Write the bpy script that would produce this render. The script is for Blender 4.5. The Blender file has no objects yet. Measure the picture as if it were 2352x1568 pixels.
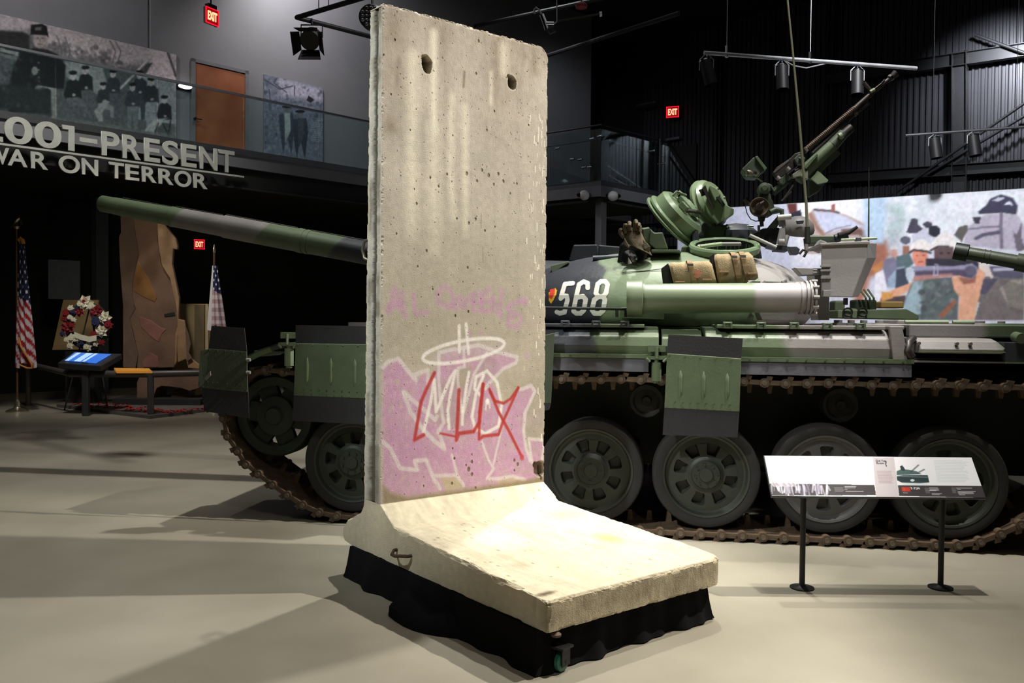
import bpy, bmesh, math, random
import numpy as np
from mathutils import Vector, Matrix
S = bpy.context.scene
COL = S.collection
rad = math.radians
random.seed(7)
RNG = np.random.default_rng(11)

# ------------------------------------------------------------------ camera
FPX, PITCH, ROLL, CAMH = 1950.0, 0.0237, 0.0086, 1.5245      # focal length in px of a 2352 px wide frame
cp, sp, cr, sr = math.cos(PITCH), math.sin(PITCH), math.cos(ROLL), math.sin(ROLL)
AX = np.array([1, 0, 0.]); AU = np.array([0, sp, cp]); AD = np.array([0, cp, -sp])
CR_ = cr*AX + sr*AU; CV_ = cr*AU - sr*AX; CC = np.array([0, 0, CAMH])
cam_d = bpy.data.cameras.new('camera'); cam = bpy.data.objects.new('camera', cam_d); COL.objects.link(cam)
cam.matrix_world = Matrix([[CR_[i], CV_[i], -AD[i], CC[i]] for i in range(3)] + [[0, 0, 0, 1]])
cam_d.sensor_width = 36.0; cam_d.lens = FPX/2352*36.0; cam_d.clip_end = 200
S.camera = cam

# ------------------------------------------------------------------ world and light
S.view_settings.view_transform = 'Standard'; S.view_settings.look = 'None'
S.view_settings.gamma = 1; S.view_settings.use_curve_mapping = False
S.view_settings.exposure = 0.0
w = bpy.data.worlds.new('world'); S.world = w; w.use_nodes = True
w.node_tree.nodes['Background'].inputs[0].default_value = (.75, .8, .85, 1)
w.node_tree.nodes['Background'].inputs[1].default_value = 0.004

def spot(name, loc, target, power, angle, blend=.5, size=.12, col=(1, .94, .84)):
    d = bpy.data.lights.new(name, 'SPOT'); d.energy = power; d.spot_size = rad(angle); d.spot_blend = blend
    d.shadow_soft_size = size; d.color = col
    o = bpy.data.objects.new(name, d); COL.objects.link(o); o.location = loc
    o.rotation_euler = (Vector(target)-Vector(loc)).to_track_quat('-Z', 'Y').to_euler()
    return o
def area(name, loc, target, power, sx, sy, col=(1, .95, .88)):
    d = bpy.data.lights.new(name, 'AREA'); d.shape = 'RECTANGLE'; d.size = sx; d.size_y = sy; d.energy = power; d.color = col
    o = bpy.data.objects.new(name, d); COL.objects.link(o); o.location = loc
    o.rotation_euler = (Vector(target)-Vector(loc)).to_track_quat('-Z', 'Y').to_euler()
    return o
WARM = (1, .95, .87)
spot('wall_spotlight', (4.9, 5.2, 6.9), (-1.2, 4.3, .3), 2950, 42, .45, .07, WARM)
spot('front_spotlight', (1.9, -1.6, 7.6), (.3, 3.8, .9), 300, 40, .7, .2, WARM)
spot('foreground_fill_right', (2.2, 2.3, 9.2), (2.2, 2.2, 0), 1150, 31, .9, .12, WARM)  # overhead fill added to brighten the floor at right front
spot('sign_spotlight', (2.15, 4.62, 8.9), (2.2, 4.75, 0), 2100, 38, .8, .10, WARM)
spot('tank_overhead_spotlight', (1.4, 8.3, 9.4), (-2.4, 6.6, 0), 2700, 70, .8, .12, (1, .98, .93))
spot('turret_spotlight', (1.6, 5.5, 9.0), (1.6, 7.3, 1.6), 1500, 44, .7, .12, (1, .98, .94))
spot('turret_spotlight_high', (3.0, 5.2, 9.0), (2.4, 7.4, 2.4), 1350, 40, .8, .12, (1, .99, .97))
spot('hull_spotlight', (4.6, 5.6, 9.0), (4.2, 7.0, 1.3), 420, 40, .8, .12, (.98, .98, 1))
spot('gun_spotlight', (-3.0, 6.0, 8.8), (-3.4, 8.6, 2.4), 500, 50, .8, .12, (1, .98, .94))
spot('mural_spotlight', (4.6, 9.2, 8.6), (7.6, 14.4, 2.6), 3400, 72, .7, .3, (.97, .98, 1))
spot('mural_spotlight_left', (-1.0, 11.5, 8.8), (3.9, 15.6, 2.8), 1700, 44, .7, .3, (.92, .95, 1))
spot('upper_wall_spotlight', (-4.4, 16.2, 9.4), (-4.2, 18.0, 7.2), 700, 120, .95, .3, (1, .97, 1))
spot('gallery_spotlight', (-8.2, 10.8, 9.2), (-7.8, 14.6, 5.6), 600, 80, .9, .3, (1, .96, .95))
spot('gallery_spotlight_right', (-3.9, 15.0, 8.8), (-4.9, 17.2, 5.0), 220, 90, .9, .1, (1, .94, .9))
spot('far_gallery_spotlight', (1.2, 19.2, 8.9), (1.6, 22.4, 6.0), 130, 90, .9, .3, (.85, .9, 1))
spot('landing_fill', (4.6, 14.6, 8.8), (2.9, 18.6, 4.3), 420, 26, .8, .2, (.95, .97, 1))  # unseen fill added to brighten the landing fascia
spot('corrugated_wall_spotlight', (10.0, 17.6, 7.9), (11.1, 19.4, 6.95), 1100, 90, .95, .1, (.92, .93, 1))
spot('letter_spotlight', (-5.2, 8.6, 8.6), (-6.6, 13.2, 4.0), 1150, 50, .8, .3, (1, .98, .94))
spot('memorial_spotlight', (-6.0, 11.8, 3.6), (-6.0, 14.6, 1.4), 90, 100, .9, .2, (1, .88, .7))
spot('turret_side_fill', (4.2, .6, 8.4), (2.35, 6.1, 2.0), 2000, 15, 1., .15, (1, .99, .96))  # narrow fill added around the stowage box and turret side
spot('second_vehicle_fill', (3.6, 6.8, 8.6), (4.7, 10.2, 1.6), 1300, 26, .9, .15, (1, .98, .94))  # fill added to lift the dark second vehicle and its yellow case
spot('wall_edge_spotlight', (-4.6, 1.2, 7.4), (-.8, 4.9, 2.0), 2800, 24, 1., .15, (.97, 1, .98))
area('ambient_fill', (0, 3, 9.6), (0, 3.001, 0), 48, 12, 10, (1, .96, .9))  # large low-power area light added as ambient fill
area('ambient_fill_far', (3, 11, 9.6), (3, 11.001, 0), 45, 8, 6, (.9, .94, 1))  # second ambient fill, added over the far part

# ------------------------------------------------------------------ back-projection frames
def ray(px, py): return AD + CR_*(px-1176)/FPX - CV_*(py-784)/FPX
def onplane(px, py, p, n):
    r = ray(px, py); t = ((np.array(p, float)-CC) @ n)/(r @ n); return CC + r*t
def onfloor(px, py, z=0.): return onplane(px, py, (0, 0, z), np.array([0, 0, 1.]))
def atY(px, py, Y): return Vector(onplane(px, py, (0, Y, 0), np.array([0, 1., 0])))
class Frame:
    def __init__(s, o, yaw):
        s.o = np.array([o[0], o[1], 0.]); s.yaw = yaw
        s.ex = np.array([math.cos(yaw), math.sin(yaw), 0]); s.ey = np.array([-math.sin(yaw), math.cos(yaw), 0])
    def xz(s, px, py, y=0.):
        P = onplane(px, py, s.o + s.ey*y, s.ey); return float((P-s.o) @ s.ex), float(P[2])
    def p(s, px, py, y=0.):
        a = s.xz(px, py, y); return Vector((a[0], y, a[1]))
    def w(s, x, y, z): return Vector(s.o + s.ex*x + s.ey*y + np.array([0, 0, z]))
    def mat(s): return Matrix.Translation(Vector(s.o)) @ Matrix.Rotation(s.yaw, 4, 'Z')
TK = Frame((3.0274, 5.6501), -.1548)      # tank: x to the rear, y away from the camera, outer track face y=0
BW = Frame((-.7306, 4.7353), .6664)       # concrete wall: x along the painted face, -y towards the camera
MZ = Frame((-2.88, 16.69), rad(45))       # gallery edge
_o = atY(2352, 435, 14); MR = Frame((_o.x, _o.y), rad(-32))
_o = atY(2352, 112, 19.2); RW = Frame((_o.x, _o.y), rad(-42))
_o = Vector(onfloor(1380, 412, 4.46)); LD = Frame((_o.x, _o.y), rad(45))

# ------------------------------------------------------------------ materials
def lin(c):
    c = np.asarray(c, float)
    return np.where(c <= .04045, c/12.92, ((c+.055)/1.055)**2.4)
def L(*c): return tuple(float(v) for v in lin(np.array(c)/255.)) + (1.0,)
MATS = {}
def mat(name, col=None, rough=.6, metal=0., var=.12, scale=8., bump=0., bscale=60., emit=None, estr=1., attr=False, alpha=None, trans=0., spec=.5, ramp=None, col2=None):
    if name in MATS: return MATS[name]
    m = bpy.data.materials.new(name); m.use_nodes = True; nt = m.node_tree; N = nt.nodes; K = nt.links
    b = N['Principled BSDF']; b.inputs['Roughness'].default_value = rough; b.inputs['Metallic'].default_value = metal
    b.inputs['Specular IOR Level'].default_value = spec
    tc = N.new('ShaderNodeTexCoord')
    nz = N.new('ShaderNodeTexNoise'); nz.inputs['Scale'].default_value = scale; nz.inputs['Detail'].default_value = 5
    K.new(tc.outputs['Object'], nz.inputs['Vector'])
    src = None
    if attr:
        a = N.new('ShaderNodeAttribute'); a.attribute_name = 'Col'; src = a.outputs['Color']
    elif ramp:
        sx = N.new('ShaderNodeSeparateXYZ'); K.new(tc.outputs['Object'], sx.inputs[0])
        n2 = N.new('ShaderNodeTexNoise'); n2.inputs['Scale'].default_value = 1.7; n2.inputs['Detail'].default_value = 1
        K.new(tc.outputs['Object'], n2.inputs['Vector'])
        ma = N.new('ShaderNodeMath'); ma.operation = 'MULTIPLY_ADD'; K.new(n2.outputs['Fac'], ma.inputs[0]); ma.inputs[1].default_value = ramp[2]
        K.new(sx.outputs[0], ma.inputs[2])
        mz = N.new('ShaderNodeMath'); mz.operation = 'MULTIPLY_ADD'; K.new(sx.outputs[2], mz.inputs[0]); mz.inputs[1].default_value = ramp[3]
        K.new(ma.outputs[0], mz.inputs[2])
        mr = N.new('ShaderNodeMapRange'); mr.inputs[1].default_value = ramp[0]; mr.inputs[2].default_value = ramp[1]
        K.new(mz.outputs[0], mr.inputs[0])
        cr2 = N.new('ShaderNodeValToRGB'); K.new(mr.outputs[0], cr2.inputs[0]); e = cr2.color_ramp.elements
        st = ramp[4]; span = ramp[1]-ramp[0]; k = 0
        e[0].position = 0; e[0].color = st[0][1]; e[1].position = 1; e[1].color = st[-1][1]
        for i in range(1, len(st)):
            pos = (st[i][0]-ramp[0])/span
            for q, c in ((pos-.012/span, st[i-1][1]), (pos+.012/span, st[i][1])):
                n_ = e.new(min(.9999, max(.0001, q))); n_.color = c
        src = cr2.outputs[0]
    mx = N.new('ShaderNodeMix'); mx.data_type = 'RGBA'; mx.blend_type = 'MULTIPLY'
    mx.inputs[0].default_value = 1.0
    mp = N.new('ShaderNodeMapRange'); mp.inputs[1].default_value = .3; mp.inputs[2].default_value = .7
    mp.inputs[3].default_value = 1-var; mp.inputs[4].default_value = 1+var*.5
    K.new(nz.outputs['Fac'], mp.inputs[0])
    if src is None: mx.inputs[6].default_value = col
    else: K.new(src, mx.inputs[6])
    if col2 is not None and src is None:
        m2 = N.new('ShaderNodeMix'); m2.data_type = 'RGBA'; K.new(mp.outputs[0], m2.inputs[0]); m2.inputs[6].default_value = col2; m2.inputs[7].default_value = col
        mp.inputs[3].default_value = 0; mp.inputs[4].default_value = 1
        fin = m2.outputs[2]
    else:
        K.new(mp.outputs[0], mx.inputs[7]); fin = mx.outputs[2]
    K.new(fin, b.inputs['Base Color'])
    if bump:
        nb = N.new('ShaderNodeTexNoise'); nb.inputs['Scale'].default_value = bscale; nb.inputs['Detail'].default_value = 4
        K.new(tc.outputs['Object'], nb.inputs['Vector'])
        bp = N.new('ShaderNodeBump'); bp.inputs['Strength'].default_value = bump; bp.inputs['Distance'].default_value = .01
        K.new(nb.outputs['Fac'], bp.inputs['Height']); K.new(bp.outputs[0], b.inputs['Normal'])
    if emit is not None:
        if emit == 'attr': K.new(src, b.inputs['Emission Color'])
        else: b.inputs['Emission Color'].default_value = emit
        b.inputs['Emission Strength'].default_value = estr
    if trans:
        b.inputs['Transmission Weight'].default_value = trans
    if alpha is not None: b.inputs['Alpha'].default_value = alpha
    MATS[name] = m
    return m

def glass(name, tint, refl=.07):
    m = bpy.data.materials.new(name); m.use_nodes = True; nt = m.node_tree; N = nt.nodes; K = nt.links
    N.remove(N['Principled BSDF']); out = N['Material Output']
    t = N.new('ShaderNodeBsdfTransparent'); t.inputs[0].default_value = tint
    g = N.new('ShaderNodeBsdfGlossy'); g.inputs['Roughness'].default_value = .03
    lw = N.new('ShaderNodeLayerWeight'); lw.inputs[0].default_value = .25
    ma = N.new('ShaderNodeMath'); ma.operation = 'MULTIPLY_ADD'; K.new(lw.outputs['Fresnel'], ma.inputs[0]); ma.inputs[1].default_value = .6; ma.inputs[2].default_value = refl*.3
    mx = N.new('ShaderNodeMixShader'); K.new(ma.outputs[0], mx.inputs[0]); K.new(t.outputs[0], mx.inputs[1]); K.new(g.outputs[0], mx.inputs[2]); K.new(mx.outputs[0], out.inputs[0])
    MATS[name] = m; return m
# ------------------------------------------------------------------ mesh helpers
class MB:
    def __init__(s): s.v = []; s.f = []; s.sm = []
    def add(s, vs, fs, smooth=False):
        b = len(s.v); s.v += [tuple(v) for v in vs]; s.f += [tuple(i+b for i in f) for f in fs]; s.sm += [smooth]*len(fs); return s
    def box(s, c, size, rot=None):
        c = Vector(c); hx, hy, hz = [q/2 for q in size]
        vs = [Vector((x, y, z)) for x in (-hx, hx) for y in (-hy, hy) for z in (-hz, hz)]
        if rot is not None: vs = [rot @ v for v in vs]
        return s.add([v+c for v in vs], [(0, 1, 3, 2), (4, 6, 7, 5), (0, 4, 5, 1), (2, 3, 7, 6), (0, 2, 6, 4), (1, 5, 7, 3)])
    def bx(s, x0, x1, y0, y1, z0, z1): return s.box(((x0+x1)/2, (y0+y1)/2, (z0+z1)/2), (abs(x1-x0), abs(y1-y0), abs(z1-z0)))
    def tube(s, pts, r, n=12, cap=True, closed=False):
        pts = [Vector(p) for p in pts]; m = len(pts)
        rs = r if isinstance(r, (list, tuple)) else [r]*m
        up = None; rings = []
        for i, p in enumerate(pts):
            a = pts[i-1] if (i > 0 or closed) else p; b = pts[(i+1) % m] if (i < m-1 or closed) else p
            t = (b-a)
            if t.length < 1e-9: t = Vector((0, 0, 1))
            t.normalize()
            if up is None:
                up = t.orthogonal().normalized()
            up = (up - t*up.dot(t)); up = up.normalized() if up.length > 1e-6 else t.orthogonal().normalized()
            q = t.cross(up)
            rings.append([p + (up*math.cos(2*math.pi*k/n) + q*math.sin(2*math.pi*k/n))*rs[i] for k in range(n)])
        vs = [v for rg in rings for v in rg]; fs = []
        for i in range(m if closed else m-1):
            for k in range(n):
                a = i*n+k; b = i*n+(k+1) % n; j = ((i+1) % m)*n
                fs.append((a, b, j+(k+1) % n, j+k))
        s.add(vs, fs, n > 6)
        if cap and not closed:
            s.add(rings[0], [tuple(range(n))[::-1]]); s.add(rings[-1], [tuple(range(n))])
        return s
    def cyl(s, a, b, r, r2=None, n=24, cap=True): return s.tube([a, b], [r, r if r2 is None else r2], n, cap)
    def lathe(s, prof, n=32, o=(0, 0, 0), axis='z', cap=False):
        o = Vector(o); vs = []
        for r, h in prof:
            for k in range(n):
                a = 2*math.pi*k/n; x, y = r*math.cos(a), r*math.sin(a)
                vs.append(o + (Vector((x, y, h)) if axis == 'z' else Vector((x, h, y)) if axis == 'y' else Vector((h, x, y))))
        fs = [(i*n+k, i*n+(k+1) % n, (i+1)*n+(k+1) % n, (i+1)*n+k) for i in range(len(prof)-1) for k in range(n)]
        s.add(vs, fs, True)
        if cap:
            s.add(vs[:n], [tuple(range(n))]); s.add(vs[-n:], [tuple(range(n))])
        return s
    def prism(s, poly, d, axis='y', back=None):
        """poly: list of 3D points (planar); d: offset vector; back: other polygon"""
        a = [Vector(p) for p in poly]; b = [Vector(p) for p in back] if back else [p+Vector(d) for p in a]; n = len(a)
        s.add(a+b, [tuple(range(n))[::-1], tuple(range(n, 2*n))] + [(i, (i+1) % n, n+(i+1) % n, n+i) for i in range(n)])
        return s
    def loft(s, rings, cap=True, smooth=True):
        n = len(rings[0]); vs = [v for r in rings for v in r]
        s.add(vs, [(i*n+k, i*n+(k+1) % n, (i+1)*n+(k+1) % n, (i+1)*n+k) for i in range(len(rings)-1) for k in range(n)], smooth)
        if cap: s.add(rings[0], [tuple(range(n))[::-1]]); s.add(rings[-1], [tuple(range(n))])
        return s
    def build(s, name, m, parent=None, bevel=0., merge=False, loc=None, label=None, kind=None, subsurf=0):
        me = bpy.data.meshes.new(name); me.from_pydata(s.v, [], s.f)
        me.polygons.foreach_set('use_smooth', s.sm)
        bm = bmesh.new(); bm.from_mesh(me)
        if merge or bevel: bmesh.ops.remove_doubles(bm, verts=bm.verts, dist=1e-5)
        bmesh.ops.recalc_face_normals(bm, faces=bm.faces)
        if bevel:
            ed = [e for e in bm.edges if len(e.link_faces) == 2 and e.calc_face_angle(0) > rad(35)]
            bmesh.ops.bevel(bm, geom=ed, offset=bevel, segments=2, affect='EDGES', profile=.5, clamp_overlap=True)
        for e in bm.edges:
            if len(e.link_faces) == 2 and e.calc_face_angle(0) > rad(38): e.smooth = False
        bm.to_mesh(me); bm.free()
        me.materials.append(m)
        o = bpy.data.objects.new(name, me); COL.objects.link(o)
        if parent: o.parent = parent
        if loc is not None: o.location = loc
        if label: o['label'] = label
        if kind: o['kind'] = kind
        if subsurf:
            md = o.modifiers.new('s', 'SUBSURF'); md.levels = md.render_levels = subsurf
        return o
def thing(name, label, cat, loc=(0, 0, 0), rz=0., group=None):
    o = bpy.data.objects.new(name, None); COL.objects.link(o); o.location = loc; o.rotation_euler = (0, 0, rz)
    o['label'] = label; o['category'] = cat
    if group: o['group'] = group
    return o
def tag(o, label, cat, group=None):
    o['label'] = label; o['category'] = cat
    if group: o['group'] = group
    return o
def struct(o, label=None):
    o['kind'] = 'structure'
    if label: o['label'] = label
    return o
def place(o, fr, x=0, y=0, z=0):
    o.location = fr.w(x, y, z); o.rotation_euler = (0, 0, fr.yaw); return o
def dup(o, parent=None):
    c = o.copy(); COL.objects.link(c)
    if parent: c.parent = parent
    for ch in list(o.children): dup(ch, c)
    return c
def text_mesh(txt, size, extrude=.0, offset=0., res=6):
    cu = bpy.data.curves.new('t', 'FONT'); cu.body = txt; cu.size = size; cu.extrude = extrude; cu.offset = offset
    cu.resolution_u = res; cu.fill_mode = 'BOTH'
    o = bpy.data.objects.new('t', cu); COL.objects.link(o); bpy.context.view_layer.update()
    me = bpy.data.meshes.new_from_object(o.evaluated_get(bpy.context.evaluated_depsgraph_get()))
    bpy.data.objects.remove(o); bpy.data.curves.remove(cu)
    return me
def text_obj(name, txt, m, parent, x0, x1, z0, z1, y=0., depth=.01, offset=0., fit=True):
    """flat letters standing in the local xz plane, fitted to a box, facing -y"""
    me = text_mesh(txt, 1.0, .5, offset)
    co = np.empty(len(me.vertices)*3); me.vertices.foreach_get('co', co); co = co.reshape(-1, 3)
    mn, mxx = co.min(0), co.max(0)
    out = np.empty_like(co)
    out[:, 0] = x0 + (co[:, 0]-mn[0])/(mxx[0]-mn[0])*(x1-x0)
    out[:, 2] = z0 + (co[:, 1]-mn[1])/(mxx[1]-mn[1])*(z1-z0)
    out[:, 1] = y - (co[:, 2]+.5)*depth
    me.vertices.foreach_set('co', out.ravel()); me.update()
    me.materials.append(m); me.name = name
    o = bpy.data.objects.new(name, me); COL.objects.link(o); o.parent = parent
    return o

# ------------------------------------------------------------------ painted prints (numpy raster -> vertex colours)
def vnoise(h, w_, ch, cw, seed=0):
    r = np.random.default_rng(seed); g = r.random((ch+2, cw+2))
    y = np.linspace(0, ch, h); x = np.linspace(0, cw, w_)
    yi = np.minimum(y.astype(int), ch); xi = np.minimum(x.astype(int), cw); fy = y-yi; fx = x-xi
    fy = (fy*fy*(3-2*fy))[:, None]; fx = (fx*fx*(3-2*fx))[None, :]
    a = g[yi][:, xi]; b = g[yi][:, xi+1]; c = g[yi+1][:, xi]; d = g[yi+1][:, xi+1]
    return (a*(1-fx)+b*fx)*(1-fy) + (c*(1-fx)+d*fx)*fy
def fbm(h, w_, ch, cw, seed=0, o=4):
    t = 0; a = 1; s = 0
    for i in range(o):
        t = t + a*vnoise(h, w_, max(1, int(ch*2**i)), max(1, int(cw*2**i)), seed+i*17); s += a; a *= .55
    return t/s
class Canvas:
    def __init__(s, x0, x1, z0, z1, res, base, conv):
        s.x0, s.z0, s.res = x0, z0, res; s.nx = int(round((x1-x0)/res))+1; s.nz = int(round((z1-z0)/res))+1
        s.x = x0 + np.arange(s.nx)*res; s.z = z0 + np.arange(s.nz)*res
        s.a = np.ones((s.nz, s.nx, 3))*np.array(base, float)/255.; s.conv = conv
    def _win(s, P, pad):
        i0 = max(0, int((P[:, 0].min()-pad-s.x0)/s.res)); i1 = min(s.nx, int((P[:, 0].max()+pad-s.x0)/s.res)+2)
        j0 = max(0, int((P[:, 1].min()-pad-s.z0)/s.res)); j1 = min(s.nz, int((P[:, 1].max()+pad-s.z0)/s.res)+2)
        return i0, i1, j0, j1
    def _mix(s, j0, j1, i0, i1, m, col):
        m = m[..., None]; s.a[j0:j1, i0:i1] = s.a[j0:j1, i0:i1]*(1-m) + np.array(col, float)/255.*m
    def poly(s, pts, col, alpha=1., soft=0., raw=False, mask=None):
        P = np.array(pts if raw else [s.conv(*p) for p in pts], float); pad = soft*2
        i0, i1, j0, j1 = s._win(P, pad)
        if i1 <= i0 or j1 <= j0: return s
        X, Z = np.meshgrid(s.x[i0:i1], s.z[j0:j1]); ins = np.zeros(X.shape, bool); n = len(P); D = np.full(X.shape, 1e9)
        for k in range(n):
            ax, az = P[k]; bx, bz = P[(k+1) % n]
            if abs(bz-az) > 1e-12:
                c = ((az > Z) != (bz > Z)) & (X < (bx-ax)*(Z-az)/(bz-az)+ax); ins ^= c
            if soft:
                dx, dz = bx-ax, bz-az; t = np.clip(((X-ax)*dx+(Z-az)*dz)/(dx*dx+dz*dz+1e-12), 0, 1)
                D = np.minimum(D, np.hypot(X-ax-t*dx, Z-az-t*dz))
        if soft: m = np.clip(.5+np.where(ins, D, -D)/(2*soft), 0, 1)
        else: m = ins.astype(float)
        if mask is not None: m = m*mask[j0:j1, i0:i1]
        s._mix(j0, j1, i0, i1, m*alpha, col); return s
    def stroke(s, pts, wd, col, alpha=1., soft=.004, mask=None):
        P = np.array([s.conv(*p) for p in pts], float); pad = wd+soft
        i0, i1, j0, j1 = s._win(P, pad)
        if i1 <= i0 or j1 <= j0: return s
        X, Z = np.meshgrid(s.x[i0:i1], s.z[j0:j1]); D = np.full(X.shape, 1e9)
        for k in range(len(P)-1):
            ax, az = P[k]; dx, dz = P[k+1]-P[k]; t = np.clip(((X-ax)*dx+(Z-az)*dz)/(dx*dx+dz*dz+1e-12), 0, 1)
            D = np.minimum(D, np.hypot(X-ax-t*dx, Z-az-t*dz))
        m = np.clip((wd/2+soft-D)/(2*soft), 0, 1)*alpha
        if mask is not None: m = m*mask[j0:j1, i0:i1]
        s._mix(j0, j1, i0, i1, m, col); return s
    def ell(s, cx, cy, rx, ry, col, rot=0., alpha=1., soft=0.):
        a = rad(rot); pts = []
        for k in range(24):
            t = 2*math.pi*k/24; x = rx*math.cos(t); y = ry*math.sin(t)
            pts.append((cx+x*math.cos(a)-y*math.sin(a), cy+x*math.sin(a)+y*math.cos(a)))
        return s.poly(pts, col, alpha, soft)
    def speck(s, box, n, rmin, rmax, cols, seed=0, alpha=.8, asp=1.):
        r = random.Random(seed)
        for _ in range(n):
            q = r.uniform(rmin, rmax); s.ell(r.uniform(box[0], box[2]), r.uniform(box[1], box[3]), q, q*asp*r.uniform(.6, 1.4), r.choice(cols), r.uniform(0, 180), alpha)
        return s
    def blur(s, k=1):
        for _ in range(k):
            p = np.pad(s.a, ((1, 1), (1, 1), (0, 0)), 'edge'); s.a = (p[:-2, 1:-1]+p[2:, 1:-1]+p[1:-1, :-2]+p[1:-1, 2:]+2*p[1:-1, 1:-1])/6
        return s
    def grain(s, amt, ch, cw, seed=1):
        s.a *= (1+amt*(fbm(s.nz, s.nx, ch, cw, seed)-.5)*2)[..., None]; return s
def grid_mesh(name, PX, PY, PZ, colr, m, parent=None, keep=None, smooth=False, label=None):
    """regular grid of points (arrays nz x nx) with colour per vertex (sRGB 0..1)"""
    nz, nx = PX.shape; co = np.stack([PX, PY, PZ], -1).reshape(-1, 3)
    idx = np.arange(nz*nx).reshape(nz, nx)
    q = np.stack([idx[:-1, :-1], idx[:-1, 1:], idx[1:, 1:], idx[1:, :-1]], -1).reshape(-1, 4)
    if keep is not None: q = q[keep[:-1, :-1].ravel()]
    me = bpy.data.meshes.new(name); me.vertices.add(len(co)); me.vertices.foreach_set('co', co.ravel())
    me.loops.add(q.size); me.loops.foreach_set('vertex_index', q.ravel().astype(np.int32))
    me.polygons.add(len(q)); me.polygons.foreach_set('loop_start', (np.arange(len(q))*4).astype(np.int32))
    me.polygons.foreach_set('loop_total', np.full(len(q), 4, np.int32))
    me.update(calc_edges=True)
    me.polygons.foreach_set('use_smooth', np.full(len(q), bool(smooth)))
    if colr is not None:
        at = me.color_attributes.new('Col', 'FLOAT_COLOR', 'POINT')
        c = np.ones((nz*nx, 4)); c[:, :3] = lin(np.clip(colr.reshape(-1, 3), 0, 1)); at.data.foreach_set('color', c.ravel())
    me.materials.append(m); o = bpy.data.objects.new(name, me); COL.objects.link(o)
    if parent: o.parent = parent
    if label: o['label'] = label
    return o
def print_sheet(name, cv, y, m, parent):
    X, Z = np.meshgrid(cv.x, cv.z)
    return grid_mesh(name, X, np.full_like(X, y), Z, cv.a, m, parent)
# ================================================================== SETTING
M_floor = mat('polished_concrete_floor', L(164, 158, 142), .36, 0, .16, .9, .04, 3., col2=L(138, 132, 116))
M_dark = mat('black_paint', L(24, 25, 26), .8, 0, .2, 3.)
M_grey = mat('grey_wall_paint', L(122, 122, 126), .75, 0, .06, 2., .06, 40.)
M_char = mat('charcoal_wall_paint', L(30, 30, 29), .85, 0, .15, 2.)
M_corr = mat('dark_corrugated_metal', L(62, 63, 68), .45, .3, .1, 2.)
M_steel = mat('brushed_steel', L(190, 192, 195), .3, 1., .1, 30.)
M_chrome = mat('polished_chrome', L(225, 228, 232), .12, 1., .03, 5.)
M_black = mat('black_metal', L(20, 20, 21), .5, .2, .1, 10.)
M_glass = glass('tinted_glass', (.80, .88, .88, 1), .03)
M_glassedge = mat('green_glass_edge', L(90, 130, 125), .1, 0, .0, 1., alpha=.6)
mb = MB().add([(-16, -6, 0), (16, -6, 0), (16, 32, 0), (-16, 32, 0)], [(0, 1, 2, 3)])
fl_o = struct(mb.build('floor', M_floor))
# expansion joints in the slab (recessed strips)
struct(MB().bx(-16, 16, -6, 32, 10.0, 10.2).build('ceiling', M_dark))
struct(MB().bx(-16, 16, -6.2, -6, 0, 10).build('wall_back', M_dark))
struct(MB().bx(-16.2, -16, -6, 32, 0, 10).build('wall_left', M_dark))
struct(MB().bx(16, 16.2, -6, 32, 0, 10).build('wall_right', M_dark))

# gallery wall (upper), with the lower dark wall set back under the gallery
WY = 1.5
o = MB().bx(-14, -3.63, WY, WY+.2, 4.3, 10).bx(-3.58, 8.6, WY, WY+.2, 4.3, 10).bx(-3.64, -3.57, WY+.012, WY+.2, 4.3, 10).build('wall_gallery', M_grey); place(o, MZ); struct(o)
o = MB().bx(-14, 8.6, 5.2, 5.4, 0, 4.2).build('wall_under_gallery', M_char); place(o, MZ); struct(o)
# right corrugated wall
pts = []; x = -14.; k = 0
while x < 6:
    pts += [(x, 0.), (x+.06, 0.), (x+.08, .04), (x+.12, .04)]; x += .14
mb = MB(); v = []; f = []
for i, (a, d) in enumerate(pts): v += [(a, -d, 0), (a, -d, 10)]
f = [(2*i, 2*i+2, 2*i+3, 2*i+1) for i in range(len(pts)-1)]
mb.add(v, f); o = mb.build('wall_corrugated', M_corr); place(o, RW); struct(o)
# steel girts, column and braces on the corrugated wall
steelwork = thing('wall_steelwork', 'black steel girts, column and diagonal braces on the corrugated wall at right', 'steel frame')
place(steelwork, RW)
M_girt = mat('black_steel_girt', L(46, 47, 50), .45, .3, .1, 6.)
def ibeam(mb, a, b, h, w_):
    a = Vector(a); b = Vector(b); d = (b-a)
    up = Vector((0, 1, 0)).cross(d.normalized()).normalized()
    for off, hh, ww in ((0, h, .015), (h/2, .014, w_), (-h/2, .014, w_)):
        c = (a+b)/2 + up*off
        R = Matrix([d.normalized(), Vector((0, 1, 0)), up]).transposed()
        mb.box(c, (d.length, ww, hh), R)
def rwp(px, py, y=-.25): return RW.p(px, py, y)
for nm, a, b, h in (('girt', (1900, 182), (2480, 96), .28), ('girt', (1900, 410), (2480, 372), .24), ('column', (2205, 118), (2205, 720), .3)):
    mb = MB(); ibeam(mb, rwp(*a), rwp(*b), h, .2); mb.build(nm, M_girt, steelwork)
for a, b in (((2360, 232), (2060, 440)), ((2360, 262), (2130, 400)), ((2240, 80), (2390, 135)), ((2050, 445), (1975, 500))):
    MB().cyl(rwp(*a, -.4), rwp(*b, -.4), .035, n=10).build('diagonal_brace', M_girt, steelwork)
# vertical columns / conduits on the dark part of the wall
for px in (1650, 1772, 1905):
    mb = MB(); a = rwp(px, 200, -.2); 
    for dx in (-.06, .06): mb.bx(a.x+dx-.025, a.x+dx+.025, -.22, -.12, .0, 9.8)
    mb.build('wall_post', M_girt, steelwork)
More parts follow.
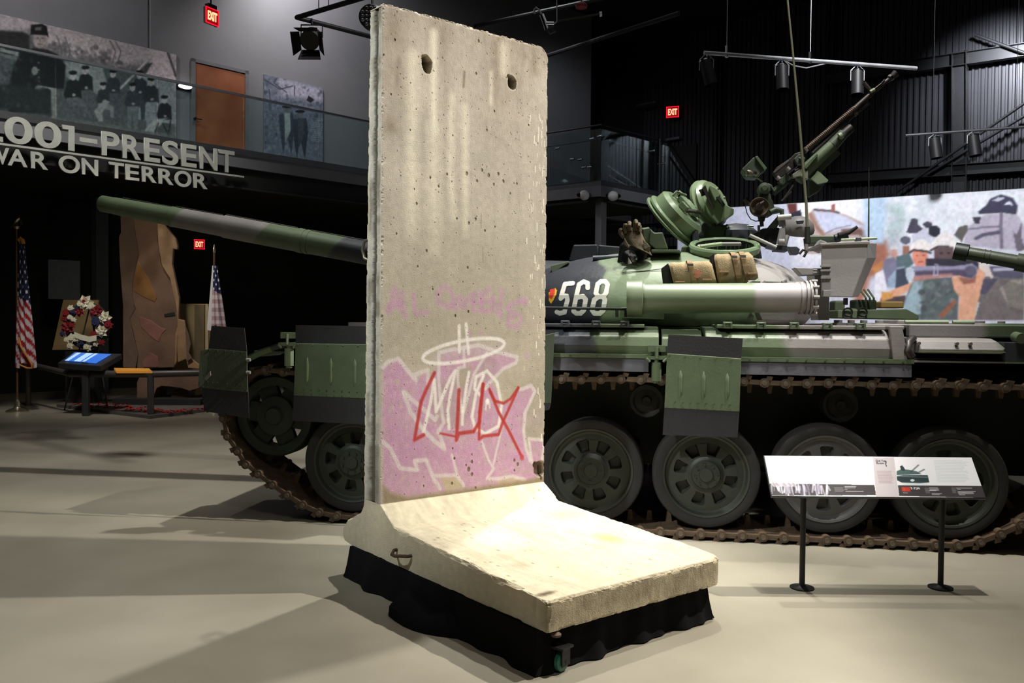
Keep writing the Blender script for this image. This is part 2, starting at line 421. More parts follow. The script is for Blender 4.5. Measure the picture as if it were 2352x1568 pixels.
# exit door in the dark corner
dr = MB(); a = rwp(1508, 310, -.05); b = rwp(1600, 470, -.05)
o = MB().bx(a.x, b.x, -.12, -.06, 4.4, 6.7).build('door_2', mat('dark_door', L(30, 27, 27), .5), None); place(o, RW); struct(o)
h = MB(); q = rwp(1548, 318, -.16); h.bx(q.x-.25, q.x+.2, -.2, -.13, q.z-.04, q.z+.03).bx(q.x-.27, q.x-.22, -.2, -.13, q.z-.3, q.z)
h = h.build('door_closer', M_steel, o)
q = rwp(1490, 241, -.3)
o = MB().bx(q.x-.3, q.x+.35, -.5, -.1, q.z-.03, q.z+.02).build('door_canopy', M_steel); place(o, RW); tag(o, 'thin light metal bar beside the exit sign on the back wall', 'bar')

# ---- gallery slab, beam, fascia, steel shoe
gal = thing('gallery', 'grey gallery edge with dark steel beam running behind the concrete wall', 'balcony'); place(gal, MZ)
del gal['category']; del gal['label']; gal['kind'] = 'structure'
MB().bx(-9, 8.6, .06, WY+.0, 4.22, 4.4).build('slab', M_grey, gal)
MB().bx(-9, 3.75, -.02, .04, 4.15, 4.36).build('fascia', M_grey, gal)
MB().bx(-9, 3.75, -.06, -.02, 4.36, 4.465).build('steel_shoe', M_steel, gal)
mb = MB(); mb.bx(-9, 3.75, .08, .11, 3.80, 4.2).bx(-9, 3.75, -.02, .2, 3.78, 3.81).build('beam', M_char, gal)
M_soffit = M_char
MB().bx(-9, 8.6, .2, 5.2, 3.95, 4.1).build('soffit', M_soffit, gal)

# glass railing on the gallery: panes, clips, top rail
rail = thing('glass_railing', 'clear glass railing with thin metal top rail along the upper gallery', 'railing'); place(rail, MZ)
x = -8.6
while x < 3.6:
    x1 = min(x+1.5, 3.7); MB().bx(x+.01, x1-.01, -.045, -.033, 4.37, 5.38).build('glass_pane', M_glass, rail)
    x += 1.5
MB().bx(-8.9, 3.75, -.07, -.01, 5.375, 5.41).build('top_rail', M_steel, rail)
rail2 = thing('glass_railing', 'clear glass railing around the jutting stair landing above the two dome cameras', 'railing'); place(rail2, LD)
# landing: left edge leaves at about 127 degrees from LD x ; right edge along +x
le = Vector((LD.xz(1265, 424, 0)[0], 0, 0))
LW = Frame((LD.o[0], LD.o[1]), rad(-37)); kL = 2.56
A = Vector(LD.w(0, 0, 0)); Bv = Vector(LW.w(-kL, 0, 0)); Cc = Vector(LD.w(2.45, 0, 0)); Dd = Cc + (Bv-A)
iv = LD.mat().inverted(); loc = lambda P, z: Vector(((iv @ P).x, (iv @ P).y, z))
land = thing('stair_landing', 'grey stair landing', 'landing'); place(land, LD)
del land['category']; del land['label']; land['kind'] = 'structure'
mb = MB(); base = [loc(p, 4.12) for p in (A, Cc, Dd, Bv)]
mb.prism(base, (0, 0, .22)).build('fascia', mat('landing_grey_paint', L(112, 113, 120), .6), land)
base = [loc(p, 4.34) for p in (A, Cc, Dd, Bv)]
MB().prism(base, (0, 0, .11)).build('steel_shoe', mat('dull_steel', L(110, 112, 118), .4, .9), land)
base = [loc(p, 4.02) for p in (A, Cc, Dd, Bv)]
c_ = sum(base, Vector())/4
MB().prism([c_+(p-c_)*.96 for p in base], (0, 0, .1)).build('beam', M_char, land)
cc = LD.p(1378, 500, .12)
MB().bx(cc.x-.03, cc.x+.14, .06, .22, 0, 4.05).build('column', M_grey, land)
def pane_between(P, Q, n, parent, z0=4.44, z1=5.5, dz=0.):
    for i in range(n):
        a = P.lerp(Q, (i+.01)/n); b = P.lerp(Q, (i+.99)/n); d = (b-a); nn = Vector((-d.y, d.x, 0)).normalized()*.006
        za, zb = dz*(i/n), dz*((i+1)/n)
        MB().prism([a+Vector((0, 0, z0+za)), b+Vector((0, 0, z0+zb)), b+Vector((0, 0, z1+zb)), a+Vector((0, 0, z1+za))], nn*2).build('glass_pane', M_glass, parent)
a, b, c, d = [loc(p, 0) for p in (A, Bv, Cc, Dd)]
pane_between(a, b, 2, rail2); pane_between(a, c, 2, rail2)
M_rail = mat('dark_rail', L(70, 72, 76), .4, .8)
MB().tube([b+Vector((0, 0, 5.58)), a+Vector((0, 0, 5.58)), c+Vector((0, 0, 5.58))], .022, 8).build('top_rail', M_rail, rail2)
MB().tube([b+Vector((.1, 0.1, 5.32)), a+Vector((.12, .1, 5.32)), c+Vector((0, .1, 5.28))], .014, 8).build('handrail', M_rail, rail2)
# stair flight going down to the right with glass balustrade
st = thing('stair_flight', 'dark stair flight with sloping rails going down behind the open hatches', 'stairs'); place(st, LD)
e = c + Vector((4.2, 0, 0))
for dz, nm in ((5.58, 'top_rail'), (5.28, 'handrail')):
    MB().cyl(c+Vector((0, 0, dz)), e+Vector((0, 0, dz-2.9)), .02, n=8).build(nm, M_rail, st)
for i in range(3):
    p = c.lerp(e, i/3+.01); q = c.lerp(e, i/3+.32); z0 = 4.3-2.9*i/3; z1 = 4.3-2.9*(i+.97)/3
    MB().prism([p+Vector((0, 0, z0)), q+Vector((0, 0, z1)), q+Vector((0, 0, z1+1.1)), p+Vector((0, 0, z0+1.1))], (0, .01, 0)).build('glass_pane', M_glass, st)
MB().prism([c+Vector((0, 0, 4.12)), c+Vector((0, 0, 4.4)), e+Vector((0, 0, 1.5)), e+Vector((0, 0, 1.22))], (0, .05, 0)).build('stringer', M_char, st)
for i in range(12):
    p = c.lerp(e, (i+.5)/12); MB().bx(p.x-.16, p.x+.16, .06, 1.2, 4.3-2.9*(i+1)/12, 4.34-2.9*(i+1)/12).build('tread', M_char, st)
# glass clips with bright spots
for px, py in ((1362, 318), (1380, 312), (1398, 322), (1500, 346), (1525, 375), (1335, 366), (1344, 384), (1357, 383), (1283, 340), (1317, 365)):
    q = LD.p(px, py, -.05) if px > 1379 else LW.p(px, py, -.05)
    fr = LD if px > 1379 else LW
    P = fr.w(q.x, q.y, q.z); lp = LD.mat().inverted() @ P
    MB().cyl(lp+Vector((0, -.03, 0)), lp+Vector((0, .08, 0)), .022, n=10).build('glass_clip', M_chrome, rail2)
q = LD.p(1515, 410, -.05)
MB().tube([(q.x, -.05, 4.3), (q.x, -.05, 5.6)], .018, 8).build('post', M_steel, rail2)
# two dome cameras on the fascia
for px, py, fr, lab in ((1342, 448, LW, 'white dome camera on the left face of the landing corner'), (1408, 450, LD, 'white dome camera on the right face of the landing corner')):
    q = fr.p(px, py, -.14); t = thing('dome_camera', lab, 'camera', group='dome cameras on the landing'); place(t, fr, q.x, q.y, q.z)
    MB().lathe([(0.0, -.11), (.05, -.10), (.09, -.06), (.105, 0), (.09, .06), (.05, .10), (.0, .11)], 20, axis='y').build('housing', mat('white_plastic', L(225, 225, 225), .4, 0, .02), t)
    s_ = 1 if fr is LD else -1
    MB().lathe([(0, -.05), (.035, -.045), (.05, 0), (.04, .03)], 16, o=(.075*s_, -.075, 0), axis='y').build('lens', mat('black_lens', L(8, 8, 10), .1), t)
    MB().bx(-.06, .06, .03, .16, -.05, .05).build('bracket', M_char, t)

# door on the gallery
M_wood = mat('red_brown_wood_veneer', L(162, 104, 74), .3, 0, .25, 1.6, col2=L(128, 70, 44))
x0, zt = MZ.xz(444, 143, WY); x1, _ = MZ.xz(563, 172, WY)
dof = MB().bx(x0-.05, x0+.02, WY-.05, WY+.02, 4.4, zt+.06).bx(x1-.02, x1+.05, WY-.05, WY+.02, 4.4, zt+.06).bx(x0-.05, x1+.05, WY-.05, WY+.02, zt, zt+.06)
d1 = dof.build('door_1', mat('door_frame_paint', L(112, 112, 116), .5)); place(d1, MZ); struct(d1)
MB().bx(x0+.02, x1-.02, WY-.035, WY-.002, 4.4, zt-.02).build('door_leaf', M_wood, d1)
q = MZ.p(449, 272, WY-.08)
MB().cyl((q.x, WY-.02, q.z), (q.x, WY-.1, q.z), .025, n=12).cyl((q.x, WY-.09, q.z), (q.x+.12, WY-.09, q.z), .012, n=8).build('door_handle', M_black, d1)
# little wall lamp left of the door
q = MZ.p(424, 199, WY-.06)
t = thing('wall_lamp', 'small bright oval lamp on the gallery wall left of the wooden door', 'lamp'); place(t, MZ, q.x, q.y, q.z)
MB().bx(-.13, .13, 0, .06, -.05, .05).build('bracket', M_black, t, .01)
MB().loft([[Vector((.12*math.cos(a), y, .04*math.sin(a))) for a in [2*math.pi*k/20 for k in range(20)]] for y in (-.05, 0)]).build('lens', mat('lit_lens', L(255, 250, 240), .5, emit=(1, .97, .9, 1), estr=4), t)

# column under the gallery (left) and dim poster
q = MZ.p(234, 600, 4.2)
t = thing('steel_column', 'dark steel column under the gallery behind the flower wreath', 'column'); place(t, MZ, q.x, 4.2, 0)
del t['category']; del t['label']; t['kind'] = 'structure'
t.name = 'column'
M_col = mat('dark_column_paint', L(70, 74, 78), .5)
MB().bx(-.12, .12, -.02, 0, 0, 3.94).bx(-.12, .12, .22, .24, 0, 3.94).bx(-.01, .01, 0, .22, 0, 3.94).build('web', M_col, t)
q = MZ.p(148, 642, 3.6)
o = MB().bx(-.28, .28, 0, .03, -.37, .37).build('notice_board', mat('dim_grey_board', L(96, 104, 110), .7)); place(o, MZ, q.x, q.y, q.z)
tag(o, 'plain grey square notice board on the dark wall above the wreath board', 'notice board')

# ---- exit signs
M_exit = mat('exit_red', L(255, 30, 50), .5, emit=L(255, 16, 40), estr=1.6)
M_exitl = mat('exit_letters', L(255, 190, 150), .5, emit=L(255, 150, 110), estr=2.6)
M_exitw = mat('exit_white', L(120, 100, 100), .4)
def exit_sign(P, yaw, w_, h_, label, hang=None, mir=False):
    t = thing('exit_sign', label, 'exit sign', P, yaw, 'lit red exit signs')
    MB().bx(-w_/2, w_/2, 0, .05, -h_/2, h_/2).build('housing', M_exitw if hang else M_black, t, .004)
    fr = MB(); b_ = w_*.05
    fr.bx(-w_/2, w_/2, -.012, 0, h_/2-b_, h_/2).bx(-w_/2, w_/2, -.012, 0, -h_/2, -h_/2+b_).bx(-w_/2, -w_/2+b_, -.012, 0, -h_/2, h_/2).bx(w_/2-b_, w_/2, -.012, 0, -h_/2, h_/2)
    fr.build('frame', M_exit, t)
    MB().bx(-w_/2+b_, w_/2-b_, -.006, 0, -h_/2+b_, h_/2-b_).build('panel', mat('exit_panel', L(90, 6, 12), .4, emit=L(150, 0, 12), estr=.8), t)
    text_obj('letters', 'EXIT', M_exitl, t, -w_*.36, w_*.36, -h_*.28, h_*.28, -.008, .008, .03)
    if hang: MB().cyl((0, .025, h_/2), (0, .025, h_/2+hang), .012, n=8).bx(-.08, .08, -.02, .07, h_/2, h_/2+.06).build('hanger', M_black, t)
    return t
exit_sign(Vector(atY(487, 38, 13.5)), rad(62), .26, .25, 'red exit sign hanging from a rod in front of the gallery wall', 3.1)
exit_sign(Vector(atY(458, 561, 17.0)), rad(20), .2, .19, 'red exit sign in the dark under the gallery, below the gun barrel')
q = RW.p(1545, 257, -.3); exit_sign(RW.w(q.x, q.y, q.z), rad(-20), .37, .32, 'red exit sign on the dark back wall right of the stair landing')

# ---- lettering on the gallery front
sign = thing('gallery_lettering', 'large pale lettering with dates and a war title on the gallery front', 'lettering'); place(sign, MZ)
M_let = mat('pale_letter_paint', L(196, 198, 188), .6)
LY = -.28
def row(txt, xs, ztop, zbot, off):
    for ch, (a, b) in zip(txt, xs):
        xa = MZ.xz(a, 0.5*(200), LY)[0]; 
        xa = MZ.xz(a, 350, LY)[0]; xb = MZ.xz(b, 350, LY)[0]
        hh = ztop-zbot
        if ch == '-': 
            MB().bx(xa, xb, LY-.03, LY, zbot+hh*.42, zbot+hh*.60).build('letter', M_let, sign); continue
        if ch == '1':
            wv = (xb-xa); MB().prism([(xb-wv*.48, LY-.03, zbot), (xb, LY-.03, zbot), (xb, LY-.03, ztop), (xa, LY-.03, ztop), (xa+wv*.08, LY-.03, ztop-hh*.17), (xb-wv*.48, LY-.03, ztop-hh*.17)], (0, .03, 0)).build('letter', M_let, sign); continue
        text_obj('letter', ch, M_let, sign, xa, xb, zbot-(.01 if ch in 'OS20' else 0), ztop+(.01 if ch in 'OS20' else 0), LY, .03, off)
zt1 = np.mean([MZ.xz(50, 268, LY)[1], MZ.xz(538, 352, LY)[1]]); zb1 = np.mean([MZ.xz(60, 334, LY)[1]+.02, MZ.xz(520, 397, LY)[1]])
row('2001-PRESENT', [(-62, 6), (9, 74), (78, 140), (141, 170), (182, 222), (232, 273), (280, 322), (330, 366), (372, 408), (415, 450), (457, 498), (501, 537)], zt1, zb1, .02)
zu = np.mean([MZ.xz(10, 335, LY)[1], MZ.xz(550, 403, LY)[1]])
xa = MZ.xz(-80, 330, LY)[0]; xb = MZ.xz(559, 404, LY)[0]
MB().bx(xa, xb, LY-.03, LY, zu-.014, zu+.014).build('underline', M_let, sign)
zt2 = zu-.045; zb2 = np.mean([MZ.xz(60, 388, LY)[1], MZ.xz(440, 428, LY)[1]])
row('WARONTERROR', [(-35, 20), (16, 62), (70, 109), (134, 182), (187, 224), (249, 283), (287, 318), (325, 358), (363, 397), (400, 438), (443, 475)], zt2, zb2, .02)
for a in (-5.5, -4.0, -2.8): MB().bx(a-.01, a+.01, LY, .0, zu-.01, zu+.01).build('standoff', M_steel, sign)
# ================================================================== PRINTED MURALS
M_print = mat('mural_print', None, .6, 0, .03, 3., attr=True, spec=.2)
M_bwprint = mat('gallery_print', None, .6, 0, .03, 3., attr=True, spec=.2)
# ---- large colour mural on the right
xl = MR.xz(1560, 480)[0]
cv = Canvas(xl, 1.3, .2, MR.xz(2352, 435)[1], .016, (205, 206, 222), lambda a, b: MR.xz(a, b))
A5 = lambda *pts: [(x/3.647+1780, y/3.647+430) for x, y in pts]
A7 = lambda *pts: [(x/4.751+1990, y/4.751+430) for x, y in pts]
px = 1/3.647; p7 = 1/4.751
cv.poly([(1500, 400), (1830, 400), (1830, 760), (1500, 760)], (186, 187, 206), soft=.3)
cv.poly([(1830, 400), (1985, 400), (1985, 600), (1830, 600)], (226, 224, 230), soft=.15)
# aircraft nose on the left part
cv.poly(A5((250, 260), (320, 190), (480, 200), (600, 230), (760, 310), (880, 420), (880, 560), (250, 560)), (176, 160, 158), soft=.01)
cv.poly(A5((330, 205), (500, 215), (620, 260), (740, 330), (640, 350), (420, 385), (370, 300)), (196, 199, 222), soft=.02)
cv.stroke(A5((300, 230), (350, 330), (410, 400)), .07, (150, 110, 96), .9, .02)
cv.stroke(A5((335, 190), (480, 200), (540, 215)), .035, (70, 60, 66), .9)
cv.poly(A5((470, 205), (480, 150), (505, 140), (510, 205)), (150, 96, 86))
cv.stroke(A5((430, 385), (520, 345), (640, 320)), .02, (120, 110, 120), .8)
cv.poly(A5((560, 350), (700, 345), (800, 380), (900, 450), (900, 500), (700, 400), (560, 400)), (112, 84, 80), soft=.02)
cv.poly(A5((105, 140), (185, 135), (190, 220), (150, 250), (120, 210)), (96, 48, 48), soft=.01)
cv.poly(A5((115, 230), (220, 190), (230, 260), (150, 300)), (40, 38, 52))
cv.poly(A5((780, 440), (930, 440), (960, 560), (900, 700), (800, 760), (700, 1100), (600, 1100), (760, 700)), (168, 112, 94), soft=.05)
# sky and trees, street scene
cv.poly([(1985, 420), (2050, 420), (2030, 560), (2000, 560), (1985, 540)], (176, 196, 220), soft=.04)
cv.poly(A7((250, 110), (1900, 40), (1900, 700), (1100, 640), (700, 560), (200, 560)), (222, 224, 234), soft=.05)
for i in range(60):
    r = random.Random(i); x, y = r.uniform(230, 900), r.uniform(120, 600)
    cv.ell(*A7((x, y))[0], r.uniform(3, 10), r.uniform(8, 22), r.choice([(184, 194, 202), (196, 204, 212), (238, 240, 246), (204, 208, 220)]), r.uniform(-20, 40), .5, .05)
for i in range(40):
    r = random.Random(i+90); cv.ell(*A7((r.uniform(250, 380), r.uniform(180, 600)))[0], r.uniform(3, 8), r.uniform(6, 16), (168, 184, 188), 10, .35, .06)
# blocky vehicles in the background
cv.poly(A7((1100, 440), (1300, 300), (1640, 290), (1720, 420), (1800, 700), (1060, 640)), (184, 176, 194), soft=.01)
cv.poly(A7((1220, 270), (1310, 200), (1350, 130), (1470, 80), (1600, 120), (1650, 200), (1640, 300), (1470, 280), (1230, 295)), (62, 60, 82), soft=.004)
cv.poly(A7((1500, 190), (1560, 150), (1610, 200)), (215, 215, 228)); cv.poly(A7((1370, 150), (1440, 110), (1520, 120), (1440, 160)), (190, 190, 205))
cv.stroke(A7((1470, 290), (1475, 660)), .05, (120, 112, 132))
cv.stroke(A7((1120, 460), (1280, 440), (1460, 430)), .03, (128, 120, 138)); cv.stroke(A7((1200, 560), (1280, 520), (1440, 495)), .06, (92, 88, 108))
cv.poly(A7((1160, 330), (1250, 330), (1230, 400), (1180, 395)), (60, 58, 72))
cv.poly(A7((1600, 480), (1640, 520), (1690, 400), (1700, 600), (1760, 680), (1640, 700)), (110, 104, 116))
cv.poly(A7((960, 520), (1010, 440), (1100, 410), (1110, 470), (1040, 600)), (96, 92, 90))
cv.poly(A7((500, 520), (620, 430), (700, 520), (700, 590), (500, 620)), (196, 196, 214))
cv.poly(A7((470, 410), (500, 340), (570, 350), (560, 400), (620, 450), (560, 500), (440, 500)), (72, 68, 84))
cv.ell(*A7((745, 480))[0], 14, 13, (44, 44, 58)); cv.ell(*A7((670, 410))[0], 10, 7, (70, 68, 84)); cv.ell(*A7((430, 580))[0], 12, 9, (96, 98, 116))
# people: left rank
cv.poly(A7((270, 680), (330, 680), (350, 740), (320, 800), (270, 760)), (205, 158, 148), soft=.01); cv.poly(A7((270, 650), (330, 640), (345, 680), (265, 685)), (226, 218, 222))
cv.poly(A7((400, 640), (470, 640), (480, 720), (400, 740)), (150, 104, 90), soft=.01)
cv.poly(A7((200, 790), (300, 760), (380, 850), (330, 1060), (230, 1090), (170, 950)), (124, 122, 146), soft=.01)
cv.poly(A7((330, 760), (470, 720), (520, 830), (440, 900), (330, 860)), (88, 106, 112), soft=.01)
cv.poly(A7((100, 940), (190, 900), (230, 1100), (190, 1240), (90, 1230)), (226, 222, 232), soft=.01)
cv.poly(A7((60, 880), (170, 800), (190, 860), (90, 950)), (200, 134, 84), soft=.02)
cv.poly(A7((240, 1000), (340, 880), (420, 860), (430, 1040), (330, 1100), (230, 1090)), (150, 166, 188), soft=.01)
cv.poly(A7((330, 900), (420, 880), (470, 1060), (320, 1110)), (66, 72, 88), soft=.01)
cv.poly(A7((170, 1180), (330, 1100), (470, 1050), (530, 1020), (520, 1080), (420, 1160), (300, 1210), (160, 1250)), (214, 160, 130), soft=.005)
cv.poly(A7((160, 1210), (430, 1180), (440, 1290), (140, 1300)), (82, 66, 68), soft=.01)
cv.poly(A7((170, 1140), (300, 1150), (290, 1210), (165, 1250)), (208, 150, 86), soft=.01)
# helmeted person 1
cv.poly(A7((510, 690), (660, 690), (680, 780), (640, 860), (540, 860), (505, 780)), (214, 138, 118), soft=.008)
cv.poly(A7((470, 690), (500, 620), (560, 575), (640, 570), (700, 620), (712, 690), (640, 685), (540, 680)), (232, 224, 222), soft=.004)
cv.stroke(A7((475, 715), (520, 685), (660, 700), (705, 720)), .035, (70, 60, 62))
cv.ell(*A7((560, 745))[0], 2.5, 1.5, (120, 60, 56)); cv.ell(*A7((628, 745))[0], 2.5, 1.5, (120, 60, 56)); cv.stroke(A7((570, 815), (620, 812)), .02, (150, 70, 66))
# helmeted person 2
cv.poly(A7((740, 660), (950, 650), (970, 780), (930, 860), (800, 860), (745, 790)), (96, 76, 80), soft=.008)
cv.poly(A7((700, 680), (720, 600), (780, 530), (860, 500), (940, 530), (990, 600), (1000, 660), (880, 640), (760, 650)), (234, 228, 228), soft=.004)
cv.stroke(A7((705, 690), (780, 648), (900, 645)), .03, (60, 52, 56))
cv.ell(*A7((820, 720))[0], 3, 2, (48, 38, 42)); cv.ell(*A7((900, 720))[0], 3, 2, (48, 38, 42)); cv.stroke(A7((830, 800), (900, 800)), .03, (70, 40, 44))
# bodies
cv.poly(A7((540, 1000), (960, 980), (1010, 1180), (1000, 1450), (500, 1450), (400, 1300), (480, 1080)), (92, 100, 102), soft=.01)
cv.poly(A7((400, 1310), (520, 1020), (620, 1020), (600, 1400), (480, 1420)), (152, 172, 182), soft=.02)
for i in range(46):
    r = random.Random(i+300); cv.ell(*A7((r.uniform(560, 970), r.uniform(1030, 1420)))[0], r.uniform(3, 9), r.uniform(3, 10), r.choice([(70, 76, 78), (112, 122, 118), (130, 132, 138), (84, 92, 96)]), r.uniform(0, 90), .6, .01)
cv.poly(A7((1250, 980), (1500, 960), (1720, 980), (1720, 1450), (1180, 1450), (1220, 1180)), (118, 110, 110), soft=.01)
cv.poly(A7((1450, 1110), (1580, 1010), (1700, 1010), (1720, 1340), (1560, 1300)), (156, 148, 140), soft=.01)
for i in range(16):
    y = 1020+i*20; cv.stroke(A7((1480+i*6, y), (1600, y+24), (1720, y+60)), .02, (102, 96, 92), .7)
cv.poly(A7((1200, 1240), (1240, 1260), (1190, 1420), (1160, 1420)), (206, 200, 200))
# big tube carried across
cv.poly(A7((650, 780), (1220, 780), (1230, 900), (650, 860)), (52, 50, 62), soft=.004)
cv.poly(A7((430, 880), (520, 860), (960, 860), (1060, 850), (1150, 830), (1210, 870), (1220, 960), (1150, 1000), (940, 960), (530, 1010), (440, 1010)), (150, 146, 172), soft=.004)
cv.poly(A7((520, 915), (960, 900), (1080, 900), (1210, 930), (1150, 995), (940, 960), (530, 970)), (84, 74, 96), soft=.02)
cv.poly(A7((500, 970), (940, 940), (940, 970), (560, 1020), (500, 1020)), (176, 128, 122), soft=.02)
cv.ell(*A7((480, 945))[0], 10, 16, (186, 196, 208)); cv.ell(*A7((1140, 910))[0], 14, 11, (96, 92, 112))
cv.stroke(A7((745, 860), (740, 960), (780, 960), (785, 850), (750, 840)), .02, (170, 170, 190))
# big forearm and hand
cv.poly(A7((930, 980), (1010, 960), (1150, 1020), (1200, 960), (1230, 860), (1290, 880), (1300, 960), (1240, 1180), (1200, 1300), (1180, 1450), (1000, 1450), (1020, 1200), (960, 1120)), (222, 166, 138), soft=.006)
cv.poly(A7((1000, 980), (1150, 1000), (1200, 960), (1190, 1040), (1060, 1060)), (150, 100, 86), soft=.01)
cv.poly(A7((1220, 790), (1280, 800), (1400, 960), (1370, 1000), (1280, 920), (1230, 880)), (220, 206, 200), soft=.005)
cv.poly(A7((1340, 860), (1650, 860), (1720, 900), (1720, 990), (1480, 990), (1380, 970)), (92, 88, 110), soft=.005)
cv.stroke(A7((1400, 900), (1600, 890)), .06, (176, 176, 196))
cv.poly(A7((780, 1400), (950, 1230), (1000, 1250), (840, 1430)), (146, 96, 80), soft=.005)
cv.poly(A7((1280, 1000), (1440, 1000), (1300, 1170), (1240, 1160)), (86, 80, 100), soft=.005)
cv.blur(1); cv.grain(.10, 60, 150, 5); cv.a = np.clip(cv.a+.05*(fbm(cv.nz, cv.nx, 40, 90, 6)-.5)[..., None]*np.array([1, -.3, .6]), 0, 1)
tm = thing('photo_mural', 'wide colour photo mural of helmeted troops on the wall behind the tank', 'mural'); place(tm, MR)
print_sheet('print', cv, -.04, M_print, tm)
MB().bx(xl-.02, 1.32, -.035, .3, .15, cv.z[-1]+.01).build('panel', M_grey, tm)

# ---- black and white mural on the gallery
gw = lambda a, b: MZ.xz(a, b, WY-.03)
zt = MZ.xz(200, 79, WY-.03)[1]
cv = Canvas(gw(-160, 0)[0], gw(405, 120)[0], 4.42, zt, .013, (168, 160, 164), gw)
B = lambda *pts: [(x/4.9, y/4.9+20) for x, y in pts]
cv.poly(B((-900, 60), (700, 200), (1980, 500), (1980, 700), (-900, 520)), (178, 170, 174), soft=.2)
for i in range(260):
    r = random.Random(i+7); x = r.uniform(560, 1720); yb = 330+(x-560)*.27+r.gauss(60, 75)
    if yb < 240+(x-560)*.2: continue
    cv.ell(*B((x, yb+70))[0], r.uniform(2, 8), r.uniform(2, 7), r.choice([(70, 70, 72), (98, 96, 98), (120, 116, 118)]), r.uniform(0, 90), .55, .01)
for x0 in (640, 730, 1240, 1300): cv.stroke(B((x0, 240+x0*.1), (x0+60, 480), (x0+20, 620)), .02, (84, 82, 84), .8)
cv.poly(B((-900, 220), (240, 270), (360, 250), (600, 520), (1340, 660), (1700, 620), (1980, 760), (1980, 1460), (-900, 1260)), (88, 90, 92), soft=.1)
cv.poly(B((-900, 200), (250, 260), (330, 300), (330, 520), (-900, 480)), (40, 41, 42), soft=.02)
cv.poly(B((0, 440), (220, 490), (200, 530), (0, 480)), (150, 150, 148)); cv.poly(B((0, 495), (190, 545), (180, 580), (0, 530)), (120, 122, 120))
# light tents
cv.poly(B((1760, 465), (1880, 490), (1975, 760), (1980, 1270), (1860, 1260), (1700, 900), (1600, 760)), (196, 184, 190), soft=.006)
cv.poly(B((1500, 800), (1700, 760), (1980, 830), (1980, 1300), (1500, 1240)), (150, 152, 156), soft=.01)
cv.poly(B((720, 600), (900, 590), (1150, 650), (1215, 880), (1190, 1000), (900, 900), (740, 760)), (146, 146, 146), soft=.02)
cv.stroke(B((1350, 900), (1530, 720), (1750, 470)), .035, (190, 184, 186))
cv.poly(B((1550, 720), (1660, 620), (1720, 600), (1640, 740)), (70, 72, 74), soft=.01)
cv.stroke(B((1890, 500), (1940, 640), (1980, 760)), .05, (84, 80, 86))
# standing figure with cap
cv.poly(B((150, 640), (240, 500), (380, 440), (540, 460), (660, 520), (740, 640), (720, 900), (580, 900), (560, 1180), (90, 1160), (100, 860)), (34, 35, 36), soft=.01)
cv.ell(*B((445, 350))[0], 15, 19, (150, 142, 142), 0, 1, .01)
cv.poly(B((340, 300), (350, 180), (480, 170), (525, 200), (550, 330), (520, 300), (360, 290)), (26, 27, 28), soft=.004)
cv.poly(B((390, 215), (470, 200), (460, 240), (395, 250)), (100, 100, 102))
cv.ell(*B((425, 330))[0], 2.4, 1.4, (60, 56, 58)); cv.ell(*B((480, 330))[0], 2.4, 1.4, (60, 56, 58)); cv.stroke(B((430, 400), (475, 402)), .016, (80, 70, 72)); cv.stroke(B((452, 340), (450, 380)), .012, (112, 104, 106))
cv.ell(*B((390, 700))[0], 7, 10, (140, 140, 138)); cv.ell(*B((430, 900))[0], 8, 8, (120, 120, 118))
for by in (520, 610, 690, 770, 820): cv.ell(*B((436, by))[0], 2, 2, (120, 120, 118))
cv.poly(B((440, 860), (630, 900), (620, 920), (440, 880)), (150, 150, 146)); cv.poly(B((570, 910), (630, 910), (640, 1230), (580, 1230)), (132, 132, 128), soft=.006)
cv.poly(B((-900, 800), (100, 850), (560, 920), (580, 1200), (0, 1130), (-900, 900)), (46, 48, 50), soft=.03)
for i in range(60):
    r = random.Random(i+40); cv.ell(*B((r.uniform(-300, 520), r.uniform(560, 1150)))[0], r.uniform(2, 7), r.uniform(2, 7), r.choice([(58, 60, 62), (36, 37, 38), (76, 78, 80)]), r.uniform(0, 90), .6, .01)
def sitter(x, y, s, seated=True, coat=(44, 46, 50), leg=(112, 114, 116), flip=1):
    cv.poly(B((x-60*s, y+70*s), (x-20*s, y+50*s), (x+30*s, y+50*s), (x+80*s, y+90*s), (x+90*s, y+250*s), (x-70*s, y+260*s), (x-95*s, y+200*s)), coat, soft=.008)
    cv.ell(*B((x, y+18*s))[0], 7*s, 9*s, (184, 176, 176), 0, 1, .004); cv.ell(*B((x, y-18*s))[0], 9*s, 4.5*s, (36, 36, 38))
    if seated:
        cv.poly(B((x-70*s, y+240*s), (x+60*s, y+230*s), (x+150*s*flip, y+300*s), (x+140*s*flip, y+430*s), (x+100*s*flip, y+430*s), (x+90*s*flip, y+330*s), (x-60*s, y+300*s)), leg, soft=.006)
    else:
        cv.poly(B((x-60*s, y+240*s), (x+70*s, y+240*s), (x+60*s, y+520*s), (x+20*s, y+520*s), (x, y+300*s), (x-20*s, y+520*s), (x-55*s, y+520*s)), leg, soft=.006)
    cv.ell(*B((x+10*s, y+210*s))[0], 4*s, 3*s, (150, 146, 146))
sitter(960, 680, 1.0, True, (40, 41, 43), (90, 92, 94)); sitter(820, 740, 1.1, True, (38, 40, 42), (98, 100, 102)); sitter(1270, 720, .95, False, (58, 60, 64), (84, 86, 92))
sitter(1160, 860, .85, True, (56, 58, 62), (132, 132, 132)); sitter(1570, 730, 1.0, False, (54, 58, 66), (66, 70, 78)); sitter(1490, 870, .95, False, (62, 66, 72), (110, 114, 118))
sitter(1700, 810, 1.0, False, (52, 55, 62), (140, 142, 148)); sitter(1850, 1010, .95, True, (44, 46, 50), (156, 158, 160), -1)
cv.poly(B((1060, 1150), (1180, 1020), (1240, 1050), (1190, 1090), (1150, 1180), (1160, 1270), (1110, 1270)), (146, 146, 144), soft=.006)
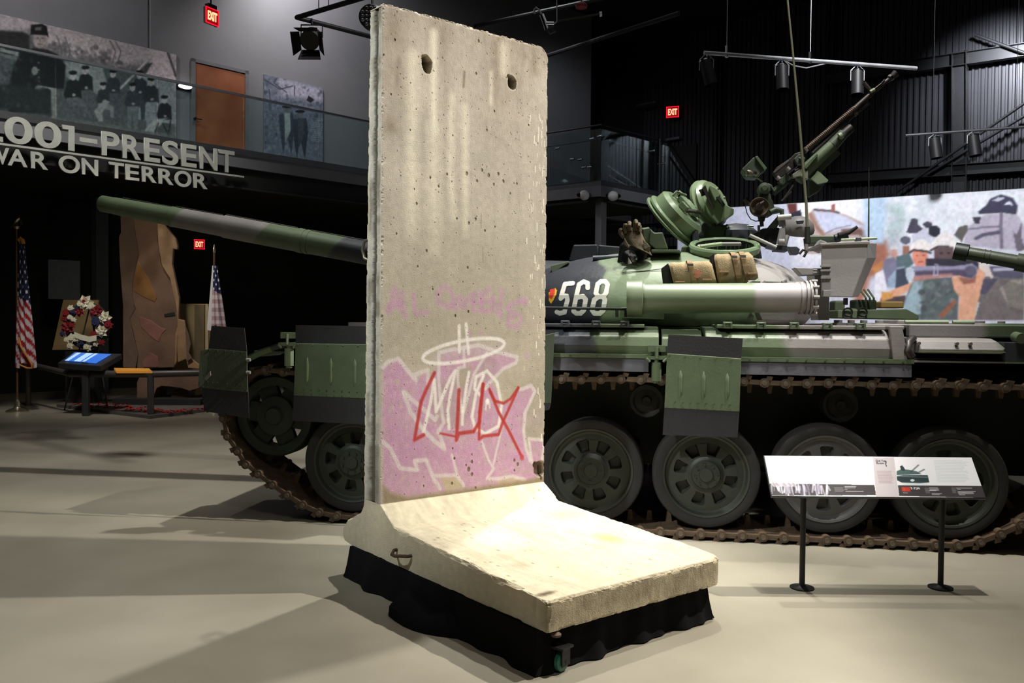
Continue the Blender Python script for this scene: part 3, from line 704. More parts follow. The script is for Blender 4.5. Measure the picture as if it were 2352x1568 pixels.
cv.poly(B((1620, 1380), (1720, 1240), (1840, 1240), (1830, 1290), (1700, 1390)), (168, 170, 170), soft=.006)
for a, b in (((1780, 1290), (1740, 1400)), ((1830, 1290), (1900, 1430)), ((1920, 1260), (1900, 1380))): cv.stroke(B(a, b), .02, (40, 40, 42))
cv.poly(B((640, 1230), (1100, 1280), (1980, 1440), (1980, 1500), (500, 1400)), (106, 108, 106), soft=.04)
cv.blur(1); cv.grain(.22, 50, 110, 3)
tm = thing('photo_mural', 'wide black and white photo mural of seated soldiers and tents on the gallery wall', 'mural'); place(tm, MZ)
print_sheet('print', cv, WY-.032, M_bwprint, tm)
MB().bx(cv.x[0], cv.x[-1], WY-.03, WY-.001, 4.42, cv.z[-1]).build('panel', M_grey, tm)

# ---- smaller picture right of the door
x0 = gw(606, 300)[0]; x1 = gw(742, 300)[0]; ztp = MZ.xz(605, 170, WY-.03)[1]
cv = Canvas(x0, x1, 4.5, ztp, .01, (112, 118, 134), gw)
Z1 = lambda *pts: [(x/2.735, y/2.735) for x, y in pts]
cv.poly(Z1((1740, 480), (2030, 560), (2030, 640), (1760, 600)), (168, 166, 184), soft=.06)
for i in range(420):
    r = random.Random(i+900); x = r.uniform(1650, 2030); y = r.uniform(470, 1000)
    if 1780 < x < 2000 and y < 620 and r.random() < .6: continue
    cv.ell(*Z1((x, y))[0], r.uniform(1, 5), r.uniform(1, 5), r.choice([(58, 66, 78), (80, 88, 100), (104, 112, 124), (140, 146, 160)] if y < 900 else [(120, 132, 140), (150, 160, 168)]), r.uniform(0, 90), .5, .01)
for p in (((1660, 500), (1760, 560), (1840, 540)), ((1740, 490), (1720, 520), (1800, 580)), ((1850, 600), (1850, 540)), ((1690, 560), (1700, 640))): cv.stroke(Z1(*p), .02, (58, 60, 70), .9)
cv.poly(Z1((1925, 630), (1940, 600), (1975, 630), (1950, 645)), (40, 42, 50))
for x, y, c1, c2 in ((1800, 670, (66, 72, 84), (150, 158, 160)), (1885, 700, (58, 64, 74), (72, 80, 88))):
    cv.ell(*Z1((x, y+14))[0], 7, 8, (108, 106, 110)); cv.ell(*Z1((x, y))[0], 11, 3.5, (38, 42, 50))
    cv.poly(Z1((x-50, y+50), (x+40, y+40), (x+50, y+130), (x+30, y+300), (x, y+170), (x-20, y+300), (x-35, y+200)), c1, soft=.008)
    cv.poly(Z1((x-15, y+40), (x+22, y+40), (x+26, y+150), (x-10, y+230)), c2, soft=.01)
for i in range(13): cv.stroke(Z1((1955, 740+i*12), (2035-(i % 3)*8, 748+i*12)), .012, (150, 168, 172), .8)
cv.blur(1); cv.grain(.2, 40, 35, 8)
tm = thing('picture', 'blue-grey picture panel of walking figures under trees right of the wooden door', 'picture'); place(tm, MZ)
print_sheet('print', cv, WY-.032, M_bwprint, tm)
MB().bx(x0, x1, WY-.03, WY-.001, 4.5, cv.z[-1]).build('panel', M_grey, tm)

# ================================================================== CONCRETE WALL SEGMENT
HT, ZB, WD = 3.283, .19, 1.2035
def bwconv(a, b): return BW.xz(a, b, 0.)
RES = .0036
cv = Canvas(0, WD, .47, HT, RES, (197, 187, 172), bwconv)
Y1 = lambda *pts: [(x/2.6125+820, y/2.6125) for x, y in pts]
Y2 = lambda *pts: [(x/2.6125+820, y/2.6125+600) for x, y in pts]
n1 = fbm(cv.nz, cv.nx, 12, 5, 2); n2 = fbm(cv.nz, cv.nx, 60, 30, 9)
cv.a *= (1+.16*(n1-.5)+.06*(n2-.5))[..., None]
vs = fbm(cv.nz, cv.nx, 2, 26, 21, 2); cv.a *= (1+.07*(vs-.5))[..., None]
# brownish weathering at the top and left edge, pale run-off streaks
topw = np.clip((cv.z-2.55)/.7, 0, 1)[:, None]*np.clip((fbm(cv.nz, cv.nx, 10, 9, 31)-.3)*2, 0, 1)
cv.a = cv.a*(1-topw[..., None]*.42) + np.array([124, 106, 84])/255.*topw[..., None]*.42
for pts, wd, al in ((((335, 340), (335, 740), (330, 900), (330, 1400)), .085, .55), (((462, 200), (462, 560), (465, 780)), .05, .85), (((462, 780), (465, 1100), (470, 1500)), .09, .5),
                    (((565, 580), (567, 800), (560, 1000), (580, 1300)), .05, .5), (((650, 640), (650, 830), (650, 1050), (655, 1400)), .05, .55), (((880, 280), (885, 420)), .07, .5), (((805, 440), (805, 620)), .03, .5)):
    cv.stroke(Y1(*pts), wd*.9, (238, 230, 208), min(1, al*1.35), wd*.38)
for pts, wd, al in ((((1058, 230), (1062, 420)), .06, .35), (((1010, 260), (1010, 330)), .05, .3), (((250, 360), (240, 500)), .03, .25), (((645, 430), (640, 520)), .015, .6), (((520, 250), (540, 640)), .05, .15), (((215, 90), (215, 200)), .1, .2), (((745, 1280), (745, 1365)), .006, .6), (((755, 1480), (757, 1568)), .006, .5)):
    cv.stroke(Y1(*pts), wd, (120, 104, 84), al, wd*.4)
cv.poly(Y1((165, 700), (240, 730), (240, 790), (165, 800)), (118, 104, 78), .4, .03)
cv.poly(Y1((155, 1300), (900, 1280), (1150, 1330), (1150, 1568), (155, 1568)), (176, 170, 152), .4, .15)
# lower part more grey-brown
cv.poly(Y2((155, 0), (1155, 0), (1155, 650), (155, 560)), (166, 158, 138), .45, .2)
cv.poly(Y2((850, 700), (1155, 620), (1155, 1330), (1000, 1330), (990, 900)), (160, 152, 132), .5, .08)
base_c = cv.a.copy()
# pink field
PK = (205, 158, 192)
pm = np.clip(.80+.5*(fbm(cv.nz, cv.nx, 40, 18, 77)-.45), 0, 1); pm = np.where(fbm(cv.nz, cv.nx, 200, 90, 78, 2) > .70, pm*.35, pm)
cv.poly(Y2((157, 640), (245, 590), (350, 712), (420, 660), (440, 700), (490, 620), (492, 548), (560, 535), (640, 510), (720, 510), (830, 545), (955, 575), (940, 612), (850, 665), (800, 720), (850, 800), (880, 860), (975, 765), (1050, 745), (1068, 775), (1010, 900), (995, 1000), (1020, 1140), (1045, 1160), (1035, 1060), (1125, 1068), (1110, 1240), (1070, 1300), (900, 1335), (600, 1370), (480, 1388), (300, 1412), (200, 1385), (157, 1345)), PK, 1, .012, mask=pm)
cv.poly(Y2((420, 560), (900, 470), (900, 540), (450, 600)), (196, 186, 182), .5, .02)
cv.poly(Y2((590, 640), (700, 640), (780, 540), (860, 620), (740, 760), (640, 990), (560, 1000), (440, 960), (440, 760), (560, 700)), (178, 160, 158), .55, .012)
cv.poly(Y2((600, 640), (690, 620), (640, 760), (600, 740)), (180, 170, 150), .8, .01)
cv.poly(Y2((500, 1300), (600, 1290), (650, 1350), (540, 1380)), (196, 182, 150), .9, .01)
cv.poly(Y2((830, 1330), (860, 1300), (940, 1285), (1000, 1310), (1000, 1340), (880, 1350)), (196, 182, 150), .8, .01)
cv.poly(Y2((1000, 900), (1160, 880), (1160, 1000), (1010, 1000)), (190, 168, 172), .4, .05)
cv.poly(Y2((160, 900), (300, 1000), (460, 1130), (560, 1180), (300, 1230), (160, 1080)), (196, 150, 184), .5, .04)
# faint pink words
FP = (200, 152, 186)
def word(pts, wd=.028, al=.62): cv.stroke(Y2(*pts), wd, FP, al, .012)
word(((190, 300), (215, 230), (225, 170), (245, 240), (255, 280)), .035); word(((195, 270), (250, 262)), .03)
word(((270, 190), (275, 260), (290, 330))); word(((340, 200), (350, 310), (420, 308)))
word(((560, 170), (520, 150), (485, 190), (490, 250), (560, 275), (590, 240), (560, 170))); word(((560, 250), (600, 280)))
word(((615, 210), (620, 270), (660, 268), (665, 215), (640, 245))); word(((740, 190), (690, 195), (700, 290), (750, 290))); word(((695, 240), (740, 238)))
word(((800, 160), (740, 220), (760, 300), (800, 290))); word(((750, 240), (800, 230))); word(((810, 290), (815, 210), (860, 330), (868, 170)))
word(((980, 235), (910, 262), (905, 290), (970, 320), (985, 350), (960, 392), (910, 380), (905, 340), (950, 320)), .03); word(((985, 235), (1015, 232)), .03); word(((1000, 225), (1005, 262)), .02)
for q in ((675, 430), (740, 430), (690, 490), (1015, 560)): cv.ell(*Y2(q)[0], 4, 6, FP, 0, .5, .01)
# thick off-white outlines
WH = (224, 214, 214)
def ws(pts, wd=.02, al=.85, c=WH): cv.stroke(Y2(*pts), wd, c, al, .005)
ws(((155, 635), (190, 600), (248, 583), (300, 650), (355, 715), (345, 680), (425, 650), (428, 740)), .025)
ws(((490, 1020), (520, 965), (500, 820), (490, 700), (492, 545), (560, 530), (640, 515), (730, 500), (860, 545), (962, 572), (955, 605), (880, 640), (800, 720), (770, 760)), .024)
ws(((640, 520), (645, 630), (605, 640), (605, 720), (630, 900)), .02); ws(((780, 545), (700, 680), (670, 800), (640, 900)), .02)
ws(((280, 785), (320, 900), (400, 1010), (470, 1080), (525, 1122), (505, 1060), (490, 1010)), .026); ws(((280, 785), (380, 870), (470, 950), (480, 930)), .026)
ws(((980, 765), (1045, 742), (1068, 775), (1010, 900), (1000, 1010), (1015, 1120), (1040, 1190)), .024); ws(((1050, 1200), (1030, 1060), (1128, 1068), (1105, 1215)), .022)
ws(((155, 1080), (200, 1120), (260, 1240), (362, 1250), (345, 1195), (415, 1190), (460, 1300), (500, 1360)), .024); ws(((460, 1285), (600, 1280), (640, 1340)), .022); ws(((570, 1160), (600, 1270)), .018)
ws(((750, 1080), (790, 1190), (815, 1230), (850, 1080), (880, 940)), .016); ws(((820, 1240), (780, 1300), (850, 1300), (930, 1284), (1010, 1306)), .022)
# bright white tag
BW2 = (244, 238, 232)
el = [(640+245*math.cos(t)+0, 535-math.sin(t)*62-math.cos(t)*45) for t in [k*2*math.pi/30 for k in range(31)]]
cv.stroke(Y2(*el), .022, BW2, .95, .005)
for pts in (((613, 385), (615, 540)), ((655, 375), (670, 550)), ((400, 1020), (440, 850), (465, 710), (475, 900), (560, 700), (590, 655), (560, 800), (545, 900), (553, 1000)),
            ((672, 665), (655, 760), (635, 900), (632, 975)), ((760, 680), (715, 790), (690, 930), (710, 1000), (770, 1030), (850, 985), (868, 860), (840, 720), (780, 655), (715, 690), (705, 760), (740, 800))):
    cv.stroke(Y2(*pts), .022, BW2, .92, .005)
cv.ell(*Y2((783, 838))[0], 5, 7, (250, 250, 245), 0, 1, .006); cv.stroke(Y2((775, 850), (772, 885)), .012, (235, 235, 220), .8); cv.stroke(Y2((795, 850), (797, 875)), .012, (235, 235, 220), .8)
# red tag
RD = (186, 58, 52)
for pts, wd in ((((465, 668), (420, 760), (385, 840), (345, 1070), (400, 1040)), .022), (((500, 1030), (590, 1048)), .012), (((613, 770), (597, 1068), (610, 1030), (700, 1018), (735, 960), (757, 735)), .024), (((757, 735), (735, 900), (733, 1062), (760, 1045), (850, 1035), (880, 950), (930, 840), (968, 755)), .02),
                (((795, 765), (850, 900), (910, 1010), (990, 1170)), .02), (((800, 780), (830, 835), (880, 848), (920, 822), (968, 755)), .018)):
    cv.stroke(Y2(*pts), wd, RD, .85, .005)
cv.ell(*Y2((990, 1172))[0], 5, 7, (200, 80, 84), 0, .8, .005)
# worn grey band at the foot, dark notch on the right
cv.poly(Y2((157, 1345), (200, 1385), (300, 1412), (480, 1388), (700, 1355), (1060, 1300), (1160, 1270), (1160, 1340), (700, 1420), (157, 1470)), (150, 134, 108), .85, .014)
HOLES = [(422, 388, .030, .045), (930, 492, .030, .040)]
BIGP = [(658, 1040, .016), (720, 1085, .012), (790, 1050, .018), (848, 1042, .016), (820, 1105, .012), (878, 1085, .014), (750, 1020, .013), (440, 1065, .011), (540, 1045, .012), (490, 1118, .009), (960, 1098, .01), (715, 440, .012), (920, 1158, .009), (600, 1310, .010), (672, 1338, .014), (712, 1312, .010), (768, 1382, .01), (828, 1358, .008),
        (238, 1402, .008), (358, 1222, .012), (345, 1135, .007), (418, 1504, .011), (228, 240, .01), (825, 665, .009), (780, 778, .009), (1030, 748, .009), (575, 812, .007), (355, 655, .007), (205, 567, .008), (730, 245, .012), (320, 780, .006)]
BIG2 = [(668, 300, .012), (590, 325, .012), (455, 165, .008), (490, 200, .008), (365, 30, .008), (665, 35, .010), (400, 1345, .010), (570, 1330, .014), (655, 1220, .008), (690, 1200, .014), (670, 1245, .020), (690, 1275, .016), (712, 1355, .009), (585, 1180, .012), (575, 1120, .009), (945, 1190, .014), (965, 1215, .016), (945, 1250, .010), (690, 1155, .008)]
hx = np.zeros((cv.nz, cv.nx)); X, Z = np.meshgrid(cv.x, cv.z)
def pit(u, z, ru, rz, dep, col=(92, 80, 62), al=.85, edge=None):
    global hx
    i0, i1 = [int(np.clip((q-cv.x0)/RES, 0, cv.nx-1)) for q in (u-ru*3, u+ru*3)]; j0, j1 = [int(np.clip((q-cv.z0)/RES, 0, cv.nz-1)) for q in (z-rz*3, z+rz*3)]
    if i1 <= i0 or j1 <= j0: return
    r = np.hypot((X[j0:j1, i0:i1]-u)/ru, (Z[j0:j1, i0:i1]-z)/rz)
    r = r*(1+.5*(n2[j0:j1, i0:i1]-.5)); m = np.clip((1.15-r)/.35, 0, 1)
    hx[j0:j1, i0:i1] = np.maximum(hx[j0:j1, i0:i1], m*dep)
    if edge:
        e = np.clip(1-np.abs(r-1.25)/.25, 0, 1)[..., None]*.6; cv.a[j0:j1, i0:i1] = cv.a[j0:j1, i0:i1]*(1-e)+np.array(edge)/255.*e
    m = (m*al)[..., None]; cv.a[j0:j1, i0:i1] = cv.a[j0:j1, i0:i1]*(1-m)+np.array(col)/255.*m
for a, b, ru, rz in HOLES:
    u, z = bwconv(*Y1((a, b))[0]); pit(u, z, ru, rz, .10, (70, 60, 44), .9, (226, 216, 190)); pit(u-.024, z+rz*.75, ru*.45, rz*.35, .012, (140, 124, 98), .7); pit(u+.026, z+rz*.3, ru*.3, rz*.3, .010, (140, 124, 98), .7)
for f_, lst in ((Y1, BIGP), (Y2, BIG2)):
    for a, b, r in lst:
        u, z = bwconv(*f_((a, b))[0]); pit(u, z, r*.55, r*.8, .004, (124, 110, 90), .55 if f_ is Y1 else .8)
r = random.Random(4)
for k in range(420):
    u = r.uniform(.01, WD-.01); z = HT-.01-abs(r.gauss(0, 1.1)) if r.random() < .5 else r.uniform(.5, HT)
    if z > .48: pit(u, z, r.uniform(.0015, .004), r.uniform(.002, .005), .002, (124, 110, 90), r.uniform(.3, .8))
u, z = bwconv(*Y2((1095, 1240))[0]); pit(u, z, .045, .05, .03, (92, 76, 56), .8); cv.stroke(Y2((1104, 1225), (1104, 1300)), .012, (44, 36, 28), .9)
u, z = bwconv(*Y2((1070, 1215))[0]); pit(u, z, .02, .02, .02, (100, 84, 62), .8)
r = random.Random(8)
for k in range(70):
    u = WD-.02-abs(r.gauss(0, .06)); z = r.uniform(.75, 2.85)
    if u > .9:
        i = int(u/RES); j = int((z-.47)/RES); hh = r.randint(4, 16); cv.a[j:j+hh, i:i+r.choice([1, 2])] = np.array([240, 234, 216])/255.
FACE = cv
# ---- body: profile loop swept along u
def densify(P, step):
    out = []
    for a, b in zip(P[:-1], P[1:]):
        n = max(1, int(math.hypot(b[0]-a[0], b[1]-a[1])/step))
        out += [(a[0]+(b[0]-a[0])*k/n, a[1]+(b[1]-a[1])*k/n) for k in range(n)]
    return out + [P[-1]]
zs_up = np.linspace(HT-.004, .494, int((HT-.494)/RES))
front = [(0., z) for z in zs_up]
foot = densify([(0, .494), (.004, .490), (.15, .396), (.156, .394), (1.40, .328)], .012)[1:]+densify([(1.40, .328), (1.445, .326), (1.45, .321), (1.45, .195), (1.445, .19), (1.40, .19)], .0045)[1:]+densify([(1.40, .19), (0, .19), (-.35, .19), (-.43, .20), (-.452, .235), (-.445, .28), (-.40, .33), (-.32, .365), (-.235, .405), (-.20, .454), (-.194, .494)], .012)[1:-1]
def bkv(z): return -(.194-(z-.494)*(.05/2.79))
backp = [(bkv(z), z) for z in zs_up[::-1]]
nF, nB = len(front), len(backp)
topp = densify([(bkv(HT)+0., HT), (0, HT)], .012)[1:-1]
prof = front+foot+backp+[(a, HT) for a, _ in topp]
U = np.concatenate([[0, .002, .005, .010], np.arange(.014, WD-.012, RES), [WD-.010, WD-.005, WD-.002, WD]])
NU, NP = len(U), len(prof)
P = np.array(prof); V = np.repeat(P[:, 0][:, None], NU, 1); Zp = np.repeat(P[:, 1][:, None], NU, 1); UU = np.repeat(U[None, :], NP, 0)
# normals of the loop
t = np.roll(P, -1, 0)-np.roll(P, 1, 0); t /= np.maximum(1e-9, np.hypot(t[:, 0], t[:, 1]))[:, None]
nrm = np.stack([-t[:, 1], t[:, 0]], 1)          # front face should point to +v
if nrm[nF//2, 0] < 0: nrm = -nrm
rough = (fbm(NP, NU, 160, 60, 41, 4)-.5)*.006
slabrow = np.zeros(NP); slabrow[nF:nF+len(foot)] = 1
D = rough*(.3+.2*slabrow[:, None])
# chipped arrises: distance along u from ends and from the profile corners
du = np.minimum(UU, WD-UU); ch = fbm(NP, NU, 190, 40, 55, 4); chip = np.clip((ch-.50)*6, 0, 1)
edge = np.clip(1-du/(.004+.014*chip), 0, 1); D -= edge**1.3*(.002+.008*chip)
corn = [0, nF+int(np.argmin([abs(q[0]-.0)+abs(q[1]-.494) for q in foot])), ]
def cornerband(idx, wdt, dep, seed):
    s = np.zeros(NP); cum = np.concatenate([[0], np.cumsum(np.hypot(*np.diff(P, axis=0).T))]); d = np.abs(cum-cum[idx]); c2 = np.clip((fbm(NP, NU, 300, 36, seed, 4)-.45)*5, 0, 1)
    return np.clip(1-d[:, None]/(wdt*(.4+c2)), 0, 1)*dep*(.3+c2)
i_front = nF+min(range(len(foot)), key=lambda k: abs(foot[k][0]-1.445)+abs(foot[k][1]-.322))
i_fb = nF+min(range(len(foot)), key=lambda k: abs(foot[k][0]-1.448)+abs(foot[k][1]-.19))
D -= cornerband(i_front, .014, .007, 61)+cornerband(i_fb, .012, .006, 63)
topd = np.clip(1-(HT-Zp)/.02, 0, 1)*(Zp > HT-.02); D -= topd*.012*np.clip((fbm(NP, NU, 400, 50, 66, 4)-.4)*4, 0, 1)
# chipped long edges of the slab
sl = (slabrow > 0) & (P[:, 0] > .12) & (P[:, 1] > .31); c3 = np.clip((fbm(NP, NU, 240, 70, 67, 4)-.47)*7, 0, 1)
D -= (sl[:, None]*np.clip(1-du/(.006+.018*c3), 0, 1)*(.002+.014*c3))
# face pits
row = np.clip(((P[:nF, 1]-FACE.z0)/RES).round().astype(int), 0, FACE.nz-1); colx = np.clip((U/RES).round().astype(int), 0, FACE.nx-1)
D[:nF] -= hx[row][:, colx]
V2 = V+nrm[:, 0][:, None]*D; Z2 = Zp+nrm[:, 1][:, None]*D
# rounded top right corner
R0 = .085; dx = UU-(WD-R0); dz = Z2-(HT-R0); m = (dx > 0) & (dz > 0); k_ = np.where(m, np.maximum(dx, dz)/np.maximum(1e-6, np.hypot(dx, dz)), 1)
U2 = np.where(m, WD-R0+dx*k_, UU); Z2 = np.where(m, HT-R0+dz*k_, Z2)
Z2 -= (np.clip((UU-.2)/1., 0, 1)*.004)
# slab front right corner is rounded too
R1 = .10; m = (V2 > 1.45-R1) & (UU > WD-R1); dx = UU-(WD-R1); dv = V2-(1.45-R1); k_ = np.where(m, np.maximum(dx, dv)/np.maximum(1e-6, np.hypot(dx, dv)), 1)
U2 = np.where(m, WD-R1+dx*k_, U2); V2 = np.where(m, 1.45-R1+dv*k_, V2)
# colours
C = np.ones((NP, NU, 3))*np.array([196, 188, 166])/255.
nn = fbm(NP, NU, 90, 40, 71); C *= (1+.18*(nn-.5))[..., None]
C[:nF] = FACE.a[row][:, colx]
fz = np.array([p[0] for p in prof]); isf = slabrow > 0
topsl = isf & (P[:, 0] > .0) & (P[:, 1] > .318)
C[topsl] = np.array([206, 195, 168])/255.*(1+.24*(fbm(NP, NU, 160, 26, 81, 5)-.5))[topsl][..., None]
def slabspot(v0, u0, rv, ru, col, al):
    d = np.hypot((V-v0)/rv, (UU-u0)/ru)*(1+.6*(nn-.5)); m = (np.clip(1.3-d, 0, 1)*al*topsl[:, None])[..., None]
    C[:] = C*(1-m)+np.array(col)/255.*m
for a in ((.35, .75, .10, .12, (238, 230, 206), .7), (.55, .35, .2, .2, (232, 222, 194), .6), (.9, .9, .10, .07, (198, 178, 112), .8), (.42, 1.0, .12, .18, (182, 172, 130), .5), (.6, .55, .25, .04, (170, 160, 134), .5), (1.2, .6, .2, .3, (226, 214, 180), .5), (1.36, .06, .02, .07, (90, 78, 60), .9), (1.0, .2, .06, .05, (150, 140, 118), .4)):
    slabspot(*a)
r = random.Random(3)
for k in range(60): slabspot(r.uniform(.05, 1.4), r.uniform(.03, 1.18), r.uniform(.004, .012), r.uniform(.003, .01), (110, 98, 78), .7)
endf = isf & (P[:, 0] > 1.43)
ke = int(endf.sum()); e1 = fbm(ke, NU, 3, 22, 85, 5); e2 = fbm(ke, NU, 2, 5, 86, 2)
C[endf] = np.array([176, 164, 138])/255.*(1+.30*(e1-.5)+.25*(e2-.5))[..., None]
idx = np.arange(NP*NU).reshape(NP, NU)
co = np.stack([U2, -V2, Z2], -1).reshape(-1, 3)
nxt = np.roll(idx, -1, 0)
q = np.stack([idx[:, :-1], nxt[:, :-1], nxt[:, 1:], idx[:, 1:]], -1).reshape(-1, 4)
polys = [tuple(a) for a in []]
extra = []; exc = []; loops_extra = []
capN = 7; gz = [0, .16, .34, .42, .56, .64, .84, 1]; gd = [0, .002, .002, .011, .011, .001, .002, 0]
gcol = [(150, 146, 130), (172, 168, 154), (176, 172, 158), (84, 80, 70), (78, 75, 66), (172, 170, 160), (178, 176, 166), (160, 158, 148)]
base_n = len(co)
for side, col_i, sgn in ((0, 0, 1), (1, NU-1, -1)):
    fr_i = idx[:nF, col_i]; bk_i = idx[nF+len(foot):nF+len(foot)+nB, col_i][::-1]
    A_ = co[fr_i]; B_ = co[bk_i]; nzz = fbm(nF, 8, 60, 2, 91+side, 4); wob = fbm(nF, 8, 14, 1, 95+side, 3)
    ids = [fr_i]
    for c_i in range(1, 7):
        t_ = gz[c_i]; p_ = A_*(1-t_)+B_*t_; p_[:, 0] += sgn*(gd[c_i]+.004*(nzz[:, c_i]-.4)); p_[:, 1] += .012*(wob[:, c_i]-.5)
        ids.append(np.arange(len(p_))+base_n); base_n += len(p_); extra.append(p_)
        cc_ = np.array(gcol[c_i])/255.*(1+.25*(nzz[:, c_i]-.5))[:, None]
        st_ = np.clip((wob[:, (c_i+2) % 8]-.52)*8, 0, 1)[:, None]*.55; cc_ = cc_*(1-st_)+np.array([96, 90, 76])/255.*st_
        exc.append(cc_)
    ids.append(bk_i)
    for c_i in range(7):
        a, b = ids[c_i], ids[c_i+1]; qq = np.stack([a[:-1], a[1:], b[1:], b[:-1]], -1)
        loops_extra.append(qq)
    # tint edge verts of the left cap
CF = C.reshape(-1, 3)
allco = np.concatenate([co]+extra); allc = np.concatenate([CF]+exc); q = np.concatenate([q]+loops_extra)
ng = [list(idx[nF-1:nF+len(foot)+1, 0]), list(idx[nF-1:nF+len(foot)+1, NU-1])[::-1]]
# top strip of the caps
for col_i in (0, NU-1): ng.append(list(idx[nF+len(foot)+nB-1:, col_i])+[idx[0, col_i]])
me = bpy.data.meshes.new('body'); nv = len(allco)
lv = np.concatenate([q.ravel()]+[np.array(g) for g in ng]).astype(np.int32)
tot = np.concatenate([np.full(len(q), 4), [len(g) for g in ng]]).astype(np.int32)
me.vertices.add(nv); me.vertices.foreach_set('co', allco.ravel()); me.loops.add(len(lv)); me.loops.foreach_set('vertex_index', lv)
me.polygons.add(len(tot)); me.polygons.foreach_set('loop_start', np.concatenate([[0], np.cumsum(tot)[:-1]]).astype(np.int32)); me.polygons.foreach_set('loop_total', tot)
me.update(calc_edges=True); me.polygons.foreach_set('use_smooth', np.zeros(len(tot), bool))
at = me.color_attributes.new('Col', 'FLOAT_COLOR', 'POINT'); c4 = np.ones((nv, 4)); c4[:, :3] = lin(np.clip(allc, 0, 1)); at.data.foreach_set('color', c4.ravel())
bm = bmesh.new(); bm.from_mesh(me); bmesh.ops.triangulate(bm, faces=[f for f in bm.faces if len(f.verts) > 4]); bmesh.ops.recalc_face_normals(bm, faces=bm.faces); bm.to_mesh(me); bm.free()
M_conc = mat('weathered_concrete', None, .9, 0, .10, 26., .35, 160., attr=True, spec=.25)
me.materials.append(M_conc)
wallseg = thing('concrete_wall_segment', 'tall graffitied L-shaped concrete wall segment on a draped stand', 'wall segment'); place(wallseg, BW)
bo = bpy.data.objects.new('body', me); COL.objects.link(bo); bo.parent = wallseg
# steel loops
M_rust = mat('rusty_rebar', L(84, 66, 50), .8, .3, .3, 40.)
M_rebar = mat('dull_rebar', L(120, 116, 104), .5, .8, .2, 40.)
def hoop(pts, r, m): return MB().tube(pts, r, 12).build('lifting_loop', m, wallseg)
def fu(px_, py_, u): a = np.array(onplane(px_, py_, BW.o+BW.ex*u, BW.ex)); return (u, float((a-BW.o) @ BW.ey), float(a[2]))
a = fu(912, 1262, 0); b = fu(945, 1276, 0)
hoop([(.03, a[1], a[2]), (-.02, a[1], a[2]), (-.05, a[1]*.8+b[1]*.2, a[2]-.012), (-.055, (a[1]+b[1])/2, (a[2]+b[2])/2-.01), (-.05, a[1]*.2+b[1]*.8, b[2]), (-.02, b[1], b[2]), (.03, b[1], b[2])], .009, M_rust)
a = fu(866, 548, 0)
hoop([(.05, .13, a[2]), (0.03, .18, a[2]+.01), (.02, .235, a[2]), (.015, .25, a[2]-.05), (.02, .235, a[2]-.10), (.03, .18, a[2]-.118), (.05, .13, a[2]-.11)], .009, M_rebar)

# ---- draped stand below
M_cloth = mat('black_cloth', L(17, 17, 19), .95, 0, .3, 6., spec=.15)
def drape_ring(z, grow, seed, amp):
    pts = []; x0, x1, y0, y1 = -.01-grow, 1.13+grow, -1.385-grow, .34+grow
    per = [(x0, y0), (x1, y0), (x1, y1), (x0, y1)]; n = 70; r = random.Random(seed)
    ph = [r.uniform(0, 6) for _ in range(4)]
    for s_ in range(4):
        a, b = per[s_], per[(s_+1) % 4]
        for k in range(n):
            t = k/n; x = a[0]+(b[0]-a[0])*t; y = a[1]+(b[1]-a[1])*t; nx, ny = (b[1]-a[1]), -(b[0]-a[0]); l = math.hypot(nx, ny); nx /= l; ny /= l
            d = amp*(math.sin(t*23+ph[0]+s_)+.6*math.sin(t*51+ph[1])+.4*math.sin(t*9+s_*2))*min(1, min(t, 1-t)*12)
            pts.append(Vector((x+nx*d, y+ny*d, z)))
    return pts
stand = thing('draped_stand', 'low stand draped in black cloth under the concrete wall segment', 'stand'); place(stand, BW)
MB().loft([drape_ring(.006, .03, 1, .016), drape_ring(.03, .022, 1, .014), drape_ring(.09, .012, 1, .012), drape_ring(.15, .005, 1, .007), drape_ring(.188, .0, 1, .002)]).build('cloth', M_cloth, stand)
# loose cloth fold lying on the floor in front left
mb = MB(); rings = []
for k in range(14):
    t = k/13; c = Vector((-.10+.30*t, -.35-.95*t, .0)); w_ = .07+.05*math.sin(t*7)+.05*math.sin(t*3.1); h_ = .05+.05*math.sin(t*9+1)**2
    rings.append([c+Vector((-w_*math.cos(a)*.9, -w_*math.cos(a)*.4, .004+max(0, math.sin(a))*h_*(1+.3*math.sin(4*a+k)))) for a in [2*math.pi*j/14 for j in range(14)]])
mb.loft(rings).build('loose_fold', M_cloth, stand)
# small castor with green wheel at the near corner
ca = Vector(onfloor(1290, 1541, 0)); t = thing('castor', 'small green-wheeled castor peeping from the cloth at the near corner of the stand', 'wheel', (ca.x, ca.y, 0), .9)
MB().lathe([(.0, -.014), (.036, -.014), (.046, -.008), (.047, .008), (.036, .014), (.0, .014)], 24, o=(0, 0, .047), axis='y').build('wheel', mat('green_rubber', L(40, 112, 92), .4), t)
MB().bx(-.03, .03, -.024, -.019, .03, .11).bx(-.03, .03, .019, .024, .03, .11).bx(-.04, .04, -.035, .035, .105, .115).cyl((0, -.026, .047), (0, .026, .047), .007, n=8).build('fork', M_black, t)
q = fu(1275, 1462, 0); P_ = atY(1275, 1462, 3.62)
t = tag(MB().lathe([(0, .0), (.022, .002), (.024, .012), (.012, .022), (0, .024)], 8).build('bolt_head', mat('rusty_bolt', L(96, 80, 66), .7, .3)), 'small rusty bolt head under the near corner of the concrete slab', 'bolt'); t.location = (P_.x+.005, P_.y+.02, .164)
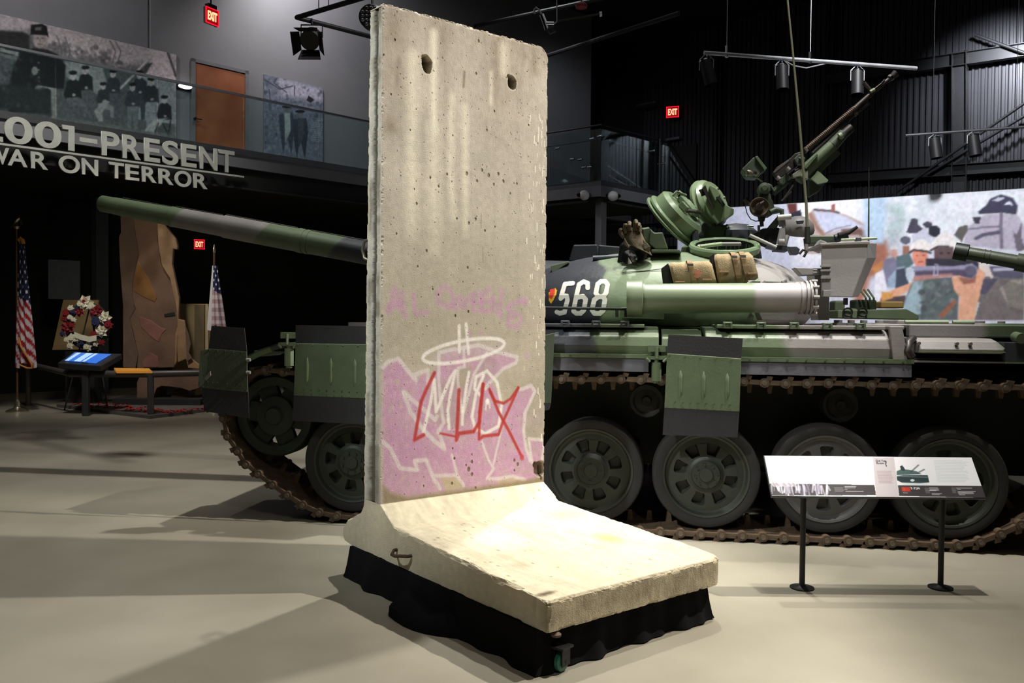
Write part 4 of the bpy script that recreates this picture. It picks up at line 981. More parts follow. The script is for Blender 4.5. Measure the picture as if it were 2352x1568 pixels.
# ================================================================== TANK
GR, GY, BK = L(88, 102, 76), L(132, 128, 125), L(50, 53, 59)
GRD = L(66, 84, 62)
tank = thing('battle_tank', 'green, grey and black camouflaged battle tank numbered 568 behind the concrete wall', 'tank'); place(tank, TK)
def T(px_, py_, y): return TK.p(px_, py_, y)
M_turret = mat('turret_camouflage', rough=.5, var=.22, scale=2.2, bump=.25, bscale=25., ramp=(-4, 0, .34, .10, [(-4, BK), (-2.10, L(116, 132, 102)), (-.90, L(150, 146, 142))]))
M_hullc = mat('hull_camouflage', rough=.5, var=.14, scale=5, bump=.1, ramp=(-6, 3, .30, 0, [(-6, BK), (-5.0, GR), (-4.62, BK), (-2.25, GR), (-1.18, GY), (.42, GR)]))
M_fend = mat('fender_camouflage', rough=.45, var=.12, scale=5, bump=.1, ramp=(-6, 3, .22, .3, [(-6, BK), (-1.95, GR), (-.62, GY), (.75, GR)]))
M_gun = mat('barrel_camouflage', rough=.5, var=.14, scale=5, bump=.1, ramp=(-10, -4, .12, -.9, [(-10, GR), (-8.9, L(122, 118, 116)), (-7.86, GR), (-6.98, BK)]))
M_gr = mat('green_paint', GR, .5, 0, .15, 6., .1); M_gr2 = mat('dark_green_paint', L(68, 78, 62), .5, 0, .15, 6., .1)
M_lgr = mat('light_green_paint', L(130, 144, 114), .45, 0, .15, 6.)
M_gy = mat('grey_paint', GY, .5, 0, .12, 6., .1); M_bk = mat('dark_grey_paint', BK, .5, 0, .12, 6., .1)
M_rub = mat('black_rubber', L(38, 38, 41), .75, 0, .15, 10., .1); M_rubg = mat('grey_rubber_flap', L(74, 74, 80), .7, 0, .12, 8.)
M_tire = mat('tyre_rubber', L(36, 35, 34), .8, 0, .2, 12.)
M_trk = mat('rusty_track_steel', L(112, 92, 72), .6, .3, .35, 14., .3, col2=L(74, 62, 52)); M_pin = mat('worn_pin_steel', L(118, 108, 96), .45, .6, .3, 30.)
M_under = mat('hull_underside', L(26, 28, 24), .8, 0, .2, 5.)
M_wg = mat('wheel_green_paint', L(46, 51, 43), .55, 0, .14, 8., .15); M_wgy = mat('wheel_grey_paint', L(80, 79, 79), .55, 0, .14, 8., .15)
M_gunm = mat('gunmetal', L(64, 60, 58), .45, .5, .25, 30.); M_brn = mat('browned_metal', L(92, 76, 66), .5, .4, .2, 20.)
# ---- hull
mb = MB(); hp = [(-5.15, 1.0), (-4.86, .56), (-4.3, .42), (1.25, .42), (1.5, .9), (1.45, 1.49), (-3.5, 1.49), (-5.15, 1.14)]
mb.prism([(a, .66, b) for a, b in hp], (0, 2.1, 0)); mb.build('hull', mat('hull_side_paint', L(40, 46, 38), .6, 0, .2, 5., .1), tank, .02)
MB().prism([(-3.5, .6, 1.485), (1.45, .6, 1.485), (1.45, 2.8, 1.485), (-3.5, 2.8, 1.485)], (0, 0, .012)).build('deck', M_hullc, tank)
# fender shelf + flange
MB().bx(-5.05, 1.5, .02, .66, 1.272, 1.284).bx(-5.05, 1.5, 2.76, 3.4, 1.272, 1.284).build('fender', M_hullc, tank)
MB().bx(-3.9, -2.03, -.012, .02, 1.272, 1.30).bx(-1.92, -.33, -.012, .02, 1.262, 1.292).build('flange', M_gr, tank)
mb = MB()
for i in range(9): mb.cyl((-3.4+i*.19, -.02, 1.286), (-3.4+i*.19, -.01, 1.286), .007, n=8)
for i in range(9): mb.cyl((-1.40+i*.125, -.02, 1.276), (-1.40+i*.125, -.01, 1.276), .007, n=8)
mb.build('flange_bolts', M_gr2, tank, kind='stuff')
def strip(x0, x1, zt, zb, nm='rubber_skirt', m=M_rubg):
    n = 24; top = [Vector((x0+(x1-x0)*k/n, -.004, zt)) for k in range(n+1)]; bot = [Vector((x0+(x1-x0)*k/n, -.015+.006*math.sin(k*1.9), zb)) for k in range(n+1)]
    mb = MB(); o_ = Vector((0, .008, 0)); V_ = top+bot+[v+o_ for v in top]+[v+o_ for v in bot]; N_ = n+1; F_ = []
    for k in range(n): F_ += [(k, k+1, N_+k+1, N_+k), (2*N_+k, 3*N_+k, 3*N_+k+1, 2*N_+k+1), (N_+k, N_+k+1, 3*N_+k+1, 3*N_+k)]
    mb.add(V_, F_, True); return mb.build(nm, m, tank)
strip(-3.6, -2.09, 1.272, 1.178); strip(-1.47, -.345, 1.262, 1.172)
# fender boxes with lids, straps
def fbox(nm, x0, x1, prof, m, bev=.008):
    mb = MB(); ys = [(x0, p[0], p[1]) for p in prof]; mb.prism(ys, (x1-x0, 0, 0)); return mb.build(nm, m, tank, bev)
PR = [(.03, 1.284), (.015, 1.36), (.03, 1.425), (.09, 1.472), (.16, 1.49), (.62, 1.50), (.62, 1.284)]
PL = [(.05, 1.284), (.035, 1.36), (.05, 1.415), (.12, 1.458), (.18, 1.47), (.62, 1.48), (.62, 1.284)]
fbox('fender_box', -3.7, -2.02, PR, M_fend); fbox('fender_box', -2.0, -1.72, PL, M_fend); fbox('fender_box', -1.70, -.425, PR, M_fend)
MB().bx(-3.6, -2.12, .06, .60, 1.487, 1.512).build('box_lid', M_fend, tank, .006); MB().bx(-1.62, -.50, .05, .60, 1.487, 1.515).build('box_lid', M_fend, tank, .006)
for px_ in (1298, 1369, 1435, 1671, 1748, 1824, 1900, 1976):
    c = T(px_, 750, .05); mb = MB(); mb.bx(c.x-.035, c.x+.035, .028, .09, 1.488, 1.50).bx(c.x-.03, c.x-.018, .02, .10, 1.49, 1.53).bx(c.x+.018, c.x+.03, .02, .10, 1.49, 1.53).cyl((c.x-.03, .05, 1.527), (c.x+.03, .05, 1.527), .007, n=8)
    mb.build('lid_latch', M_bk if px_ < 1500 else M_gr, tank)
c = T(2062, 800, 0)
MB().prism([(c.x-.055, .0, 1.50), (c.x+.03, .0, 1.50), (c.x+.065, -.005, 1.285), (c.x-.03, -.005, 1.285)], (0, .04, 0)).bx(c.x-.055, c.x+.04, 0, .5, 1.49, 1.515).build('end_strap', M_gy, tank, .006)
# rear lower box
rb = [(.02, 1.335), (.0, 1.36), (.01, 1.372), (.04, 1.42), (.12, 1.435), (.6, 1.44), (.6, 1.335)]
mb = MB(); mb.prism([(-.30, a, b) for a, b in rb], (.54, 0, 0), back=[(.235 if b < 1.4 else .20, a, b) for a, b in rb]); mb.build('rear_box', M_fend, tank, .008)
MB().bx(-.30, .24, .0, .02, 1.345, 1.352).build('rear_box_rim', M_lgr, tank)
for px_ in (2108, 2195, 2226):
    c = T(px_, 792, .03); MB().cyl((c.x, .02, 1.405), (c.x, -.0, 1.40), .012, n=12).build('rivet', M_gy, tank)
MB().tube([(-.31, .1, 1.43), (-.36, .02, 1.40), (-.37, .0, 1.35), (-.345, .02, 1.30)], .028, 10).tube([(-.40, .02, 1.40), (-.36, -.01, 1.36), (-.33, .0, 1.31)], .014, 8).build('exhaust_bracket', M_gunm, tank)
MB().bx(-.30, 1.45, .22, .3, 1.44, 1.53).build('side_rail', M_fend, tank, .01)
MB().bx(-.34, .45, .05, .66, 1.284, 1.30).bx(.24, 1.45, .02, .64, 1.284, 1.41).build('rear_tray', M_bk, tank)
MB().cyl((.34, .1, 1.45), (.34, .0, 1.44), .035, n=16).build('filler_cap', M_gr, tank)
MB().cyl((.48, .18, 1.42), (1.4, .18, 1.42), .12, n=24).build('fuel_drum', M_gr, tank)
# deck clutter behind the turret
mb = MB(); mb.bx(-.62, -.1, .35, 2.4, 1.497, 1.53).bx(-.30, .0, .5, .9, 1.53, 1.56).bx(.05, .7, .4, 3.0, 1.497, 1.54); mb.build('engine_deck', M_hullc, tank, .008)
mb = MB()
for px_, py_, w_ in ((1925, 742, .06), (1955, 738, .05), (1984, 735, .05), (2020, 738, .06), (2160, 738, .05), (2250, 742, .07), (2300, 742, .05)):
    c = T(px_, py_, .5); mb.cyl((c.x, .5, 1.50), (c.x, .5, 1.555), w_*.5, n=12).bx(c.x-w_*.8, c.x+w_*.8, .44, .47, 1.50, 1.535)
mb.build('deck_fitting', M_gy, tank, kind='stuff')
for a, b in ((2080, 2180), (2190, 2240)):
    p = T(a, 748, .3); q = T(b, 748, .3); MB().cyl((p.x, .32, 1.545), (q.x, .32, 1.545), .014, n=8).build('tow_bar', M_lgr, tank)
# front mudguard
mg = [T(566, 818, .02), T(600, 802, .02), T(640, 788, .02), T(700, 781, .02), T(760, 780, .02)]
mb = MB(); up = [Vector((p.x, 0, p.z)) for p in mg]; dn = [Vector((p.x, 0, p.z-.055+.02*k/4)) for k, p in enumerate(mg)]
mb.prism(up+dn[::-1], (0, .02, 0)).prism(up+[p-Vector((0, 0, .012)) for p in up[::-1]], (0, .62, 0)); mb.build('front_mudguard', mat('mudguard_paint', rough=.5, var=.1, ramp=(-5.4, -4.2, .1, .5, [(-5.4, L(112, 128, 92)), (-4.18, L(72, 74, 78))])), tank)
mb = MB(); mb.prism([T(800, 740, .3), T(860, 740, .3), T(860, 752, .3), T(800, 749, .3)], (0, .2, 0)); mb.build('headlamp_guard', M_gy, tank)
# brackets with little canister: front and middle
def canister(px0, py0, m, s=1.):
    t0 = T(px0, py0, -.03); mb = MB(); x, z = t0.x, t0.z
    mb.cyl((x, -.03, z), (x, -.03, z-.13), .034, n=16).cyl((x, -.03, z-.13), (x, -.03, z-.145), .022, n=12).bx(x-.075, x+.075, -.055, .0, z+.02, z+.045).bx(x-.06, x+.06, -.05, 0, z+.075, z+.12)
    mb.cyl((x, -.06, z+.03), (x, -.06, z+.11), .012, n=8).cyl((x-.07, -.06, z+.03), (x-.045, -.06, z+.005), .01, n=6).cyl((x+.07, -.06, z+.03), (x+.045, -.06, z+.005), .01, n=6).cyl((x, -.03, z), (x, -.03, z+.03), .02, n=10)
    return mb.build('bracket_canister', m, tank)
canister(1508, 832, M_gr); canister(664, 800, M_lgr)
# ---- side armour panels (metal + rubber)
def side_panel(tl, tr, bl, br, mt_l, mt_r, mb_l, mb_r, ribs, y0=-.06, y1=-.06, m=M_gr, wing=None, edge=None):
    """photo corner points of rubber sheet and metal plate, at depths y0 (left) and y1 (right)"""
    P = lambda a, y: T(a[0], a[1], y)
    pl = MB(); A, B_, C_, D_ = P(mt_l, y0), P(mt_r, y1), P(mb_r, y1), P(mb_l, y0)
    pl.prism([A, B_, C_, D_], (0, -.012, 0)); o = pl.build('side_armor_panel', m, tank, .004)
    r = MB(); r.prism([P(tl, y0), P(tr, y1), P(mt_r, y1), P(mt_l, y0)], (0, -.008, 0)); r.build('rubber_flap', M_rub if edge is None else edge, o)
    r = MB(); r.prism([P(mb_l, y0), P(mb_r, y1), P(br, y1), P(bl, y0)], (0, -.008, 0)); r.build('rubber_flap', M_rub if edge is None else edge, o)
    for px_, pa, pb in ribs:
        a = T(px_, pa, y0); b = T(px_-1, pb, y0); mb2 = MB(); n = 10; rr = []
        for k in range(7):
            t_ = k/6; h_ = .011*math.sin(math.pi*min(1, max(.0, (t_ if t_ < .5 else 1-t_)*6))/2) if t_ not in (0, 1) else .0005; p = a.lerp(b, t_)
            rr.append([p+Vector((.011*math.cos(q_)*(h_/.011+.25), -.012-h_*math.sin(q_), 0)) for q_ in [math.pi*j/8 for j in range(9)]])
        mb2.loft(rr, cap=False).build('rib', m, o)
    rv = MB(); 
    for t_ in [i/9 for i in range(10)]:
        for (a, b, dz) in ((A, B_, -.012), (D_, C_, .012), (D_, C_, .05)):
            if dz == .05 and t_ in (0, 1): continue
            if dz == -.012 and int(t_*9) % 2: continue
            p = a.lerp(b, .03+.94*t_); rv.cyl(p+Vector((0, -.012, dz)), p+Vector((0, -.018, dz)), .006, n=8)
    rv.build('rivets', m, o, kind='stuff')
    return o
side_panel((680, 746), (846, 749), (672, 966), (842, 974), (680, 788), (845, 790), (676, 908), (843, 915), [(707, 820, 884), (761, 822, 886), (816, 824, 888)], m=M_gr)
side_panel((1535, 768), (1706, 777), (1522, 998), (1694, 1004), (1532, 811), (1702, 823), (1526, 936), (1698, 945), [(1563, 850, 912), (1616, 853, 915), (1670, 857, 917)], m=M_gr)
side_panel((1110, 758), (1276, 762), (1100, 985), (1262, 940), (1108, 800), (1274, 764), (1102, 925), (1266, 926), [(1135, 835, 900), (1190, 838, 902), (1244, 840, 905)], m=M_gr2)
o = side_panel((487, 748), (562, 753), (470, 944), (573, 960), (480, 800), (568, 807), (464, 890), (571, 901), [], -.12, -.10, m=M_gr2)
MB().prism([T(462, 806, -.13), T(482, 801, -.12), T(470, 889, -.12), T(457, 886, -.13)], (0, -.012, 0)).build('side_wing', M_gr2, o)
MB().prism([T(470, 868, -.14), T(484, 852, -.14), T(485, 862, -.14), T(474, 873, -.14)], (0, -.01, 0)).build('spring', M_gy, o)
for py_ in (826, 855): a = T(566, py_, -.12); MB().cyl(a, a+Vector((.03, 0, 0)), .012, n=8).build('hinge_bolt', M_gy, o)
# ---- road wheels
def wheel_mesh(m, nm):
    root = bpy.data.objects.new(nm, None)
    N_ = 96; R_ = [(0, -.075), (.045, -.075), (.05, -.062), (.095, -.060), (.105, -.045), (.125, -.03), (.137, -.028), (.147, -.026), (.215, -.022), (.225, -.020), (.262, -.016), (.275, -.02), (.288, -.05), (.302, -.055), (.306, -.01), (.306, .18)]
    vs = []; fs = []
    for r_, h_ in R_:
        for k in range(N_):
            a = 2*math.pi*k/N_; ph = (k % 12); y = h_
            if .146 < r_ < .220 and 2 <= ph <= 7: y = h_+.05
            vs.append((r_*math.cos(a), y, r_*math.sin(a)))
    for i in range(len(R_)-1):
        for k in range(N_): fs.append((i*N_+k, i*N_+(k+1) % N_, (i+1)*N_+(k+1) % N_, (i+1)*N_+k))
    mb = MB(); mb.add(vs, fs, False)
    disc = mb.build('disc', m, None, merge=True)
    hub = MB()
    for k in range(8):
        a = 2*math.pi*(k+.9)/8; hub.cyl((.075*math.cos(a), -.072, .075*math.sin(a)), (.075*math.cos(a), -.058, .075*math.sin(a)), .008, n=8)
    hub = hub.build('hub_bolts', m, None); hub['kind'] = 'stuff'
    ty = MB().lathe([(.303, -.05), (.345, -.062), (.366, -.055), (.375, -.04), (.375, .12), (.366, .135), (.303, .14)], 72, axis='y').build('tyre', M_tire, None)
    return disc, hub, ty
WX = [-.07, -.87, -1.68, -2.49, -3.385, -4.28]; ZW = .455
proto = {}
for m in (M_wg, M_wgy): proto[m.name] = wheel_mesh(m, 'w')
for i, x in enumerate(WX):
    m = M_wgy if i == 1 else M_wg; e = bpy.data.objects.new('road_wheel', None); COL.objects.link(e); e.parent = tank; e.location = (x, .10, ZW)
    e.rotation_euler = (0, .13+i*.21, 0)
    if i == 1: e['label'] = 'grey road wheel behind the information panel'
    for src in proto[m.name]:
        c = src.copy(); COL.objects.link(c); c.parent = e
for x in WX: # far side wheels
    e = bpy.data.objects.new('road_wheel', None); COL.objects.link(e); e.parent = tank; e.location = (x, 3.15, ZW); e.rotation_euler = (0, 0, math.pi)
    for src in (proto[M_wg.name][0], proto[M_wg.name][2]): c = src.copy(); COL.objects.link(c); c.parent = e
for k in proto:
    for s_ in proto[k]: bpy.data.objects.remove(s_)
mb = MB()
for i, x in enumerate(WX):
    mb = MB(); mb.cyl((x, .2, ZW), (x, .45, ZW), .06, n=12).tube([(x, .42, ZW), (x+.28, .50, .56), (x+.3, .66, .58)], .05, 10); mb.build('swing_arm', M_under, tank)
# return rollers, idler, sprocket
for x in (-2.10, -.755, -3.6):
    MB().lathe([(0, -.03), (.03, -.035), (.04, -.01), (.085, 0), (.10, -.02), (.118, -.02), (.118, .12), (0, .12)], 32, o=(x, .2, .955), axis='y').build('return_roller', M_under, tank)
IX, IZ, IR = -4.93, .78, .315
mb = MB(); mb.lathe([(.235, -.02), (.30, -.035), (IR, -.01), (IR, .14), (.30, .15), (.235, .12), (.235, -.02)], 48, o=(IX, .15, IZ), axis='y').lathe([(0, -.06), (.06, -.06), (.075, -.03), (.15, -.02), (.16, .08), (0, .08)], 32, o=(IX, .15, IZ), axis='y')
for k in range(6):
    a = k*math.pi/3+.9; R = Matrix.Rotation(-a, 3, 'Y'); mb.box(Vector((IX, .19, IZ))+R @ Vector((.195, 0, 0)), (.13, .05, .15), R)
mb.build('idler_wheel', mat('idler_paint', L(44, 52, 42), .6, 0, .2, 8.), tank)
MB().bx(IX, IX+.35, .3, .7, IZ-.08, IZ+.08).build('idler_mount', M_under, tank)
SX, SZ, SR = .95, .74, .27
mb = MB(); mb.lathe([(0, -.05), (.1, -.05), (.14, 0), (SR, .0), (SR, .05), (0, .05)], 40, o=(SX, .18, SZ), axis='y')
for k in range(14): a = 2*math.pi*k/14; R = Matrix.Rotation(-a, 3, 'Y'); mb.box(Vector((SX, .205, SZ))+R @ Vector((SR+.02, 0, 0)), (.06, .05, .05), R)
mb.build('drive_sprocket', M_wg, tank)
MB().cyl((SX, .24, SZ), (SX, .7, SZ), .16, n=24).build('final_drive', M_under, tank)
# ---- track: closed path of pins, sampled at .142
def arc(cx, cz, r, a0, a1, n): return [(cx+r*math.cos(a0+(a1-a0)*k/n), cz+r*math.sin(a0+(a1-a0)*k/n)) for k in range(n+1)]
path = []
path += [(.92, 1.115)]
for k in range(60):
    x = .8-5.45*k/59; path.append((x, 1.122-.010*math.sin((x+.1)*4.4)**2))
path += arc(IX, IZ, IR+.045, rad(75), rad(228), 16)
path += [(-5.20, .50), (-5.06, .385), (-4.90, .275), (-4.72, .165), (-4.60, .10), (-4.47, .06), (-4.3, .047)]
path += [(x, .045) for x in np.linspace(-4.1, -.10, 30)]
path += [(.02, .052), (.10, .075), (.23, .135), (.36, .205), (.8, .455)]
path += arc(SX, SZ, SR+.05, rad(-60), rad(90), 12)
P = np.array(path); P = np.vstack([P, P[:1]]); seg = np.hypot(*np.diff(P, axis=0).T); cum = np.concatenate([[0], np.cumsum(seg)]); Ltot = cum[-1]
nl = int(round(Ltot/.1405)); ss = (np.arange(nl)+.30)*Ltot/nl
def at_s(s_):
    s_ = s_ % Ltot; i = min(len(seg)-1, int(np.searchsorted(cum, s_)-1)); i = max(0, i); t_ = (s_-cum[i])/seg[i]; return P[i]*(1-t_)+P[i+1]*t_
# link mesh: local x along, y across, z towards the outside
lk = MB(); lk.bx(-.062, .062, .045, .56, -.020, .022).bx(-.052, .052, -.0, .045, -.014, .018)
lk.prism([(-.075, .0, .0), (-.03, .0, .0), (-.012, .0, .044), (-.050, .0, .05)], (0, .56, 0))
lk.prism([(-.02, .27, -.01), (.03, .27, -.01), (.018, .27, -.095), (-.008, .27, -.095)], (0, .05, 0))
lk.tube([(-.0702, .0, 0), (-.0702, .58, 0)], .024, 10)
lk.tube([(-.0702, -.008, 0), (-.0702, .06, 0)], .033, 14)
lko = lk.build('track_link', M_trk, tank); pn = MB(); pn.cyl((-.0702, -.020, 0), (-.0702, -.004, 0), .017, n=14); pno = pn.build('pin', M_pin, lko)
first = True
for s_ in ss:
    a = at_s(s_-.0702); b = at_s(s_+.0702); c = (a+b)/2; d = b-a; ang = math.atan2(d[1], d[0])
    # travelling: top run goes -x, outside is +z there -> local z = rotate(d) by -90
    o = lko if first else lko.copy(); 
    if not first:
        COL.objects.link(o); p2 = pno.copy(); COL.objects.link(p2); p2.parent = o
    first = False
    X_ = Vector((d[0], 0, d[1])).normalized(); Y_ = Vector((0, 1, 0)); Z_ = X_.cross(Y_)
    if Z_.length: Z_ = Vector((d[1], 0, -d[0])).normalized()
    M_ = Matrix([X_, Y_, X_.cross(Y_)]).transposed()
    if (X_.cross(Y_)).dot(Vector((c[0]-(-2), 0, c[1]-.6))) < -9: pass
    Zd = X_.cross(Y_); want = Vector((d[1], 0, -d[0])).normalized()  # outward for counter-clockwise seen from -y
    if Zd.dot(want) < 0: X_ = -X_; M_ = Matrix([X_, Y_, X_.cross(Y_)]).transposed()
    o.matrix_local = Matrix.Translation((c[0], 0, c[1])) @ M_.to_4x4()
# far track as one simple band
mb = MB()
for s_ in ss[::2]:
    a = at_s(s_-.14); b = at_s(s_+.14); c = (a+b)/2; d = b-a; R = Matrix.Rotation(-math.atan2(d[1], d[0]), 3, 'Y'); mb.box((c[0], 3.08, c[1]), (.26, .56, .04), R)
mb.build('far_track', M_trk, tank, kind='stuff')
# ---- turret
def tring(z, ax, ay, cx=-1.93, cy=1.75, n=96, e=2.25, fw=0.):
    out = []
    for k in range(n):
        a = 2*math.pi*k/n; c_, s_ = math.cos(a), math.sin(a); x = ax*math.copysign(abs(c_)**(2/e), c_); y = ay*math.copysign(abs(s_)**(2/e), s_)
        if x < 0: x *= 1+fw
        out.append(Vector((cx+x, cy+y, z)))
    return out
RG = [(1.50, 1.14, 1.16), (1.53, 1.18, 1.20), (1.58, 1.22, 1.24), (1.66, 1.25, 1.26), (1.74, 1.25, 1.25), (1.82, 1.22, 1.22), (1.90, 1.16, 1.16), (1.96, 1.09, 1.09), (2.01, 1.0, 1.0), (2.05, .9, .9), (2.085, .76, .78), (2.11, .6, .62), (2.125, .4, .42), (2.13, .02, .02)]
TR = MB().loft([tring(z, a, b, fw=.18*max(0, min(1, (2.08-z)/.3))) for z, a, b in RG]); turret = TR.build('turret', M_turret, tank, merge=True)
MB().lathe([(1.13, 1.47), (1.16, 1.50), (1.13, 1.53)], 64, o=(-1.93, 1.75, 0)).build('turret_ring', M_bk, tank)
# projection helper onto the turret
from mathutils.bvhtree import BVHTree
bvh = BVHTree.FromPolygons([v.co.copy() for v in turret.data.vertices], [tuple(p.vertices) for p in turret.data.polygons])
def ontur(x, z):
    h_ = bvh.ray_cast(Vector((x, -1, z)), Vector((0, 1, 0)))
    return h_[0].y if h_[0] else 1.0
def decal(nm, shapes, col, x0, x1, z0, z1, m, res=.003, lift=.004):
    xs = np.arange(x0, x1, res); zs = np.arange(z0, z1, res); cvx = Canvas(x0, x1, z0, z1, res, (0, 0, 0), lambda a, b: (T(a, b, .62).x, T(a, b, .62).z))
    for kind_, pts, c_ in shapes:
        if kind_ == 'p': cvx.poly(pts, c_)
        else: cvx.stroke(pts, kind_, c_, 1, .001)
    keep = cvx.a.max(-1) > .5
    ygrid = np.zeros((cvx.nz, cvx.nx)); st = 6
    cx_ = list(range(0, cvx.nx, st))+[cvx.nx-1]; cz_ = list(range(0, cvx.nz, st))+[cvx.nz-1]
    yc = np.array([[ontur(cvx.x[i], cvx.z[j]) for i in cx_] for j in cz_])
    tmp = np.array([np.interp(cvx.x, cvx.x[cx_], r_) for r_ in yc]); ygrid = np.array([np.interp(cvx.z, cvx.z[cz_], tmp[:, i]) for i in range(cvx.nx)]).T
    X_, Z_ = np.meshgrid(cvx.x, cvx.z)
    return grid_mesh(nm, X_, ygrid-lift, Z_, cvx.a, m, tank, keep=keep)
M_decal = mat('stencil_paint', None, .55, 0, .05, 20., attr=True)
D3 = lambda *pts: [(x/4.126+1230, y/4.126+380) for x, y in pts]
Wt = (232, 230, 215); bb = .039
x0 = T(1262, 700, .62).x; x1 = T(1410, 700, .62).x; z0 = T(1330, 730, .62).z; z1 = T(1330, 636, .62).z
def drop(lst): return lst
five = [(bb, D3((345, 1112), (268, 1118), (232, 1258), (262, 1232), (292, 1236), (300, 1275), (268, 1390), (220, 1400), (190, 1388)), Wt)]
six = [(bb, D3((495, 1160), (492, 1115), (452, 1098), (410, 1125), (358, 1380), (385, 1402), (425, 1402), (460, 1370), (478, 1270), (450, 1240), (400, 1250)), Wt)]
eight = [(bb, D3((660, 1098), (620, 1098), (590, 1125), (575, 1210), (600, 1245), (645, 1245), (672, 1210), (685, 1130), (660, 1098)), Wt), (bb, D3((600, 1245), (560, 1275), (538, 1370), (560, 1402), (610, 1404), (645, 1375), (662, 1275), (645, 1245)), Wt)]
for s_ in (five, six, eight): decal('numeral', s_, None, x0, x1, z0, z1, M_decal)
decal('emblem', [('p', D3((150, 1165), (175, 1155), (192, 1180), (188, 1220), (165, 1265), (135, 1310), (110, 1280), (108, 1200)), (232, 180, 52)), ('p', D3((120, 1165), (172, 1160), (170, 1210), (140, 1265), (112, 1250)), (216, 66, 44))], None, T(1256, 700, .62).x, T(1278, 700, .62).x, z0, z1, M_decal)
# ---- gun
gA = Vector((-2.7, 1.75, 1.79)); g1 = T(235, 467.5, 1.75); dirg = (g1-gA).normalized()
def gpt(px_, y=1.75):
    # point on the bore line under photo column px_
    k0, k1 = 0., 6.
    for _ in range(40):
        km = (k0+k1)/2; P_ = gA+dirg*km; W_ = TK.w(P_.x, P_.y, P_.z); qd = np.array(W_)-CC; u = 1176+FPX*(qd @ CR_)/(qd @ AD)
        if u > px_: k0 = km
        else: k1 = km
    return gA+dirg*k0
def gseg(nm, a, b, r0, r1, m=M_gun, par=None): return MB().tube([gpt(a), gpt(b)], [r0, r1], 40).build(nm, m, par or barrel)
barrel = MB().tube([gA, gpt(300)], [.075, .070], 32).build('gun_barrel', M_gun, tank)
a = gpt(233); b = gpt(262)
mz = MB().tube([a, a+(b-a)*.06, b], [.076, .082, .083], 40, cap=False).tube([a, b], [.058, .058], 32, cap=False); rings = []
mz.build('muzzle', M_gun, barrel); MB().tube([b, b+dirg*-.02], [.082, .082], 24).build('bore', M_black, barrel)
gseg('thermal_sleeve', 262, 396, .085, .094); gseg('thermal_sleeve', 398, 516, .099, .103); gseg('bore_evacuator', 516, 688, .111, .113); gseg('collar', 686, 700, .118, .118); gseg('collar', 704, 712, .118, .118); gseg('thermal_sleeve', 700, 850, .112, .112)
gseg('collar', 395, 400, .102, .102); gseg('collar', 276, 280, .088, .088); gseg('thermal_sleeve', 852, 1150, .112, .118)
mb = MB(); up_ = Vector((0, 0, 1))
for a, b, r_ in ((282, 394, .095), (404, 512, .106), (520, 684, .117), (716, 848, .117)):
    mb.tube([gpt(a)+up_*r_, gpt(b)+up_*r_], .008, 6)
mb.build('sleeve_strip', M_gunm, barrel)
MB().loft([[Vector((x, 1.75+w_*math.cos(q_), zc+h_*math.sin(q_))) for q_ in [2*math.pi*k/28 for k in range(28)]] for x, w_, h_, zc in ((-3.55, .14, .14, 1.94), (-3.45, .24, .19, 1.91), (-3.1, .36, .25, 1.84), (-2.7, .5, .28, 1.80))]).build('mantlet', M_bk, tank)
# ================================================================== TURRET EQUIPMENT
def mpp(p): W_ = TK.w(p.x, p.y, p.z); return float((np.array(W_)-CC) @ AD)/FPX
Z3 = lambda x, y: (x/4.126+1230, y/4.126+380)        # zoom frames used while measuring
Z6 = lambda x, y: (x/6.032+1400, y/6.032+420)
Z4 = lambda x, y: (x/3.41+1680, y/3.41+140)
Z2b = lambda x, y: (x/5.2265+1660, y/5.2265+280)
def tb(nm, pts, rpx, y, m, par=None, n=12, bevel=0, ys=None):
    P_ = [T(a, b, (ys[i] if ys else y)) for i, (a, b) in enumerate(pts)]; s_ = mpp(P_[0])
    rr = [q*s_ for q in rpx] if isinstance(rpx, (list, tuple)) else rpx*s_
    return MB().tube(P_, rr, n).build(nm, m, par or tank)
def pl(nm, pts, y, th, m, par=None, bevel=.004, back=None, yb=None):
    P_ = [T(a, b, y) for a, b in pts]
    if back: return MB().prism(P_, None, back=[T(a, b, yb) for a, b in back]).build(nm, m, par or tank, bevel)
    return MB().prism(P_, (0, th, 0)).build(nm, m, par or tank, bevel)
def discat(nm, c, nrm, prof, m, par=None, n=40, sq=1.):
    """lathe profile (r,h) around axis nrm placed at c (tank local)"""
    q = Vector(nrm).normalized().to_track_quat('Z', 'Y').to_matrix(); mb = MB(); mb.lathe(prof, n)
    mb.v = [tuple(c + q @ Vector((v[0], v[1]*sq, v[2]))) for v in mb.v]
    return mb.build(nm, m, par or tank)
# snorkel tube along the side
tA = T(1440, 686, .16); tB = T(1868, 683, .16); s_ = mpp(tA)
snork = MB().tube([tA.lerp(tB, .08), tB], [.108, .104], 40).build('snorkel_tube', mat('snorkel_camouflage', rough=.42, var=.1, scale=5, bump=.05, ramp=(-4, 0, .05, 0, [(-4, L(100, 114, 88)), (-1.34, L(140, 135, 134))])), tank)
mb = MB(); mb.tube([tA, tA.lerp(tB, .085)], [.132, .132], 40, cap=False).tube([tA.lerp(tB, .085), tA.lerp(tB, .09)], [.132, .104], 40, cap=False).tube([tA, tA.lerp(tB, .02)], [.124, .124], 40, cap=False).tube([tA, tA+Vector((.001, 0, 0))], [.132, .124], 40, cap=False); mb.build('tube_flange', mat('flange_green', L(100, 114, 88), .42, 0, .1, 6.), snork)
MB().tube([tA.lerp(tB, .035), tA.lerp(tB, .036)], [.124, .124], 40).build('tube_mouth', M_under, snork)
mb = MB()
for k_ in (.955, .975, .995): mb.tube([tA.lerp(tB, k_), tA.lerp(tB, k_+.012)], [.118, .118], 40)
